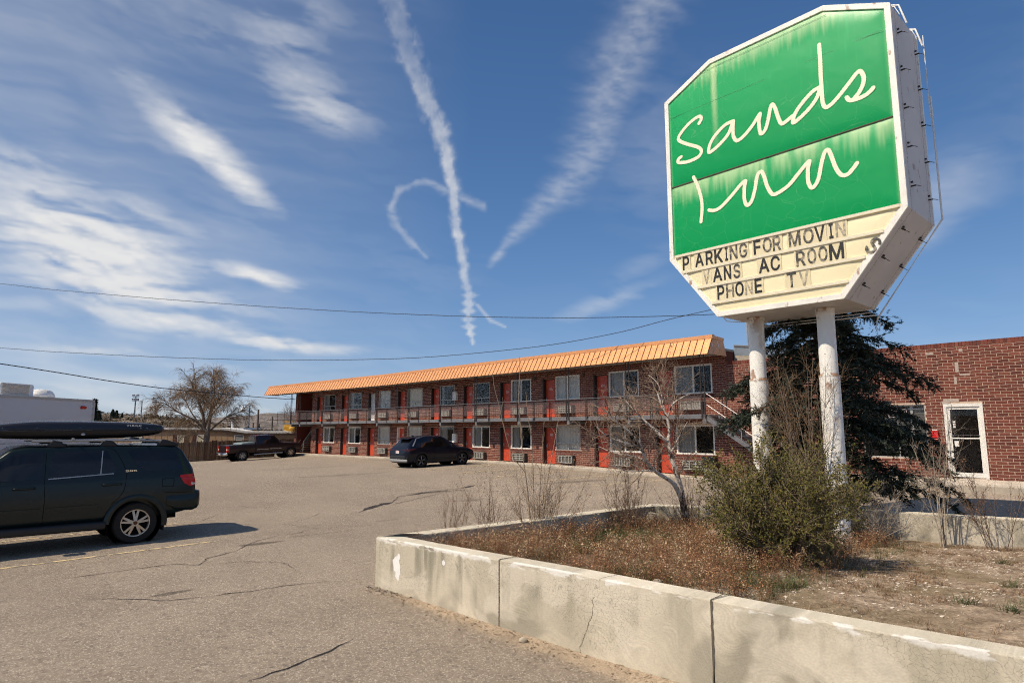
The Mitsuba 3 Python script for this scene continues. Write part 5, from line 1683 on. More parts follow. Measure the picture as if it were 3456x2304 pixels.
for w, key, gl in (([(-.48, 1.12), (-.10, 1.10), (-.02, 1.44), (-.12, 1.50), (-.30, 1.44)], 'side_window', 'tinted_glass'), ([(-.04, 1.09), (.83, 1.06), (.83, 1.545), (.35, 1.555), (.02, 1.51)], 'side_window', 'tinted_glass'), ([(.89, 1.06), (1.95, 1.04), (1.90, 1.12), (1.52, 1.46), (1.30, 1.53), (.89, 1.55)], 'side_window', 'tinted_glass')):
    for sd in (1, -1):
        v, f = bd.side_patch(rounded(w, .025), sd, .004)
        put(CAR + '__' + key, (CF(v), f), gl, smooth=True)
v, f = bd.top_patch([(-.40, -.52), (-.40, .52), (-.78, .60), (-.78, -.60)])
put(CAR + '__rear_window', (CF(v), f), 'tinted_glass', smooth=True)
v, f = bd.top_patch([(1.62, -.56), (1.62, .56), (2.48, .64), (2.48, -.64)])
put(CAR + '__windshield', (CF(v), f), 'tinted_glass', smooth=True)
for sd in (-1, 1):
    v, f = bd.side_patch([(-.56, 1.14), (-.50, 1.14), (-.17, 1.53), (-.02, 1.575), (.3, 1.60), (-.03, 1.595), (-.21, 1.545)], sd, .012)
    put(CAR + '__pillar_trim', (CF(v), f), 'silver_trim', smooth=True)
    v, f = bd.side_patch(rounded([(-.86, .86), (-.40, .985), (-.40, 1.03), (-.72, 1.02), (-.86, .97)], .015), sd, .010)
    put(CAR + '__tail_light', (CF(v), f), 'lamp_dark_red', smooth=True)
    for x in (0, 2.755):
        arch_ring(x, R_C * 1.12, R_C * 1.30, math.radians(-8), math.radians(188), sd * .905, sd * .945, R_C).put(CAR + '__arch_flare', 'trim_black', smooth=True, fn=CF)
    mb = MB()
    mb.mesh(m3.Manifold.batch_hull([m3.Manifold.sphere(.04, 8).translate([1.85 + dx, sd * (.97 + dy), 1.07 + dz]) for dx in (0, .08) for dy in (0, .13) for dz in (0, .08)]))
    mb.put(CAR + '__mirror', 'blue_car_paint', smooth=True, fn=CF)
mb = MB()
mb.mesh(m3.Manifold.batch_hull([m3.Manifold.sphere(.02, 8).translate([x, y, z]) for (x, y, z) in ((-.30, -.58, 1.59), (-.30, .58, 1.59), (-.60, -.52, 1.53), (-.60, .52, 1.53))]))
mb.put(CAR + '__roof_spoiler', 'blue_car_paint', smooth=40, fn=CF)
mb = MB()
for y0 in (-.84, .30):
    mb.box(-.905, -.885, y0, y0 + .54, .90, .965)
mb.put(CAR + '__tail_light_bar', 'lamp_dark_red', fn=CF)
mb = MB()
mb.mesh(m3.Manifold.batch_hull([m3.Manifold.sphere(.03, 8).translate([x, y, z]) for (x, y) in ((-.95, -.55), (-.95, .55), (-.88, -.83), (-.88, .83)) for z in (.36, .44)]))
mb.put(CAR + '__rear_skid_plate', 'silver_trim', smooth=40, fn=CF)
mb = MB()
mb.mesh(m3.Manifold.batch_hull([m3.Manifold.sphere(.03, 8).translate([x, y, z]) for (x, y) in ((-.94, -.55), (-.94, .55), (-.86, -.84), (-.86, .84)) for z in (.50, .62)]))
mb.put(CAR + '__rear_bumper', 'trim_black', smooth=40, fn=CF)
mb = MB()
mb.box(-.945, -.925, -.16, .16, .77, .92)
mb.put(CAR + '__number_plate', 'plate_paint', fn=CF)
mb = MB()
for ln in ([(.86, 1.58), (.86, 1.0), (.82, .5), (.80, .30)], [(.02, 1.45), (.0, 1.05), (.28, .80), (.36, .55)], [(2.02, 1.05), (2.05, .7), (2.10, .32)]):
    mb.add(*bd.seam(ln, -1))
mb.put(CAR + '__panel_seam', 'seam', fn=CF)
mb = MB()
mb.box(.3, 2.4, -.925, -.88, .26, .40)
mb.box(.3, 2.4, .88, .925, .26, .40)
mb.put(CAR + '__sill_cladding', 'trim_black', fn=CF, kind='stuff')
for x in (.28, 1.10):
    mb = MB()
    y = -bd.side_y([x], [.97])[0]
    mb.tube([[x, y, .965], [x + .03, y - .03, .967], [x + .2, y - .03, .965], [x + .23, y, .963]], .014, 6)
    mb.put(CAR + '__door_handle', 'blue_car_paint', fn=CF)
mb = MB()
mb.box(-.4, 3.3, -.7, .7, .2, .32)
mb.put(CAR + '__chassis', 'arch_liner', fn=CF)
mb = MB()
mb.mesh(m3.Manifold.batch_hull([m3.Manifold.sphere(.012, 6).translate([x, 0, z]) for x, z in ((.1, 1.665), (-.06, 1.665), (-.05, 1.71))]))
mb.put(CAR + '__antenna_fin', 'blue_car_paint', fn=CF)

# --- maroon pickup at the far corner
TRUCK = thing('pickup_truck', 'dark maroon crew cab pickup truck parked beside the wooden fence', 'pickup truck')
th_ = np.array([.735, .678])
R_P = .40
tl_ = np.array([-th_[1], th_[0]])
PF0 = frame([*(np.array([-21.22, 50.55]) + tl_ * .82), 0], th_)
g0p, g1p = -.40, -.20
PF = lambda v: PF0(v) + np.stack([np.zeros(len(v)), np.zeros(len(v)), g0p + (g1p - g0p) * np.asarray(v)[:, 0] / 3.9], 1)
bd = Body([(-1.18, .62, 1.20, 1.26, .86, .95, .92, .0), (.98, .55, 1.22, 1.28, .88, .97, .94, .0)], 24)
man = bd.mesh((0,), R_P, .62, 1.15)
put(TRUCK + '__cargo_bed', (PF(man.to_mesh().vert_properties[:, :3]), man.to_mesh().tri_verts), 'maroon_car_paint', smooth=32)
bc = Body([(1.00, .50, 1.24, 1.60, .88, .965, .74, .0), (1.02, .50, 1.24, 1.86, .88, .965, .74, .02), (1.25, .48, 1.24, 1.92, .89, .97, .73, .03), (2.2, .46, 1.22, 1.92, .89, .97, .73, .04), (2.55, .46, 1.20, 1.86, .89, .97, .73, .04), (3.15, .46, 1.18, 1.30, .89, .97, .78, .03), (3.9, .48, 1.16, 1.22, .88, .96, .78, .03), (4.65, .50, 1.06, 1.14, .84, .92, .74, .02), (4.84, .52, .92, .98, .78, .86, .66, .0)], 80)
man = bc.mesh((3.9,), R_P, .62, 1.15)
put(TRUCK + '__cab', (PF(man.to_mesh().vert_properties[:, :3]), man.to_mesh().tri_verts), 'maroon_car_paint', smooth=32)
liners(TRUCK, (0, 3.9), R_P, .96, PF, 1.15)
for x in (0, 3.9):
    for sd in (-1, 1):
        make_wheel(TRUCK, x, sd * .82, sd, R_P, .26, .58, 6, 'alloy' if x else 'silver_trim', False, 'alloy', PF)
for w in ([(1.20, 1.27), (2.06, 1.25), (2.06, 1.80), (1.24, 1.82)], [(2.14, 1.25), (3.02, 1.23), (2.95, 1.32), (2.52, 1.74), (2.14, 1.80)]):
    for sd in (1, -1):
        v, f = bc.side_patch(rounded(w, .03), sd, .004)
        put(TRUCK + '__side_window', (PF(v), f), 'tinted_glass', smooth=True)
MB().add([[.995, -.66, 1.30], [.995, .66, 1.30], [.992, .62, 1.82], [.992, -.62, 1.82]], [[0, 1, 2, 3]]).put(TRUCK + '__rear_window', 'grayish_glass', fn=PF)
v, f = bc.top_patch([(2.62, -.66), (2.62, .66), (3.12, .72), (3.12, -.72)])
put(TRUCK + '__windshield', (PF(v), f), 'tinted_glass', smooth=True)
mb = MB()
mb.mesh(m3.Manifold.batch_hull([m3.Manifold.sphere(.03, 8).translate([x, y, z]) for x, z in ((-.1, 1.30), (.9, 1.30), (.0, 1.38), (.9, 1.38)) for y in (-.9, .9)]))
mb.put(TRUCK + '__bed_cover', 'bin_gray', smooth=40, fn=PF)
mb = MB()
mb.box(-1.20, -1.17, -.80, .80, .68, 1.24)
mb.put(TRUCK + '__tailgate', 'maroon_car_paint', fn=PF)
for sd in (-1, 1):
    mb = MB()
    mb.box(-1.205, -1.02, sd * .90 - .075, sd * .90 + .075, .78, 1.22)
    tl = mb.put(TRUCK + '__tail_light', 'lamp_red', fn=PF)
    mb = MB()
    mb.box(-1.21, -1.10, sd * .90 - .08, sd * .90 + .08, .90, 1.0)
    mb.put(tl + '__reverse_lens', 'lamp_clear', fn=PF)
    mb = MB()
    mb.mesh(m3.Manifold.batch_hull([m3.Manifold.sphere(.05, 8).translate([2.85 + dx, sd * (1.02 + dy), 1.27 + dz]) for dx in (0, .06) for dy in (0, .14) for dz in (0, .16)]))
    mb.put(TRUCK + '__mirror', 'black_plastic' if sd > 0 else 'maroon_car_paint', smooth=True, fn=PF)
    for x in (0, 3.9):
        arch_ring(x, R_P * 1.14, R_P * 1.34, math.radians(0), math.radians(180), sd * .95, sd * .99, R_P).put(TRUCK + '__arch_flare', 'maroon_car_paint', smooth=True, fn=PF)
mb = MB()
mb.mesh(m3.Manifold.batch_hull([m3.Manifold.sphere(.05, 8).translate([x, y, z]) for x, y in ((-1.36, -.7), (-1.36, .7), (-1.16, -.93), (-1.16, .93)) for z in (.55, .66)]))
mb.put(TRUCK + '__rear_bumper', 'chrome', smooth=40, fn=PF)
mb = MB()
mb.box(-1.42, -1.40, -.15, .15, .56, .68)
mb.put(TRUCK + '__number_plate', 'plate_paint', fn=PF)
mb = MB()
for x0, x1 in ((1.12, 2.06), (2.14, 3.1)):
    v, f = bc.side_patch([(x0, .80), (x1, .79), (x1, .835), (x0, .845)], -1, .016)
    mb.add(v, f)
mb.put(TRUCK + '__side_moulding', 'silver_trim', fn=PF, kind='stuff')
mb = MB()
mb.tube([[.9, -.95, .45], [3.2, -.95, .45]], .05, 8)
mb.put(TRUCK + '__side_step', 'silver_trim', fn=PF)
mb = MB()
for ln in ([(2.10, 1.86), (2.10, 1.2), (2.10, .52)], [(3.08, 1.26), (3.10, .9), (3.10, .5)], [(1.10, 1.84), (1.08, 1.2), (1.08, .52)]):
    mb.add(*bc.seam(ln, -1, .014))
mb.put(TRUCK + '__panel_seam', 'seam', fn=PF)
mb = MB()
mb.box(-1.1, 4.5, -.6, .6, .34, .55)
mb.put(TRUCK + '__chassis', 'arch_liner', fn=PF)
mb = MB()
for x, y in ((1.2, -.55), (1.2, 0.0), (1.2, .55)):
    mb.mesh(m3.Manifold.sphere(.035, 8).translate([1.16, y, 1.955]))
mb.put(TRUCK + '__cab_light', 'lamp_red', fn=PF, kind='stuff')

# --- white travel trailer behind the SUV
RV = thing('travel_trailer', 'white travel trailer with roof air conditioner, behind the dark green SUV', 'trailer')
RF = frame([-12.5, 19.05, float(gz(-13, 17))], [-.11, -.994])      # local x runs from the far corner towards the camera; +y is the side we see
mat('trailer_white', proc(lambda p, n, uv: mi.Color3f(.62, .62, .63) * (.93 + .1 * fbm(p.x, p.y, p.z, 2))), .45)
H0 = 3.10
mb = MB()
mb.mesh(m3.Manifold.batch_hull([m3.Manifold.sphere(.06, 12).translate([x, y, z]) for x in (.06, 5.6) for y in (-2.3, -.06) for z in (.62, H0 - .06)]))
mb.put(RV + '__shell', 'trailer_white', smooth=35, fn=RF)
mat('trailer_trim', (.48, .46, .42), .5)
mb = MB()
mb.box(-.012, 5.66, -.02, .014, H0 - .075, H0 - .005)
mb.put(RV + '__gutter', 'trailer_trim', fn=RF)
mb = MB()
mb.box(-.03, .04, -.03, .012, .62, H0 - .08)
mb.put(RV + '__corner_trim', 'trailer_trim', fn=RF)
mb = MB()
mb.mesh(m3.Manifold.batch_hull([m3.Manifold.sphere(.025, 8).translate([x, .012, z]) for x in (.33, .50) for z in (H0 - .26, H0 - .22)]))
mb.put(RV + '__marker_light', 'lamp_red', smooth=True, fn=RF)
poly = rounded([(.95, .9), (2.6, .9), (2.6, 1.75), (.95, 1.75)], .12)
m = extrude(Polygon(poly), .02)
v = np.array(m.vertices)
put(RV + '__window', (RF(np.stack([v[:, 0], v[:, 2] + .002, v[:, 1]], 1)), m.faces), 'tinted_glass')
mat('decal_gray', (.20, .20, .22), .5)
mb = MB()
for (x0, x1, za, zb2, h) in ((1.75, 3.6, 2.28, 2.30, .02), (1.85, 3.4, 2.24, 1.95, .05), (2.1, 3.9, 1.86, 1.86, .02)):
    mb.add([[x0, .004, za], [x1, .004, zb2], [x1, .004, zb2 + h], [x0, .004, za + h * .4]], [[0, 1, 2, 3]])
mb.put(RV + '__stripe', 'decal_gray', fn=RF, kind='stuff')
mat('ac_beige', (.50, .43, .35), .6)
mb = MB()
mb.mesh(m3.Manifold.batch_hull([m3.Manifold.sphere(.05, 8).translate([x, y, z]) for x in (1.65, 2.6) for y in (-1.35, -.55) for z in (H0 + .02, H0 + .30)]))
ac = mb.put(RV + '__air_conditioner', 'off_white', smooth=40, fn=RF)
mb = MB()
for k in range(8):
    mb.box(1.78, 2.60, -.502, -.485, H0 + .05 + k * .035, H0 + .072 + k * .035)
mb.put(ac + '__louvre', 'ac_beige', fn=RF, kind='stuff')
mb = MB()
v, f = revolve([(.001, .24), (.12, .235), (.22, .19), (.28, .10), (.30, .03), (.26, 0)], 24)
mb.add(v * [1.2, 1, 1] + [.98, -.85, H0 + .02], f)
mb.put(RV + '__roof_vent', 'off_white', smooth=True, fn=RF)
mb = MB()
mb.box(.3, 5.4, -2.2, -.15, .42, .60)
mb.tube([[5.6, -1.2, .5], [6.6, -1.2, .5]], .06, 8)
mb.put(RV + '__chassis', 'trim_black', fn=RF, kind='stuff')
for x in (2.4, 3.3):
    for y, sd in ((-.2, 1), (-2.16, -1)):
        make_wheel(RV, x, y, sd, .34, .2, .6, 6, 'off_white', False, 'silver_trim', RF)
# ---------------------------------------------------------------- beyond the lot: fence, mobile home, poles, wires
mat('fence_wood', proc(lambda p, n, uv: mix([.085, .048, .028], [.17, .10, .058], fbm(p.x * 9, p.y * 9, p.z * 1.2, 3))), .85, spec=.15)
mat('fence_wood_pale', proc(lambda p, n, uv: mix([.13, .085, .055], [.23, .155, .10], fbm(p.x * 9, p.y * 9, p.z * 1.2, 3))), .85, spec=.15)
mat('fence_wood_dark', proc(lambda p, n, uv: mix([.06, .034, .022], [.125, .072, .042], fbm(p.x * 9, p.y * 9, p.z * 1.2, 3))), .85, spec=.15)
FENCE = thing('wooden_fence', 'brown wooden board fence at the far edge of the parking lot', 'fence')
fa, fd = np.array([-27.43, 54.43]), np.array([.803, .596])
FF = frame([*fa, 0], fd)
r = np.random.default_rng(17)
x, variants = -9.0, {}
while x < 9.6:
    w = float(r.choice([.135, .14, .145]))
    p = fa + fd * x
    z0 = float(gz(p[0], p[1])) - .05
    top = 1.00 + .022 * (x + 1) + r.uniform(-.05, .05) + (.06 if 1.8 < x < 2.3 else 0)
    h = top - z0
    k = (w, int(r.integers(0, 3)))
    if k not in variants:      # a dog-eared board of unit height, standing
        y = 0
        v = [[-w / 2, 0, 0], [w / 2, 0, 0], [w / 2, 0, .965], [w / 2 - .03, 0, 1], [-w / 2 + .03, 0, 1], [-w / 2, 0, .965]]
        v = np.array(v + [[a, .02, c] for a, b, c in v])
        q = [[0, 1, 2, 5], [5, 2, 3, 4], [6, 11, 8, 7], [11, 10, 9, 8], [0, 6, 7, 1], [1, 7, 8, 2], [2, 8, 9, 3], [3, 9, 10, 4], [4, 10, 11, 5], [5, 11, 6, 0]]
        variants[k] = mikit.ply((v, np.array(q)), ('fence_wood', 'fence_wood_pale', 'fence_wood_dark')[k[1]])
    m = np.eye(4)
    lean = r.uniform(-.008, .008)
    m[:3, 0] = [fd[0], fd[1], lean]
    m[:3, 1] = [-fd[1], fd[0], 0]
    m[2, 2] = h
    m[:3, 3] = [p[0] + fd[1] * r.uniform(-.006, .006), p[1], z0]
    scene[numbered(FENCE + '__board')] = {**variants[k], 'to_world': T(m)}
    x += w + .012
mb = MB()
for z in (-.3, .75):
    mb.box(-9, 9.6, .03, .075, z, z + .09)
mb.put(FENCE + '__rail', 'fence_wood_dark', fn=FF, kind='stuff')

HOME = thing('mobile_home', 'long tan mobile home with pale roof behind the wooden fence', 'mobile home')
ha, hb = np.array([-41.5, 60.6]), np.array([-20.6, 64.75])
hd_ = (hb - ha) / np.linalg.norm(hb - ha)
HL = float(np.linalg.norm(hb - ha))
HF = frame([*ha, 0], hd_)
mat('tan_siding', proc(lambda p, n, uv: mi.Color3f(.36, .24, .145) * (.85 + .25 * fbm(p.x, p.y, p.z * 3, 3))), .7)
mat('white_roofing', proc(lambda p, n, uv: mi.Color3f(.66, .65, .62) * (.75 + .4 * fbm(p.x * .8, p.y * .8, p.z * 4, 3))), .6)
mat('roof_edge_brown', (.05, .028, .018), .7)
mat('shutter_brown', (.06, .018, .014), .6)
rz = lambda s: np.interp(s, [0, HL - 8.0, HL - 6.0, HL], [2.26, 2.22, 1.90, 1.88])
ss = np.linspace(0, HL, 40)
def strip(y0, y1, z0, z1, m, key):
    v, q = [], []
    for s in ss:
        b = rz(s)
        v += [[s, y0, b + z0], [s, y0, b + z1], [s, y1, b + z1], [s, y1, b + z0]]
    for k in range(len(ss) - 1):
        for e in range(4):
            q.append([k * 4 + e, (k + 1) * 4 + e, (k + 1) * 4 + (e + 1) % 4, k * 4 + (e + 1) % 4])
    mb = MB().add(v, q)
    e = (len(ss) - 1) * 4
    mb.f.append(np.array([[0, 1, 2], [0, 2, 3], [e, e + 2, e + 1], [e, e + 3, e + 2]]))
    return mb.put(key, m, fn=HF)
strip(-.10, 4.3, -.20, .02, 'white_roofing', HOME + '__roof')
strip(-.12, -.04, -.40, -.19, 'roof_edge_brown', HOME + '__roof_edge')
mb = MB()
for k in range(len(ss) - 1):
    mb.add([[ss[k], .0, -2.4], [ss[k + 1], .0, -2.4], [ss[k + 1], .0, rz(ss[k + 1]) - .2], [ss[k], .0, rz(ss[k]) - .2]], [[0, 1, 2, 3]])
    if k % 1 == 0:
        mb.box(ss[k] - .015, ss[k] + .015, -.022, .0, -2.4, rz(ss[k]) - .35)
mb.box(0, HL, .02, 4.2, -2.4, 1.6)
mb.put(HOME + '__siding', 'tan_siding', fn=HF)
def home_s(S):      # distance along the front wall of a point seen at azimuth S
    return S
for (s0, s1, z0, z1, sh) in ((9.15, 9.75, .45, 1.55, True), (10.9, 11.5, .45, 1.55, True), (14.35, 15.2, .98, 1.56, False), (15.80, 16.62, .98, 1.56, False), (5.2, 6.0, .6, 1.5, False)):
    mb = MB()
    for q in ((s0, s0 + .05, z0, z1), (s1 - .05, s1, z0, z1), (s0 + .05, s1 - .05, z0, z0 + .05), (s0 + .05, s1 - .05, z1 - .05, z1), (s0 + .05, s1 - .05, z0 + (z1 - z0) * .28, z0 + (z1 - z0) * .28 + .03)):
        mb.box(q[0], q[1], -.055, .0, q[2], q[3])
    w = mb.put(HOME + '__window', 'white_vinyl', fn=HF)
    mb = MB()
    mb.box(s0 + .05, s1 - .05, -.03, -.02, z0 + .05, z1 - .05)
    mb.put(w + '__pane', 'tinted_glass' if s0 > 15.5 else ('curtain_dim' if s0 > 14 else 'blind_tan'), fn=HF)
    if sh:
        for (a, b) in ((s0 - .42, s0 - .03), (s1 + .03, s1 + .42)):
            mb = MB()
            mb.box(a, b, -.04, -.005, z0, z1)
            for z in np.arange(z0 + .08, z1 - .06, .09):
                mb.box(a + .05, b - .05, -.052, -.04, z, z + .05)
            mb.put(HOME + '__shutter', 'shutter_brown', fn=HF)
COOLER = thing('covered_cooler', 'roof cooler wrapped in a yellow tarp at the end of the mobile home', 'cooler')
mat('yellow_tarp', proc(lambda p, n, uv: mi.Color3f(.55, .30, .025) * (.75 + .5 * fbm(p.x * 4, p.y * 4, p.z * 4, 3))), .6)
b = trimesh.creation.box([.88, .9, 1.02], bounds=None)
v, f = trimesh.remesh.subdivide_to_size(b.vertices, b.faces, .11)
nz = meshkit.fbm(v * 3.3, 3, 3)[:, None] - .5
v = v * (1 + .13 * nz) * np.where(v[:, 2:] > 0, [.94, .94, 1], [1.02, 1.02, 1])
t_ = trimesh.Trimesh(v, f, process=True)
put(COOLER + '__tarp', (t_.vertices + [-22.5, 64.75, 2.36], t_.faces), 'yellow_tarp', smooth=50)
b = trimesh.creation.icosphere(3, .42)
v = b.vertices * [.9, .8, .9]
v = v * (1 + .3 * (meshkit.fbm(v * 4, 3, 8)[:, None] - .5))
put(COOLER + '__tarp_fold', (v + [-22.05, 64.4, 2.13], b.faces), 'yellow_tarp', smooth=True)
mb = MB()
for s in (-.5, 0, .5):
    mb.tube([[-22.9, 64.3 + s * .1, 1.97 + s * .05], [-22.4, 64.05, 1.80 + s * .1], [-21.8, 64.2, 1.9]], .02, 5)
mb.put(COOLER + '__rope', 'blind_tan')

# poles and lights
mat('pole_steel', (.20, .21, .23), .5, metal=.4)
mat('pole_wood', (.10, .072, .052), .9)
def pole(name, label, cat, x, y, z0, z1, r0, r1, m, head, group=None):
    k = thing(name, label, cat, group)
    MB().tube([[x, y, z0], [x, y, (z0 + z1) / 2], [x, y, z1]], [r0, (r0 + r1) / 2, r1], 8).put(k + '__pole', m, smooth=True)
    if head == 'stadium':
        mb = MB()
        for z in (z1 - .15, z1 - 1.1):
            mb.box(x - .75, x + .75, y - .08, y + .08, z - .08, z + .05)
        mb.put(k + '__cross_arm', m)
        for z in (z1 - .15, z1 - 1.1):
            for dx in (-.68, -.3, .3, .68):
                mb = MB()
                v, f = revolve([(.001, .22), (.14, .18), (.19, -.16), (.001, -.18)], 10)
                mb.add(v + [x + dx, y - .1, z + .32], f)
                mb.put(k + '__floodlight', 'pole_steel')
    elif head == 'arm':
        mb = MB()
        mb.tube([[x, y, z1 - .1], [x - .4, y, z1 + .02], [x - .8, y, z1 + .05]], .06, 6)
        mb.put(k + '__arm', m)
        MB().box(x - 1.5, x - .7, y - .16, y + .16, z1 - .03, z1 + .12).put(k + '__lamp_head', 'pole_steel')
    elif head == 'yard':
        mb = MB()
        mb.tube([[x, y, z1 - .25], [x - .5, y, z1 + .1], [x - 1.3, y, z1 + .28], [x - 2.0, y, z1 + .2]], .035, 6)
        mb.put(k + '__arm', 'pole_steel')
        mb = MB()
        v, f = revolve([(.001, .42), (.12, .40), (.16, .1), (.34, -.05), (.30, -.32), (.1, -.42), (.001, -.42)], 14)
        mb.add(v + [x - 2.1, y, z1 + .05], f)
        mb.put(k + '__lamp_head', 'off_white', smooth=40)
    elif head == 'cross':
        MB().box(x - 1.1, x + 1.1, y - .07, y + .07, z1 - .75, z1 - .6).put(k + '__cross_arm', m)
        mb = MB()
        for dx in (-1, -.5, .5, 1):
            mb.tube([[x + dx, y, z1 - .6], [x + dx, y, z1 - .4]], .06, 6)
        mb.put(k + '__insulator', 'off_white', kind='stuff')
    return k
pole('stadium_light', 'tall twin bank stadium light pole, taller one just right of the trailer', 'light pole', -89.0, 150.4, 2.0, 9.9, .20, .13, 'pole_steel', 'stadium', 'stadium lights over the field')
pole('stadium_light', 'tall twin bank stadium light pole standing left of the bare willow crown', 'light pole', -84.2, 150.5, 2.0, 9.2, .20, .13, 'pole_steel', 'stadium', 'stadium lights over the field')
pole('street_lamp', 'slim gray lamp post with one short arm between two stadium lights', 'street lamp', -75.8, 130.4, 1.0, 7.9, .15, .10, 'pole_steel', 'arm')
pole('street_lamp', 'slim gray lamp post with short arm between willow and motel', 'street lamp', -57.9, 140.6, -.5, 7.3, .17, .12, 'pole_steel', 'arm')
pole('yard_light', 'thick wooden pole with white bulb shaped yard lamp on curved arm', 'street lamp', -34.0, 85.5, -2.2, 4.7, .15, .125, 'pole_wood', 'yard')
pole('utility_pole', 'wooden utility pole with crossarm nearest the motel end', 'utility pole', -49.1, 130.9, -2, 4.7, .19, .15, 'pole_wood', 'cross')
pole('utility_pole', 'short wooden pole left of the crossarm pole, in front of hills', 'utility pole', -50.6, 128, -2, 3.2, .17, .15, 'pole_wood', None)
pole('utility_pole', 'dark wooden pole on the brushy bank beside the trailer', 'utility pole', -88.7, 140.9, .5, 5.2, .22, .2, 'pole_wood', None)
pole('utility_pole', 'thin wooden pole second from the yard light before the hills', 'utility pole', -52.2, 129, -2, 3.4, .16, .14, 'pole_wood', None)
GOAL = thing('goal_frame', 'pale goal frame on the field beyond the mobile home roof', 'goal frame')
mb = MB()
for x in (-100.2, -97.2):
    mb.tube([[x, 171.4, .8], [x, 171.4, 4.0]], .10, 6)
mb.put(GOAL + '__post', 'white_vinyl', kind='stuff')
MB().tube([[-102.0, 171.4, 4.0], [-94.5, 171.4, 4.15]], .13, 6).put(GOAL + '__crossbar', 'white_vinyl')
SHED = thing('white_shed', 'small white building among the trees on the bank', 'shed')
mb = MB()
mb.box(-123.0, -120.4, 200, 204, 2.6, 6.2)
mb.put(SHED + '__wall', 'off_white')
mb = MB()
mb.add([[-123.3, 199.8, 6.2], [-120.1, 199.8, 6.2], [-121.7, 199.8, 7.1], [-123.3, 204.2, 6.2], [-120.1, 204.2, 6.2], [-121.7, 204.2, 7.1]], [[0, 1, 4, 3], [0, 2, 5, 3], [1, 2, 5, 4]])
mb.f.append(np.array([[0, 1, 2], [3, 5, 4]]))
mb.put(SHED + '__roof', 'off_white')
HUT = thing('flat_roofed_building', 'low building with white flat roof seen over the mobile home', 'building')
MB().box(-46.0, -41.4, 98, 104, -2, 2.05).put(HUT + '__wall', 'tan_siding')
MB().box(-46.3, -41.0, 97.7, 104.3, 2.05, 2.35).put(HUT + '__roof', 'white_roofing')
MB().tube([[-43.3, 99, 2.3], [-43.3, 99, 3.3]], .16, 8).put(HUT + '__roof_vent', 'off_white')
CLF = thing('chain_link_fence', 'chain link fence along the far field behind the mobile home', 'fence')
mb = MB()
cp = [np.array([-76 + 44 * u, 108 + 12 * u]) for u in np.linspace(0, 1, 23)]
for p in cp:
    mb.tube([[*p, -2.2], [*p, 2.6 if p[0] < -60 else 1.8]], .05, 5)
mb.put(CLF + '__post', 'pole_steel', kind='stuff')
mb = MB()
for z in (1.75,):
    mb.tube([[*p, (2.55 if p[0] < -60 else 1.75)] for p in cp], .035, 5)
mb.put(CLF + '__top_rail', 'pole_steel')
mb = MB()
for k in range(len(cp) - 1):
    a, b = cp[k], cp[k + 1]
    for q in np.linspace(-2, 1.7, 14):
        mb.tube([[*a, q], [*b, q]], .012, 3)
mb.put(CLF + '__mesh', 'pole_steel', kind='stuff')

def wire(label, pts, r=.013, twist=0.):
    p = curve(np.array(pts)[:, :2], 6), np.array(pts)
    s = np.linspace(0, 1, len(p[0]))
    z = PchipInterpolator(np.linspace(0, 1, len(pts)), p[1][:, 2])(s)
    k = tag(MB().tube(np.c_[p[0], z + twist * np.sin(s * 300)], r, 5).put('overhead_wire', 'wire_black', smooth=True), label, 'wire')
wire('upper black overhead wire crossing the sky to the office roof mast', [(-36.21, 43.86, 12.24), (-30.69, 41.89, 11.36), (-20.82, 38.36, 9.95), (-12.50, 35.39, 8.86), (-5.90, 33.02, 8.10), (0, 30.91, 7.54), (4.57, 29.28, 7.25), (8.97, 27.71, 7.11), (10.26, 27.27, 7.12)], .016)
wire('middle black overhead wire sagging above the orange roof edge', [(-32.63, 40.09, 7.19), (-27.96, 38.69, 6.77), (-19.36, 36.11, 6.13), (-11.83, 33.86, 5.73), (-5.66, 32.01, 5.62), (.50, 30.17, 5.90), (4.51, 28.97, 6.40), (7.33, 28.13, 7.02), (10.22, 27.24, 7.55)], .015)
wire('lowest twisted black wire running to the far end of the motel', [(-27.68, 34.11, 5.57), (-26.64, 37.02, 5.36), (-25.43, 40.39, 5.08), (-23.97, 44.45, 4.86), (-22.20, 49.38, 4.77), (-20.91, 53.00, 4.71), (-19.49, 56.94, 4.72)], .028)
wire('thin black wire behind the spruce above the office roof', [(10.4, 27.3, 6.6), (14, 26, 5.6), (18, 25, 5.3), (24, 24, 5.5)], .010)
MAST = thing('service_mast', 'gray metal service mast on the roof beside the orange roof edge', 'mast')
MB().tube([[10.23, 27.26, 4.7], [10.23, 27.26, 7.65]], .035, 8).put(MAST + '__pipe', 'galvanised')
MB().tube([[10.23, 27.26, 7.65], [10.18, 27.2, 7.78], [10.1, 27.15, 7.72]], .05, 8).put(MAST + '__weather_head', 'galvanised')
MB().tube([[10.3, 27.3, 7.5], [10.45, 27.1, 6.0], [10.6, 27.3, 4.9]], .012, 5).put(MAST + '__cable', 'wire_black')

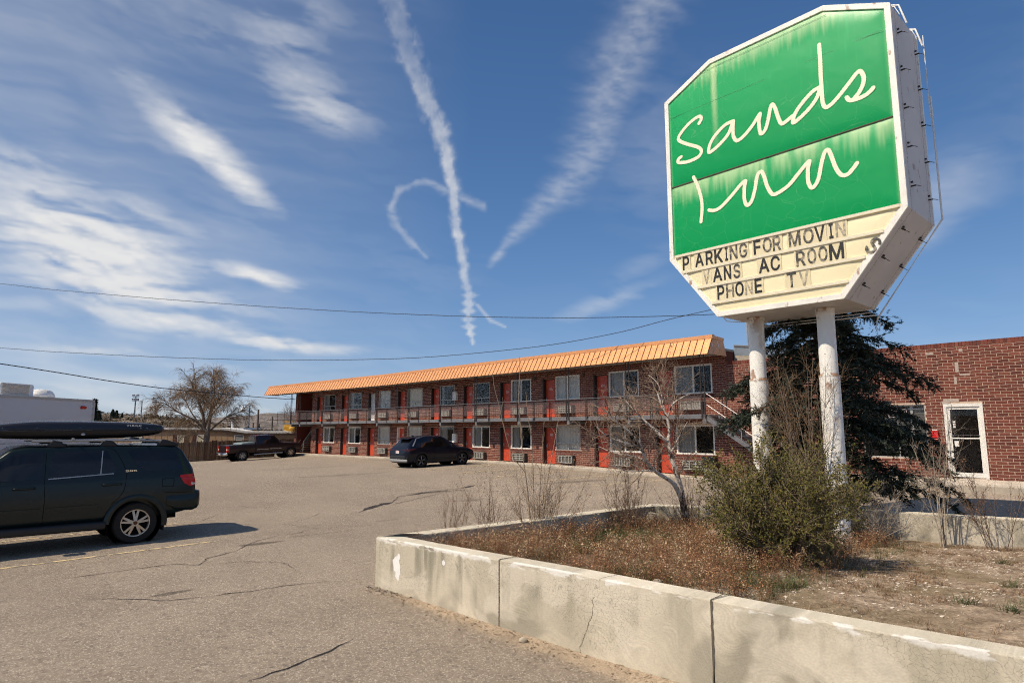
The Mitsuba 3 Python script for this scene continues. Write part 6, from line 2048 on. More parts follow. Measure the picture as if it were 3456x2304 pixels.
# ---------------------------------------------------------------- trash bin by the end room
BIN = thing('trash_bin', 'gray trash bin with black bag folded over its rim by the wall', 'trash bin')
bp = LW(np.array([.62, .52, 0.]))
zb_bin = zb(.62)
mb = MB()
v, f = revolve([(.001, 0), (.22, 0), (.235, .03), (.265, .62), (.28, .64), (.28, .80), (.001, .80)], 24)
mb.add(v + [bp[0], bp[1], zb_bin], f)
mb.put(BIN + '__bin', 'bin_gray', smooth=40)
v, f = revolve([(.02, .86), (.15, .87), (.30, .89), (.335, .86), (.345, .74), (.335, .60), (.31, .47), (.285, .42)], 64)
a = np.arctan2(v[:, 1], v[:, 0])
k = np.clip((.9 - v[:, 2]) * 2.2, 0, 1) * (np.hypot(v[:, 0], v[:, 1]) > .2)
fold = 1 + k * (.06 * np.sin(a * 9 + 4 * v[:, 2]) + .05 * np.sin(a * 17 + 9 * v[:, 2]) + .07 * (meshkit.noise(np.c_[v[:, :2] * 6, v[:, 2:] * 8]) - .5))
v = np.c_[v[:, 0] * fold, v[:, 1] * fold, v[:, 2] + .05 * (meshkit.noise(np.c_[v[:, :2] * 7, v[:, 2:] * 2], 4) - .5)]
put(BIN + '__bag', (v + [bp[0], bp[1], zb_bin], f), 'bag_plastic', smooth=True)
mb = MB()
v, f = revolve([(.256, .18), (.262, .30)], 24)
a = np.arctan2(v[:, 1], v[:, 0])
cam = math.atan2(-bp[1], -bp[0])
sel = np.abs((a - cam + math.pi) % (2 * math.pi) - math.pi) < .62
f = np.vstack([f[:, [0, 1, 2]], f[:, [0, 2, 3]]])
f = f[sel[f].all(1)]
t_ = trimesh.Trimesh(v * [1.01, 1.01, 1] + [bp[0], bp[1], zb_bin + .08], f, process=True)
t_.remove_unreferenced_vertices()
put(BIN + '__sticker', t_, 'off_white')
# ---------------------------------------------------------------- plants
mat('bark_gray', proc(lambda p, n, uv: mix([.13, .10, .08], [.26, .21, .165], fbm(p.x * 12, p.y * 12, p.z * 5, 3))), .9, spec=.1)
mat('birch_bark', proc(lambda p, n, uv: mix([.62, .56, .49], [.05, .042, .036], smoothstep(.56, .68, fbm(p.x * 16, p.y * 16, p.z * 9, 3) + .22 * smoothstep(1.1, .3, p.z)))), .8, spec=.15)
mat('birch_twig', (.30, .225, .17), .85, spec=.15)
mat('twig_brown', (.17, .115, .08), .85, spec=.15)
mat('twig_tan', (.34, .26, .185), .85, spec=.15)
mat('twig_pale', (.40, .34, .27), .85, spec=.15)
mat('willow_twig', (.26, .185, .12), .85, spec=.1)
mat('vine_twig', (.20, .14, .09), .85, spec=.1)
mat('dry_leaf', (.22, .115, .06), .85)
mat('plant_color', {'type': 'mesh_attribute', 'name': 'vertex_color'}, .75, spec=.2)
mat('needle_color', {'type': 'mesh_attribute', 'name': 'vertex_color'}, .65, spec=.25)
mat('spruce_bark', (.05, .036, .028), .95, spec=.1)


def unit(v):
    return v / (np.linalg.norm(v) + 1e-12)


def grow(out, p, d, L, r, lvl, spec, rg, tips=None):
    """a limb as a wandering tapering line, with side limbs; out collects (points, radii, level)"""
    s = spec[lvl]
    n = s.get('seg', 6)
    pts, dirs = [np.array(p, float)], []
    d = unit(np.asarray(d, float))
    for k in range(n):
        d = unit(d + rg.normal(0, s['wander'], 3) + np.array([0, 0, s['rise'] * (1 + k / n * s.get('late', 0))]))
        dirs.append(d)
        pts.append(pts[-1] + d * L / n)
    rad = r * np.linspace(1, s.get('end', .35), n + 1)
    out.append((np.array(pts), rad, lvl))
    if lvl + 1 < len(spec):
        c = spec[lvl + 1]
        m = int(rg.poisson(c['n'] * min(1.5, L / s['len'])) if c.get('rand', True) else c['n'])
        for _ in range(m):
            u = rg.uniform(c.get('from', .2), 1.0) * n
            k = min(n - 1, int(u))
            q = pts[k] + (pts[k + 1] - pts[k]) * (u - k)
            a = rg.uniform(0, 2 * np.pi)
            e1 = unit(np.cross(dirs[k], [0.3, .2, 1.]))
            e2 = np.cross(dirs[k], e1)
            ang = math.radians(rg.normal(c['angle'], c.get('spread', 10)))
            nd = dirs[k] * math.cos(ang) + (e1 * math.cos(a) + e2 * math.sin(a)) * math.sin(ang)
            grow(out, q, nd, c['len'] * rg.uniform(.6, 1.3) * (1 - .35 * u / n), min(c['r'], rad[k] * .75) * rg.uniform(.8, 1.1), lvl + 1, spec, rg)
    return out


def limbs_mesh(limbs, levels, sides):
    mb = MB()
    for p, r, l in limbs:
        if l in levels:
            mb.tube(p, r, sides, cap=False)
    return mb


def from_line(out, pts, r0, r1, lvl, spec, rg, k=5):
    """a drawn main limb, then its side limbs grown from spec[lvl+1] on"""
    p = np.asarray(pts, float)
    s = np.r_[0, np.cumsum(np.linalg.norm(np.diff(p, axis=0), axis=1))]
    u = np.linspace(0, s[-1], len(p) * k)
    q = np.stack([PchipInterpolator(s, p[:, i])(u) for i in range(3)], 1)
    rad = np.linspace(r0, r1, len(q))
    out.append((q, rad, lvl))
    c = spec[lvl + 1]
    for _ in range(int(c['n'] * s[-1] / spec[lvl]['len'])):
        i = int(rg.uniform(c.get('from', .2), .999) * (len(q) - 1))
        d = unit(q[i + 1] - q[i])
        a = rg.uniform(0, 2 * np.pi)
        e1 = unit(np.cross(d, [.3, .2, 1.]))
        e2 = np.cross(d, e1)
        ang = math.radians(rg.normal(c['angle'], c.get('spread', 10)))
        grow(out, q[i], d * math.cos(ang) + (e1 * math.cos(a) + e2 * math.sin(a)) * math.sin(ang), c['len'] * rg.uniform(.6, 1.3), min(c['r'], rad[i] * .8), lvl + 1, spec, rg)


def buds(limbs, levels, rg, n, size, color, mat_, key, jitter=.0):
    mb = MB()
    cand = [l for l in limbs if l[2] in levels]
    for i in rg.integers(0, len(cand), n):
        p, r, _ = cand[i]
        u = rg.uniform(.1, 1) * (len(p) - 1)
        k = min(len(p) - 2, int(u))
        q = p[k] + (p[k + 1] - p[k]) * (u - k) + rg.normal(0, jitter, 3)
        a, b = unit(rg.normal(size=3)), unit(rg.normal(size=3))
        s = size * rg.uniform(.6, 1.4)
        mb.add([q, q + a * s * .5 + b * s * .3, q + a * s, q + a * s * .5 - b * s * .3], [[0, 1, 2, 3]], np.array(color) * rg.uniform(.6, 1.5))
    return mb.put(key, mat_, kind='stuff')


# --- bare birch at the back of the bed
BIRCH = thing('birch_tree', 'small bare birch with pale peeling bark and twiggy spreading crown', 'tree')
rg = np.random.default_rng(31)
spec = [dict(len=1.2, wander=.1, rise=0), dict(n=12, len=.62, r=.013, angle=44, wander=.16, rise=.02, seg=6, end=.3, **{'from': .35}), dict(n=6, len=.34, r=.006, angle=45, wander=.22, rise=.03, seg=5, end=.35), dict(n=4, len=.18, r=.0042, angle=45, wander=.25, rise=.02, seg=4, end=.5)]
lb = []
for pts, r0, r1 in (([(3.36,12.5,.10),(3.28,12.5,.73),(3.24,12.49,.97),(3.15,12.46,1.30),(3.09,12.46,1.49),(3.05,12.44,1.72),(3.03,12.44,1.86),(3.06,12.45,2.0),(3.01,12.42,2.31),(2.94,12.42,2.47),(2.85,12.42,2.75)], .075, .016),
                    ([(3.30,12.45,.45),(3.15,12.37,.92),(3.04,12.30,1.06),(2.85,12.24,1.18),(2.69,12.17,1.28),(2.52,12.09,1.47),(2.41,12.01,1.74),(2.23,11.93,1.96),(2.04,11.85,2.11),(1.86,11.78,2.26),(1.70,11.71,2.42)], .05, .010),
                    ([(2.44,12.05,1.70),(2.17,12.0,1.79),(1.91,11.98,1.87),(1.73,11.95,1.96),(1.58,11.91,2.10)], .024, .007), ([(3.03,12.44,1.80),(2.91,12.39,1.90),(2.76,12.42,2.06),(2.60,12.45,2.21),(2.41,12.47,2.40),(2.2,12.49,2.66)], .03, .008),
                    ([(3.03,12.42,2.25),(3.09,12.3,2.51),(3.24,12.34,2.63),(3.50,12.38,2.75)], .02, .006), ([(3.05,12.45,2.1),(3.0,12.6,2.5),(2.95,12.7,2.9),(2.75,12.8,3.15)], .02, .006), ([(2.6,12.1,1.4),(2.3,12.3,1.55),(2.0,12.4,1.6),(1.7,12.5,1.72)], .02, .006), ([(2.75,12.2,1.25),(2.5,11.9,1.3),(2.15,11.8,1.3),(1.8,11.7,1.42)], .018, .006), ([(3.06,12.4,1.6),(3.2,12.3,1.9),(3.35,12.2,2.2)], .018, .006)):
    from_line(lb, pts, r0, r1, 0, spec, rg)
limbs_mesh(lb, (0,), 9).put(BIRCH + '__trunk', 'birch_bark', smooth=True)
limbs_mesh(lb, (1, 2, 3), 3).put(BIRCH + '__crown', 'birch_twig', smooth=True)
buds(lb, (2, 3), rg, 420, .035, (.24, .13, .07), 'plant_color', BIRCH + '__dry_leaf')

# --- bare shrubs
def shrub(name, label, x, y, n, h, spread, m, seed, lean=(0, 0), twigs=5, r=.008, extra=(), bud=0, group=None, mid=.34, cat='shrub'):
    rg = np.random.default_rng(seed)
    k = thing(name, label, cat, group)
    spec = [dict(len=h, wander=.05, rise=.02, seg=8, end=.3), dict(n=twigs * 1.5, len=mid, r=.0036, angle=34, wander=.10, rise=.06, seg=5, end=.45, **{'from': .22}), dict(n=4, len=mid * .5, r=.0025, angle=40, wander=.15, rise=.06, seg=4, end=.6)]
    lb = []
    for i in range(n):
        a = rg.uniform(0, 2 * np.pi)
        t = abs(rg.normal(0, spread * 1.5))
        px, py = x + .10 * rg.normal() * math.sqrt(n / 12), y + .14 * rg.normal() * math.sqrt(n / 12)
        grow(lb, [px, py, float(soil_z(px, py)) - .03], [math.cos(a) * t + lean[0], math.sin(a) * t + lean[1], 1], h * rg.uniform(.55, 1.1), r * .8 * rg.uniform(.6, 1.2), 0, spec, rg)
    for pts in extra:
        from_line(lb, pts, .010, .004, 0, [dict(len=1.4), dict(n=2.2, len=.22, r=.003, angle=30, wander=.1, rise=.1, seg=4, end=.5, **{'from': .4})], rg)
    limbs_mesh(lb, (0,), 4).put(k + '__stem', m, smooth=True, kind='stuff')
    limbs_mesh(lb, (1, 2), 3).put(k + '__twig', m, smooth=True, kind='stuff')
    if bud:
        buds(lb, (0, 1, 2), rg, bud, .028, (.23, .12, .07), 'plant_color', k + '__bud', .004)
    return lb


CANES = [[(0.31,11.26,0.19),(0.23,11.11,1.29),(0.02,11.07,1.58),(-0.11,11.01,1.97),(-0.22,10.95,2.46),(-0.31,10.90,2.81),(-0.33,10.87,3.00)], [(0.35,11.27,0.14),(0.23,11.11,1.29),(0.18,11.06,1.65),(0.14,10.98,2.19),(0.12,10.93,2.60),(0.13,10.86,3.07),(0.13,10.83,3.29)], [(0.39,11.27,0.14),(0.36,11.10,1.38),(0.34,11.03,1.85),(0.28,10.98,2.26),(0.24,10.92,2.69)],
         [(.5, 11.3, .15), (.62, 11.2, 1.2), (.75, 11.1, 1.9), (.82, 11.1, 2.3)], [(.45, 11.3, .15), (.5, 11.2, 1.3), (.56, 11.1, 2.2)]]
shrub('bare_shrub', 'largest bare shrub, with long canes rising high above the concrete wall', .50, 11.25, 44, 1.35, .30, 'twig_tan', 1, extra=CANES, bud=300)
shrub('bare_shrub', 'smallest bare shrub with upright budded stems nearest the wall corner', -.98, 10.35, 9, .80, .20, 'twig_brown', 2, twigs=3, bud=110)
shrub('bare_shrub', 'slender bare shrub between the smallest and the largest one', -.42, 10.75, 14, 1.15, .22, 'twig_brown', 3, twigs=4, bud=160)
shrub('bare_shrub', 'rounded bare shrub in front of the back corner, left of the birch', 2.15, 12.35, 34, 1.12, .34, 'twig_brown', 4, bud=160)
shrub('bare_shrub', 'thin bare shrub stems standing at the foot of the birch', 3.35, 12.3, 24, 1.15, .26, 'twig_brown', 5, twigs=4, bud=120)
shrub('bare_shrub', 'low pale tangled bare shrub to the right of the right sign post', 6.55, 11.75, 34, 1.1, .85, 'twig_pale', 6, twigs=7, mid=.4, bud=120)
shrub('bare_sapling', 'tall thin bare sapling in front of the office door', 7.45, 11.38, 7, 2.5, .10, 'twig_pale', 7, twigs=12, r=.017, bud=260, mid=.5, cat='sapling')
shrub('bare_sapling', 'shorter bare sapling at the right end of the bed', 8.15, 11.0, 9, 1.45, .22, 'twig_brown', 8, twigs=8, r=.010, bud=240, cat='sapling')
shrub('bare_sapling', 'thin bare sapling stems farther right beyond the office door', 9.0, 10.6, 8, 1.5, .22, 'twig_brown', 9, twigs=7, r=.010, bud=200, cat='sapling')
# the tall fan of bare stems between the posts
VINE = thing('bare_tall_shrub', 'tall bare bush fanning out between and in front of the two posts', 'shrub')
rg = np.random.default_rng(41)
spec = [dict(len=2.6, wander=.05, rise=.03, seg=9, end=.3), dict(n=9, len=.85, r=.008, angle=28, wander=.09, rise=.04, seg=7, end=.4, **{'from': .12}), dict(n=7, len=.42, r=.0042, angle=38, wander=.13, rise=-.02, seg=5, end=.5), dict(n=2, len=.2, r=.003, angle=45, wander=.15, rise=-.02, seg=4, end=.6)]
lb = []
for i in range(16):
    a, t = rg.uniform(0, 2 * np.pi), abs(rg.normal(0, .24))
    px, py = 5.45 + .12 * rg.normal(), 11.35 + .1 * rg.normal()
    grow(lb, [px, py, .05], [math.cos(a) * t - .10, math.sin(a) * t, 1], rg.uniform(2.2, 3.3), rg.uniform(.008, .017), 0, spec, rg)
limbs_mesh(lb, (0,), 6).put(VINE + '__stem', 'bark_gray', smooth=True, kind='stuff')
limbs_mesh(lb, (1, 2, 3), 3).put(VINE + '__twig', 'vine_twig', smooth=True, kind='stuff')
buds(lb, (1, 2, 3), rg, 700, .03, (.24, .13, .07), 'plant_color', VINE + '__bud')

# --- green bush in front of the posts
BUSH = thing('green_bush', 'large rounded bush with small olive green leaves before the sign posts', 'bush')
rg = np.random.default_rng(51)
spec = [dict(len=1.5, wander=.06, rise=.04, seg=8, end=.3), dict(n=14, len=.60, r=.006, angle=36, wander=.1, rise=.03, seg=6, end=.45, **{'from': .15}), dict(n=9, len=.27, r=.003, angle=38, wander=.12, rise=.05, seg=4, end=.6)]
lb = []
for i in range(58):
    a, t = rg.uniform(0, 2 * np.pi), abs(rg.normal(0, .82))
    px, py = 3.64 + .14 * rg.normal(), 8.95 + .14 * rg.normal()
    z = float(soil_z(px, py)) - .02
    Ls = 1.42 * rg.uniform(.72, 1.12) / (1 + .12 * t)
    grow(lb, [px, py, z], [math.cos(a) * t - .10, math.sin(a) * t, 1], Ls, rg.uniform(.009, .02), 0, spec, rg)
limbs_mesh(lb, (0,), 5).put(BUSH + '__stem', 'bark_gray', smooth=True, kind='stuff')
limbs_mesh(lb, (1, 2), 3).put(BUSH + '__twig', 'twig_tan', smooth=True, kind='stuff')
tw = [l for l in lb if l[2] == 2] + [l for l in lb if l[2] == 1]
P0 = []
for p, r_, l in tw:
    n = int((11 if l == 2 else 12) * rg.uniform(.6, 1.5))
    u = rg.uniform(.15, 1, n) * (len(p) - 1)
    k = np.minimum(len(p) - 2, u.astype(int))
    q = p[k] + (p[k + 1] - p[k]) * (u - k)[:, None]
    d = p[k + 1] - p[k]
    P0.append(np.c_[q, d / np.linalg.norm(d, axis=1, keepdims=True)])
P0 = np.vstack(P0)
n = len(P0)
q, d = P0[:, :3], P0[:, 3:]
side = rg.normal(size=(n, 3))
side /= np.linalg.norm(side, axis=1, keepdims=True)
ax = d * .7 + side
ax /= np.linalg.norm(ax, axis=1, keepdims=True)
w = np.cross(ax, rg.normal(size=(n, 3)))
w /= np.linalg.norm(w, axis=1, keepdims=True) + 1e-9
Lf = rg.uniform(.022, .044, n)[:, None]
v = np.stack([q, q + ax * Lf * .5 + w * Lf * .22, q + ax * Lf, q + ax * Lf * .5 - w * Lf * .22], 1).reshape(-1, 3)
col = np.array([.112, .108, .028]) * rg.uniform(.5, 1.5, (n, 1)) + np.array([.07, .04, .005]) * (rg.random((n, 1)) < .25)
f = np.arange(n * 4).reshape(-1, 4)
put(BUSH + '__leaf', (v, f), 'plant_color', color=np.repeat(col, 4, axis=0), kind='stuff')
print('bush leaves', n)

# --- dark spruce behind the posts
SPRUCE = thing('spruce_tree', 'dark spruce with ragged drooping branches behind the sign posts', 'tree')
rg = np.random.default_rng(61)
TR = lambda z: np.array([6.25 + .03 * math.sin(z), 12.75 + .06 * z * .3, z])
MB().tube([[6.25, 12.72, -.1], [6.26, 12.8, 1.5], [6.25, 12.85, 3.2], [6.24, 12.9, 5.6]], [.16, .13, .08, .02], 10).put(SPRUCE + '__trunk', 'spruce_bark', smooth=True)
TIPS = [(7.69,12.73,4.15),(7.31,12.72,4.32),(8.00,12.81,3.57),(7.91,12.85,3.30),(8.55,12.90,2.93),(8.27,12.94,2.67),(8.15,12.89,3.00),(8.57,13.02,2.04),(8.03,13.00,2.22),(8.58,12.5,1.42),(8.27,12.4,1.75),(8.75,12.6,.72),(8.40,12.3,.55),(7.67,12.4,.85),(7.55,11.9,1.86),(7.43,12.97,2.46),
        (4.45,12.9,2.7),(4.6,12.95,2.88),(4.75,12.9,2.62),(4.35,13.0,2.16),(4.5,13.0,1.98),(4.7,12.9,2.22),(5.41,12.73,4.16),(5.45,12.80,3.69),(5.41,12.87,3.18),(5.26,12.92,2.82),(4.32,12.92,2.78),(4.23,13.02,2.04),(5.02,13.07,1.75),(5.50,12.6,1.39),(5.26,12.97,2.40),(5.62,12.4,.91), (4.57,11.90,2.32),(4.95,12.0,2.05),(7.1,11.75,2.05),(6.9,11.8,1.75), (7.6,11.8,1.55), (8.0,11.85,1.3), (7.2, 12.2, 1.1)]
for k in range(190):
    z = rg.uniform(.6, 5.4)
    a = rg.uniform(0, 2 * np.pi)
    R = (1.8 if z < 3 else 1.8 - .62 * (z - 3)) * rg.uniform(.25, .92)
    TIPS.append((6.25 + R * math.cos(a) * .95, 12.85 + R * math.sin(a) * .62, z))
for k in range(26):
    TIPS.append((6.45 + rg.normal(0, .38), 12.9 + rg.normal(0, .35), rg.uniform(4.0, 5.9)))
bl, twl = [], []
for tip in TIPS:
    tip = np.array(tip)
    R = np.linalg.norm((tip - TR(tip[2]))[:2])
    base = TR(min(5.5, tip[2] + .28 * R - .1))
    mid = base + (tip - base) * .55 + np.array([0, 0, .10 * R])
    s = np.linspace(0, 1, 10)[:, None]
    line = (1 - s) ** 2 * base + 2 * s * (1 - s) * (mid * 2 - (base + tip) / 2) + s ** 2 * (tip + [0, 0, .03])
    bl.append((line, np.linspace(.022, .005, 10)))
    L = np.linalg.norm(tip - base)
    for i in range(int(22 * max(L, .5))):
        u = rg.uniform(.22, 1.0) * 9
        k = min(8, int(u))
        q = line[k] + (line[k + 1] - line[k]) * (u - k)
        d = unit(line[k + 1] - line[k])
        sd = unit(np.cross(d, [0, 0, 1.])) * rg.choice([-1, 1])
        dd = unit(d * rg.uniform(.5, 1.1) + sd * rg.uniform(.3, 1.0) + np.array([0, 0, rg.uniform(-.85, .30)]))
        l2 = rg.uniform(.20, .46) * (1.15 - .5 * u / 9)
        p2 = np.array([q, q + dd * l2 * .5 + [0, 0, -.01], q + dd * l2 + [0, 0, -.06 * l2]])
        bl.append((p2, np.array([.006, .004, .003])))
        twl.append(p2)
        for j in range(3):
            w_ = rg.uniform(.15, .9)
            q3 = p2[0] + (p2[2] - p2[0]) * w_
            d3 = unit(dd + rg.normal(0, .5, 3))
            twl.append(np.array([q3, q3 + d3 * l2 * .25, q3 + d3 * l2 * .5]))
mb = MB()
for p, r_ in bl:
    mb.tube(p, r_, 3, cap=False)
mb.put(SPRUCE + '__branch', 'spruce_bark', kind='stuff')
NN = 15
tw = np.array(twl)
m = len(tw)
u = rg.uniform(.0, 1.02, (m, NN, 1))
q = tw[:, None, 0] * (1 - u) + tw[:, None, 2] * u
d = tw[:, 2] - tw[:, 0]
d /= np.linalg.norm(d, axis=1, keepdims=True)
sd = rg.normal(size=(m, NN, 3))
sd -= (sd * d[:, None]).sum(-1, keepdims=True) * d[:, None]
sd /= np.linalg.norm(sd, axis=-1, keepdims=True) + 1e-9
ax = d[:, None] * .75 + sd
ax /= np.linalg.norm(ax, axis=-1, keepdims=True)
w = np.cross(ax, d[:, None])
w /= np.linalg.norm(w, axis=-1, keepdims=True) + 1e-9
Ln = rg.uniform(.034, .062, (m, NN, 1))
v = np.stack([q - w * .009, q + w * .009, q + ax * Ln], 2).reshape(-1, 3)
tone = rg.uniform(.55, 1.3, (m, 1, 1)) * rg.uniform(.8, 1.2, (m, NN, 1))
blue = (rg.random((m, 1, 1)) < .35)
col = np.where(blue, [.082, .108, .088], [.036, .050, .030]) * tone
put(SPRUCE + '__needle', (v, np.arange(m * NN * 3).reshape(-1, 3)), 'needle_color', color=np.repeat(col.reshape(-1, 3), 3, axis=0), kind='stuff')
print('spruce needles', m * NN)

# --- willow behind the fence
WILLOW = thing('willow_tree', 'large bare willow with drooping brown twigs behind the fence', 'tree')
rg = np.random.default_rng(71)
LIMBS = [([(-27.49,57.68,-.6),(-27.45,57.6,1.08),(-27.42,57.59,1.75),(-27.67,57.54,2.11),(-27.79,57.37,3.32),(-28.04,57.25,4.17),(-28.46,57.10,5.26),(-28.77,56.97,6.17),(-28.46,56.89,6.78)], .26, .03), ([(-27.42,57.68,.3),(-27.38,57.6,1.08),(-27.33,57.60,1.63),(-27.24,57.50,2.42),(-27.09,57.37,3.32),(-26.87,57.22,4.41),(-26.75,57.03,5.75),(-26.87,56.90,6.72)], .2, .03), ([(-27.36,57.59,1.75),(-27.00,57.9,2.23),(-26.45,58.2,2.84),(-25.83,58.4,3.32),(-25.22,58.5,3.57),(-24.67,58.6,3.81)], .09, .02), ([(-27.67,57.55,1.99),(-28.22,57.2,2.72),(-28.95,56.9,3.20),(-29.81,56.6,3.69),(-30.54,56.5,4.17),(-31.09,56.4,4.41),(-31.40,56.4,4.05)], .10, .02),
         ([(-27.73,57.52,2.23),(-27.97,57.9,3.32),(-28.22,58.4,4.41),(-28.71,58.8,5.14),(-29.32,59.0,5.75),(-29.87,59.2,5.75)], .09, .02), ([(-27.12,57.40,3.08),(-26.57,57.0,3.69),(-26.02,56.7,4.17),(-25.47,56.4,4.72),(-25.16,56.3,5.32)], .08, .02), ([(-27.42,57.59,1.75),(-27.85,57.2,2.11),(-28.46,56.9,2.54),(-29.07,56.6,2.96)], .07, .02), ([(-27.61,57.67,1.14),(-27.97,57.65,1.33),(-28.59,57.59,1.75),(-29.20,57.57,1.87),(-29.75,57.55,1.99)], .05, .012), ([(-27.67,57.54,2.11),(-27.36,57.9,3.93),(-27.49,58.3,5.02),(-27.73,58.4,5.99),(-27.36,58.4,6.78)], .09, .02), ([(-27.00,57.30,3.81),(-26.38,57.6,4.90),(-26.14,57.8,5.75),(-25.65,58.0,6.23)], .07, .02), ([(-28.22,57.45,2.72),(-29.20,57.8,3.81),(-29.93,58.0,4.96),(-30.42,58.2,5.32)], .07, .02)]
spec = [dict(len=3.0, wander=.05, rise=.0), dict(n=15, len=1.35, r=.025, angle=38, wander=.12, rise=.02, late=-6, seg=7, end=.4, **{'from': .38}), dict(n=12, len=.95, r=.012, angle=36, wander=.10, rise=-.07, late=2, seg=7, end=.6, **{'from': .2}), dict(n=5, len=.6, r=.010, angle=25, wander=.08, rise=-.14, seg=5, end=.7)]
lb = []
for pts, r0, r1 in LIMBS:
    from_line(lb, pts, r0, r1, 0, spec, rg)
limbs_mesh(lb, (0,), 8).put(WILLOW + '__trunk', 'bark_gray', smooth=True)
limbs_mesh(lb, (1, 2, 3), 3).put(WILLOW + '__crown', 'willow_twig', smooth=True)
print('willow limbs', len(lb))


# --- far trees
def far_conifer(label, x, y, z, h, w, seed, color=(.030, .042, .026), group='dark evergreens beyond the field'):
    rg = np.random.default_rng(seed)
    k = thing('conifer_tree', label, 'tree', group)
    MB().tube([[x, y, z - .5], [x, y, z + h * .95]], [h * .02, .04], 6).put(k + '__trunk', 'spruce_bark')
    n = 1500
    u = rg.random(n) ** .8
    lobes = .65 + .5 * meshkit.noise(np.c_[u * 9, rg.uniform(0, 2, n) * 0 + seed, u * 0])
    a = rg.uniform(0, 2 * np.pi, n)
    R = w / 2 * (1 - u) ** .75 * np.sqrt(rg.random(n)) * lobes * (1 + .25 * np.sin(a * 3 + seed + u * 8))
    q = np.stack([x + R * np.cos(a), y + R * np.sin(a), z + h * (.10 + .9 * u) - .12 * R], 1)
    s = h * .055
    A, B = rg.normal(size=(n, 3)) * s, rg.normal(size=(n, 3)) * s
    v = np.stack([q, q + A, q + B], 1).reshape(-1, 3)
    put(k + '__crown', (v, np.arange(3 * n).reshape(-1, 3)), 'plant_color', color=np.repeat(np.array(color) * rg.uniform(.5, 1.5, (n, 1)), 3, axis=0))


for i, (S, yb, yt, ws, D, lab) in enumerate([
        (338, 1424, 1386, 34, 122, 'broad evergreen just right of the trailer'), (324, 1424, 1352, 14, 100, 'tall narrow evergreen half hidden behind the trailer'), (386, 1414, 1383, 22, 150, 'left half of the evergreen pair on the bank'), (399, 1414, 1386, 24, 152, 'right half of the evergreen pair on the bank'),
        (418, 1422, 1397, 14, 160, 'small pointed evergreen left of the white shed'), (438, 1431, 1411, 20, 165, 'rounded dark evergreen right of the white shed'), (486, 1430, 1409, 18, 190, 'dark evergreen behind the goal frame'), (497, 1431, 1412, 14, 195, 'small evergreen right of the goal frame'), (516, 1431, 1397, 16, 180, 'tall dark evergreen beside the second stadium light'), (534, 1432, 1401, 18, 182, 'evergreen right of the second stadium light'), (546, 1432, 1410, 14, 185, 'short evergreen left of the willow crown'),
        (560, 1436, 1411, 16, 190, 'dark evergreen behind the left edge of the willow'), (575, 1436, 1408, 16, 190, 'evergreen behind the willow, second from its left edge'), (600, 1436, 1405, 18, 190, 'evergreen behind the willow twigs left of its trunk'), (880, 1445, 1437, 12, 110, 'tiny dark evergreen right of the yard light'), (843, 1443, 1437, 8, 120, 'tiny dark shrub like evergreen at the lamp post foot')]):
    x, y = (S - 1728) / 2140 * D, D * 1.002
    zf = lambda v: EYE + (1449 - v) / 2140 * D
    far_conifer(lab, x, y, zf(yb), zf(yt) - zf(yb), ws / 2140 * D, 100 + i)


def far_bare(label, S, yb, yt, ws, D, seed, m, group=None):
    rg = np.random.default_rng(seed)
    k = thing('bare_tree', label, 'tree', group)
    x, y = (S - 1728) / 2140 * D, D * 1.002
    z0, z1 = EYE + (1449 - yb) / 2140 * D, EYE + (1449 - yt) / 2140 * D
    h, w = z1 - z0, ws / 2140 * D
    spec = [dict(len=h, wander=.06, rise=.05, seg=7, end=.3), dict(n=7, len=h * .45, r=h * .010, angle=34, wander=.12, rise=.04, seg=5, end=.4, **{'from': .2}), dict(n=8, len=h * .2, r=h * .005, angle=36, wander=.15, rise=.03, seg=4, end=.6)]
    lb = []
    for i in range(9):
        a, t = rg.uniform(0, 2 * np.pi), abs(rg.normal(0, w / h * .5))
        grow(lb, [x + rg.normal(0, w * .08), y + rg.normal(0, w * .08), z0], [math.cos(a) * t, math.sin(a) * t, 1], h * rg.uniform(.7, 1.), h * .012, 0, spec, rg)
    limbs_mesh(lb, (0,), 4).put(k + '__trunk', m)
    limbs_mesh(lb, (1, 2), 3).put(k + '__crown', m)


mat('far_twig', (.27, .205, .155), .9, spec=.1)
mat('far_twig_red', (.235, .165, .125), .9, spec=.1)
far_bare('pale bare tree clump by the taller stadium light', 459, 1426, 1394, 36, 155, 201, 'far_twig')
far_bare('reddish bare tree beyond the mobile home beside the motel end', 985, 1452, 1369, 62, 75, 202, 'far_twig_red')
far_bare('low gray bare bush left of the reddish bare tree', 935, 1450, 1428, 30, 88, 203, 'far_twig')
far_bare('low bare tree on the bank behind the evergreen pair', 362, 1420, 1396, 16, 150, 204, 'far_twig')
far_bare('bare branches behind the mobile home in the willow twigs', 650, 1440, 1405, 40, 110, 205, 'far_twig')
far_bare('spindly bare bush against the mobile home wall under the willow', 640, 1495, 1455, 40, 59, 206, 'willow_twig')

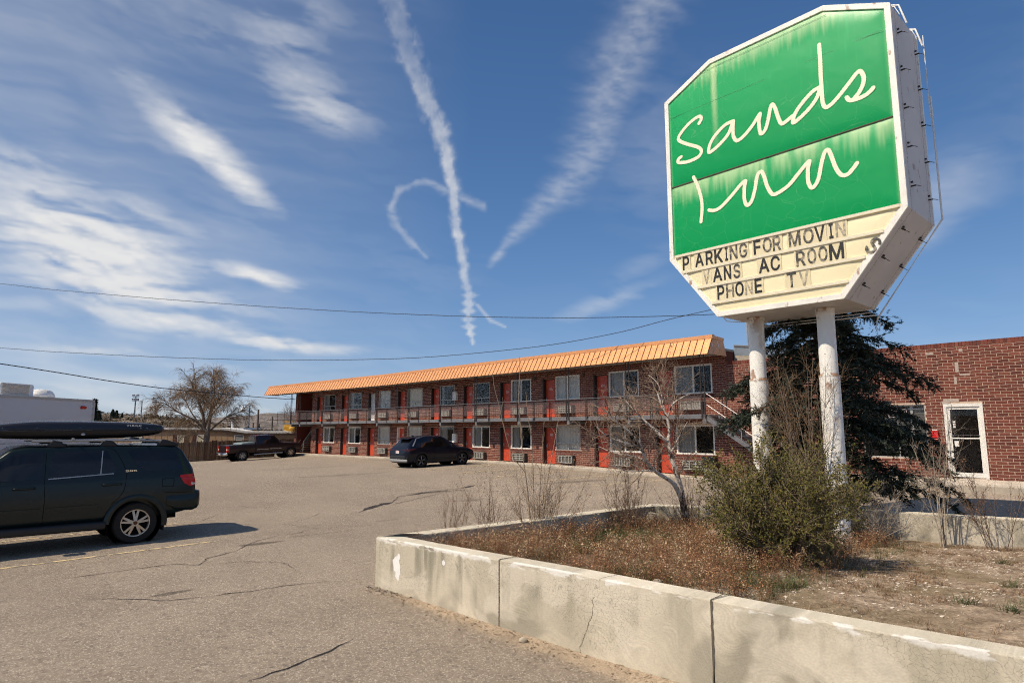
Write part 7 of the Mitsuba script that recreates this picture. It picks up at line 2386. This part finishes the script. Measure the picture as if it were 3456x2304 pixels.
# scrub over the bank and a low green juniper
rg = np.random.default_rng(81)
n = 5200
az = np.radians(rg.uniform(-44, -12, n))
R = rg.uniform(96, 260, n)
x, y = R * np.sin(az), R * np.cos(az)
z = far_z(x, y)
mb = MB()
v, col = [], []
for k in range(11):
    s = rg.uniform(.10, .38, (n, 1))
    q = np.c_[x, y, z] + rg.normal(0, .5, (n, 3)) * [1, 1, .22] + [0, 0, .15]
    A, B = rg.normal(size=(n, 3)) * s, rg.normal(size=(n, 3)) * s
    A[:, 2], B[:, 2] = np.abs(A[:, 2]), np.abs(B[:, 2]) * .4
    v.append(np.stack([q, q + A, q + B], 1).reshape(-1, 3))
    base = np.where(rg.random((n, 1)) < .3, [.075, .070, .045], [.155, .115, .080])
    col.append(np.repeat(base * rg.uniform(.6, 1.4, (n, 1)), 3, axis=0))
v, col = np.vstack(v), np.vstack(col)
tag(put('scrub', (v, np.arange(len(v)).reshape(-1, 3)), 'plant_color', color=col), 'dry brown scrub covering the far bank and field', 'scrub', kind='stuff')
JUN = thing('juniper_bush', 'low green juniper bush over the roof box beside the trailer', 'bush')
n = 3000
S, D = rg.normal(372, 13, n), 70.
q = np.c_[(S - 1728) / 2140 * D, D + rg.normal(0, 1, n), EYE + (1449 - 1446) / 2140 * D + rg.random(n) * .62 - .1 * np.abs(S - 372) / 13]
A, B = rg.normal(size=(n, 3)) * .12, rg.normal(size=(n, 3)) * .12
v = np.stack([q, q + A, q + B], 1).reshape(-1, 3)
MB().tube([[(372 - 1728) / 2140 * D, D, -2], [(372 - 1728) / 2140 * D, D, 2.2]], .12, 6).put(JUN + '__stem', 'spruce_bark')
put(JUN + '__leaf', (v, np.arange(3 * n).reshape(-1, 3)), 'plant_color', color=np.repeat(np.array([.085, .085, .035]) * rg.uniform(.5, 1.4, (n, 1)), 3, axis=0), kind='stuff')

# ---------------------------------------------------------------- ground cover in the bed
def scatter(n, ok, rg, lo=(-2, 2), hi=(11, 14)):
    out = np.empty((0, 2))
    import shapely
    while len(out) < n:
        p = np.c_[rg.uniform(lo[0], hi[0], n * 2), rg.uniform(lo[1], hi[1], n * 2)]
        p = p[shapely.contains_xy(INSIDE.buffer(-.04), p[:, 0], p[:, 1])]
        out = np.vstack([out, p[ok(p) > rg.random(len(p))]])
    return out[:n]


def stamp(key, templates, pts, rg, smin, smax, m='plant_color', tint=.35, **tagd):
    """many small plants as one mass: copies of a few templates (vertices, faces, colours)"""
    V, F, C, at = [], [], [], 0
    z = soil_z(pts[:, 0], pts[:, 1]) - .01
    which = rg.integers(0, len(templates), len(pts))
    for k, (tv, tf, tc) in enumerate(templates):
        i = np.nonzero(which == k)[0]
        if not len(i):
            continue
        a, s = rg.uniform(0, 2 * np.pi, len(i)), rg.uniform(smin, smax, len(i))
        c, sn = np.cos(a)[:, None] * s[:, None], np.sin(a)[:, None] * s[:, None]
        x = c * tv[:, 0] - sn * tv[:, 1] + pts[i, 0][:, None]
        y = sn * tv[:, 0] + c * tv[:, 1] + pts[i, 1][:, None]
        zz = s[:, None] * tv[:, 2] + z[i][:, None]
        V.append(np.stack([x, y, zz], -1).reshape(-1, 3))
        F.append((tf[None] + (np.arange(len(i)) * len(tv))[:, None, None]).reshape(-1, 3) + at)
        C.append((tc[None] * rg.uniform(1 - tint, 1 + tint, (len(i), 1, 1))).reshape(-1, 3))
        at += len(i) * len(tv)
    return tag(put(key, (np.vstack(V), np.vstack(F)), m, color=np.vstack(C)), kind='stuff', **tagd)


def weed(rg, h=.34, heads=16, stem=(.13, .065, .035), head=(.36, .22, .12)):
    V, F, C = [], [], []
    def tri(a, b, c, col):
        F.append([len(V), len(V) + 1, len(V) + 2])
        V.extend([a, b, c])
        C.extend([col] * 3)
    for s in range(6):
        a, t = rg.uniform(0, 2 * np.pi), rg.uniform(.05, .55)
        top = np.array([math.cos(a) * t, math.sin(a) * t, 1.]) * h * rg.uniform(.55, 1.1)
        o = rg.normal(0, .02, 3) * [1, 1, 0]
        w = unit(np.cross(top, rg.normal(size=3))) * .0022
        tri(o - w, o + w, top + o, stem)
        for b in range(5):
            u = rg.uniform(.35, .95)
            q = o + top * u
            d = unit(rg.normal(size=3) + [0, 0, .8]) * h * rg.uniform(.15, .35)
            w = unit(np.cross(d, rg.normal(size=3))) * .0016
            tri(q - w, q + w, q + d, stem)
            for c_ in range(3):
                e = q + d * rg.uniform(.6, 1.05) + rg.normal(0, .006, 3)
                A, B = rg.normal(size=3) * .0068, rg.normal(size=3) * .0068
                tri(e, e + A, e + B, np.array(head) * rg.uniform(.5, 1.6))
    return np.array(V), np.array(F), np.array(C)


def grass_tuft(rg, h=.12, n=16, col=(.07, .085, .03)):
    V, F, C = [], [], []
    for k in range(n):
        a, t = rg.uniform(0, 2 * np.pi), rg.uniform(.2, 1.3)
        top = np.array([math.cos(a) * t, math.sin(a) * t, 1.]) * h * rg.uniform(.5, 1.2)
        o = rg.normal(0, .03, 3) * [1, 1, 0]
        w = unit(np.cross(top, [0, 0, 1.]) + 1e-6) * .0024
        F += [[len(V), len(V) + 1, len(V) + 2]]
        V += [o - w, o + w, top + o]
        C += [np.array(col) * rg.uniform(.6, 1.5)] * 3
    return np.array(V), np.array(F), np.array(C)


rg = np.random.default_rng(91)
A_ = lambda p: (p[:, 0] + 1.94) * .74 - (p[:, 1] - 9.38) * .673      # along the front wall
B_ = lambda p: (p[:, 0] + 1.94) * .673 + (p[:, 1] - 9.38) * .74       # away from it
nz_ = lambda p, s, k: meshkit.fbm(np.c_[p * s, p[:, :1] * 0], 3, k)


GREEN = [(1.75, 10.5, .75), (2.5, 10.9, .6), (1.0, 9.9, .45), (2.9, 8.3, .4), (2.6, 7.1, .45), (1.5, 7.8, .4), (1.9, 11.7, .5), (.2, 9.0, .3)]


def greenish(p):
    g = sum(np.exp(-((p[:, 0] - x) ** 2 + (p[:, 1] - y) ** 2) / (r * r)) for x, y, r in GREEN)
    return np.clip((g + .5 * (nz_(p, 2.0, 4) - .5)) * 1.5 - .35, 0, 1)


def weedy(p):
    a, b = A_(p), B_(p)
    dense = np.clip((5.45 - a - .04 * b) / .8, 0, 1)
    green = greenish(p)
    return dense * (1 - .88 * green) * (.55 + .45 * (nz_(p, 2.2, 9) > .42))


WEEDS = [weed(rg, rg.uniform(.22, .38), stem=(.19, .085, .042), head=(.40, .22, .12)) for _ in range(4)] + [weed(rg, .30, stem=(.21, .115, .06), head=(.56, .42, .27)) for _ in range(3)] + [weed(rg, .30, stem=(.17, .085, .045), head=(.27, .135, .07)) for _ in range(3)] + [weed(rg, .22, stem=(.12, .11, .045), head=(.22, .19, .09)) for _ in range(2)]
stamp('dry_weeds', WEEDS, scatter(2300, weedy, rg, (-2, 3.5), (7, 13.5)), rg, .65, 1.25, label='reddish brown dry weeds with tiny seed heads filling the bed', category='weeds')
stamp('grass', [grass_tuft(rg) for _ in range(5)], scatter(1500, lambda p: np.clip((5.8 - A_(p)) / .8, 0, 1) * (.04 + greenish(p)), rg, (-2, 3.5), (7, 13.5)), rg, .6, 1.4, label='low green grass patches between the dry weeds', category='grass')
stamp('dry_grass', [grass_tuft(rg, .075, 16, (.21, .135, .08)) for _ in range(5)], scatter(1900, lambda p: np.clip((A_(p) - 3.6) / 1.2, .0, 1) * (.12 + .8 * (nz_(p, 1.7, 14) > .52)), rg), rg, .5, 1.2, label='sparse brown dry grass on the bare right side of the bed', category='grass')
for i, (x, y) in enumerate(((4.35, 6.35), (4.9, 6.3), (4.55, 6.05), (5.6, 7.4), (7.0, 9.4), (3.05, 7.05))):
    v, f, c = grass_tuft(np.random.default_rng(300 + i), .13, 60, (.075, .09, .035))
    v = v * [1.7, 1.7, .8] + [x, y, float(soil_z(x, y)) - .01]
    tag(put('green_weed', (v, f), 'plant_color', color=c), ['small green weed on the bare soil nearest the front wall, left one', 'small green weed on the bare soil near the wall, right one', 'small green weed closest to the front wall top', 'small green weed in the middle of the bare soil', 'small green weed farther back near the low shrub', 'small green weed at the edge of the dry weeds'][i], 'weed', 'green weeds on the bare soil')


def chip(rg, col):
    v = rg.normal(size=(6, 3)) * [.5, .35, .18]
    h = trimesh.Trimesh(v).convex_hull if False else trimesh.convex.convex_hull(v)
    return np.array(h.vertices) * .0175 + [0, 0, .007], np.array(h.faces), np.tile(col, (len(h.vertices), 1)).astype(float)


CH = [chip(rg, c) for c in ((.72, .65, .55), (.58, .49, .39), (.78, .72, .64), (.40, .30, .22), (.30, .22, .155), (.66, .58, .48))]
stamp('gravel', CH, scatter(26000, lambda p: np.clip((A_(p) - 3.3 - .2 * B_(p)) / 1.4, 0, 1) * np.clip((nz_(p, 1.3, 24) - .30) * 3.5, .12, 1), rg), rg, .45, 1.35, tint=.25, label='pale wood chips and gravel strewn over the bare soil', category='gravel')

# loose grit along the foot of the wall and crumbs of asphalt at its corner
n = 1500
a = rg.uniform(-.1, 5.6, n) ** 1.0
b = -np.abs(rg.normal(0, .12 + .12 * np.clip(a / 3, 0, 1), n)) - .012
P = PA + np.outer(a, d1) + np.outer(b, [.673, .74])
V, F, C, at = [], [], [], 0
for i in range(n):
    v, f, c = CH[int(rg.integers(0, 6))]
    dark = rg.random() < (.75 if a[i] < .9 and b[i] > -.16 else .05)
    s = rg.uniform(.4, 1.0) * (1.6 if rg.random() < .02 else 1.) * (1.1 if dark else 1)
    V.append(v * s * [1, 1, 1.2] + [P[i, 0], P[i, 1], float(gz(P[i, 0], P[i, 1]))])
    F.append(f + at)
    at += len(v)
    C.append(np.tile(np.array((.05, .043, .038) if dark else (.38, .30, .22)) * rg.uniform(.6, 1.3), (len(v), 1)))
tag(put('grit', (np.vstack(V), np.vstack(F)), 'plant_color', color=np.vstack(C)), 'grit and asphalt crumbs along the foot of the concrete wall', 'grit', kind='stuff')


def stone(name, label, cat, x, y, z, s, m, seed, flat=.7):
    b = trimesh.creation.icosphere(3, 1.)
    v = b.vertices * (1 + .55 * (meshkit.fbm(b.vertices * 1.6 + seed, 3, seed)[:, None] - .5))
    v = np.round(v * 3.2) / 3.2 * .35 + v * .65
    return tag(put(name, (v * s * [1, .85, flat] + [x, y, z], b.faces), m, smooth=40), label, cat)


mat('pale_stone', proc(lambda p, n, uv: mi.Color3f(.46, .40, .31) * (.7 + .5 * fbm(p.x * 20, p.y * 20, p.z * 20, 3))), .9, spec=.15)
stone('rock', 'pale rock lying in the back corner of the planting bed', 'rock', 2.75, 12.95, float(soil_z(2.75, 12.95)) + .16, .14, 'pale_stone', 3, .9)
stone('stone', 'small pale stone on the ground at the foot of the wall', 'stone', .12, 7.28, float(gz(.12, 7.28)) + .02, .045, 'pale_stone', 5)
stone('rock', 'pale piece of rock beside the crack in the weeds near the wall', 'rock', 1.55, 7.05, float(soil_z(1.55, 7.05)) + .03, .05, 'pale_stone', 8)
m = m3.Manifold.batch_hull([m3.Manifold.sphere(.03, 8).translate([x, y, z]) for (x, y) in ((3.35, 11.35), (3.6, 11.85), (4.5, 11.8), (4.62, 11.4), (4.1, 11.15)) for z in (.02, .24)])
tag(put('concrete_slab', m, 'pale_stone', smooth=40), 'broken pale concrete slab half hidden under the green bush', 'slab')
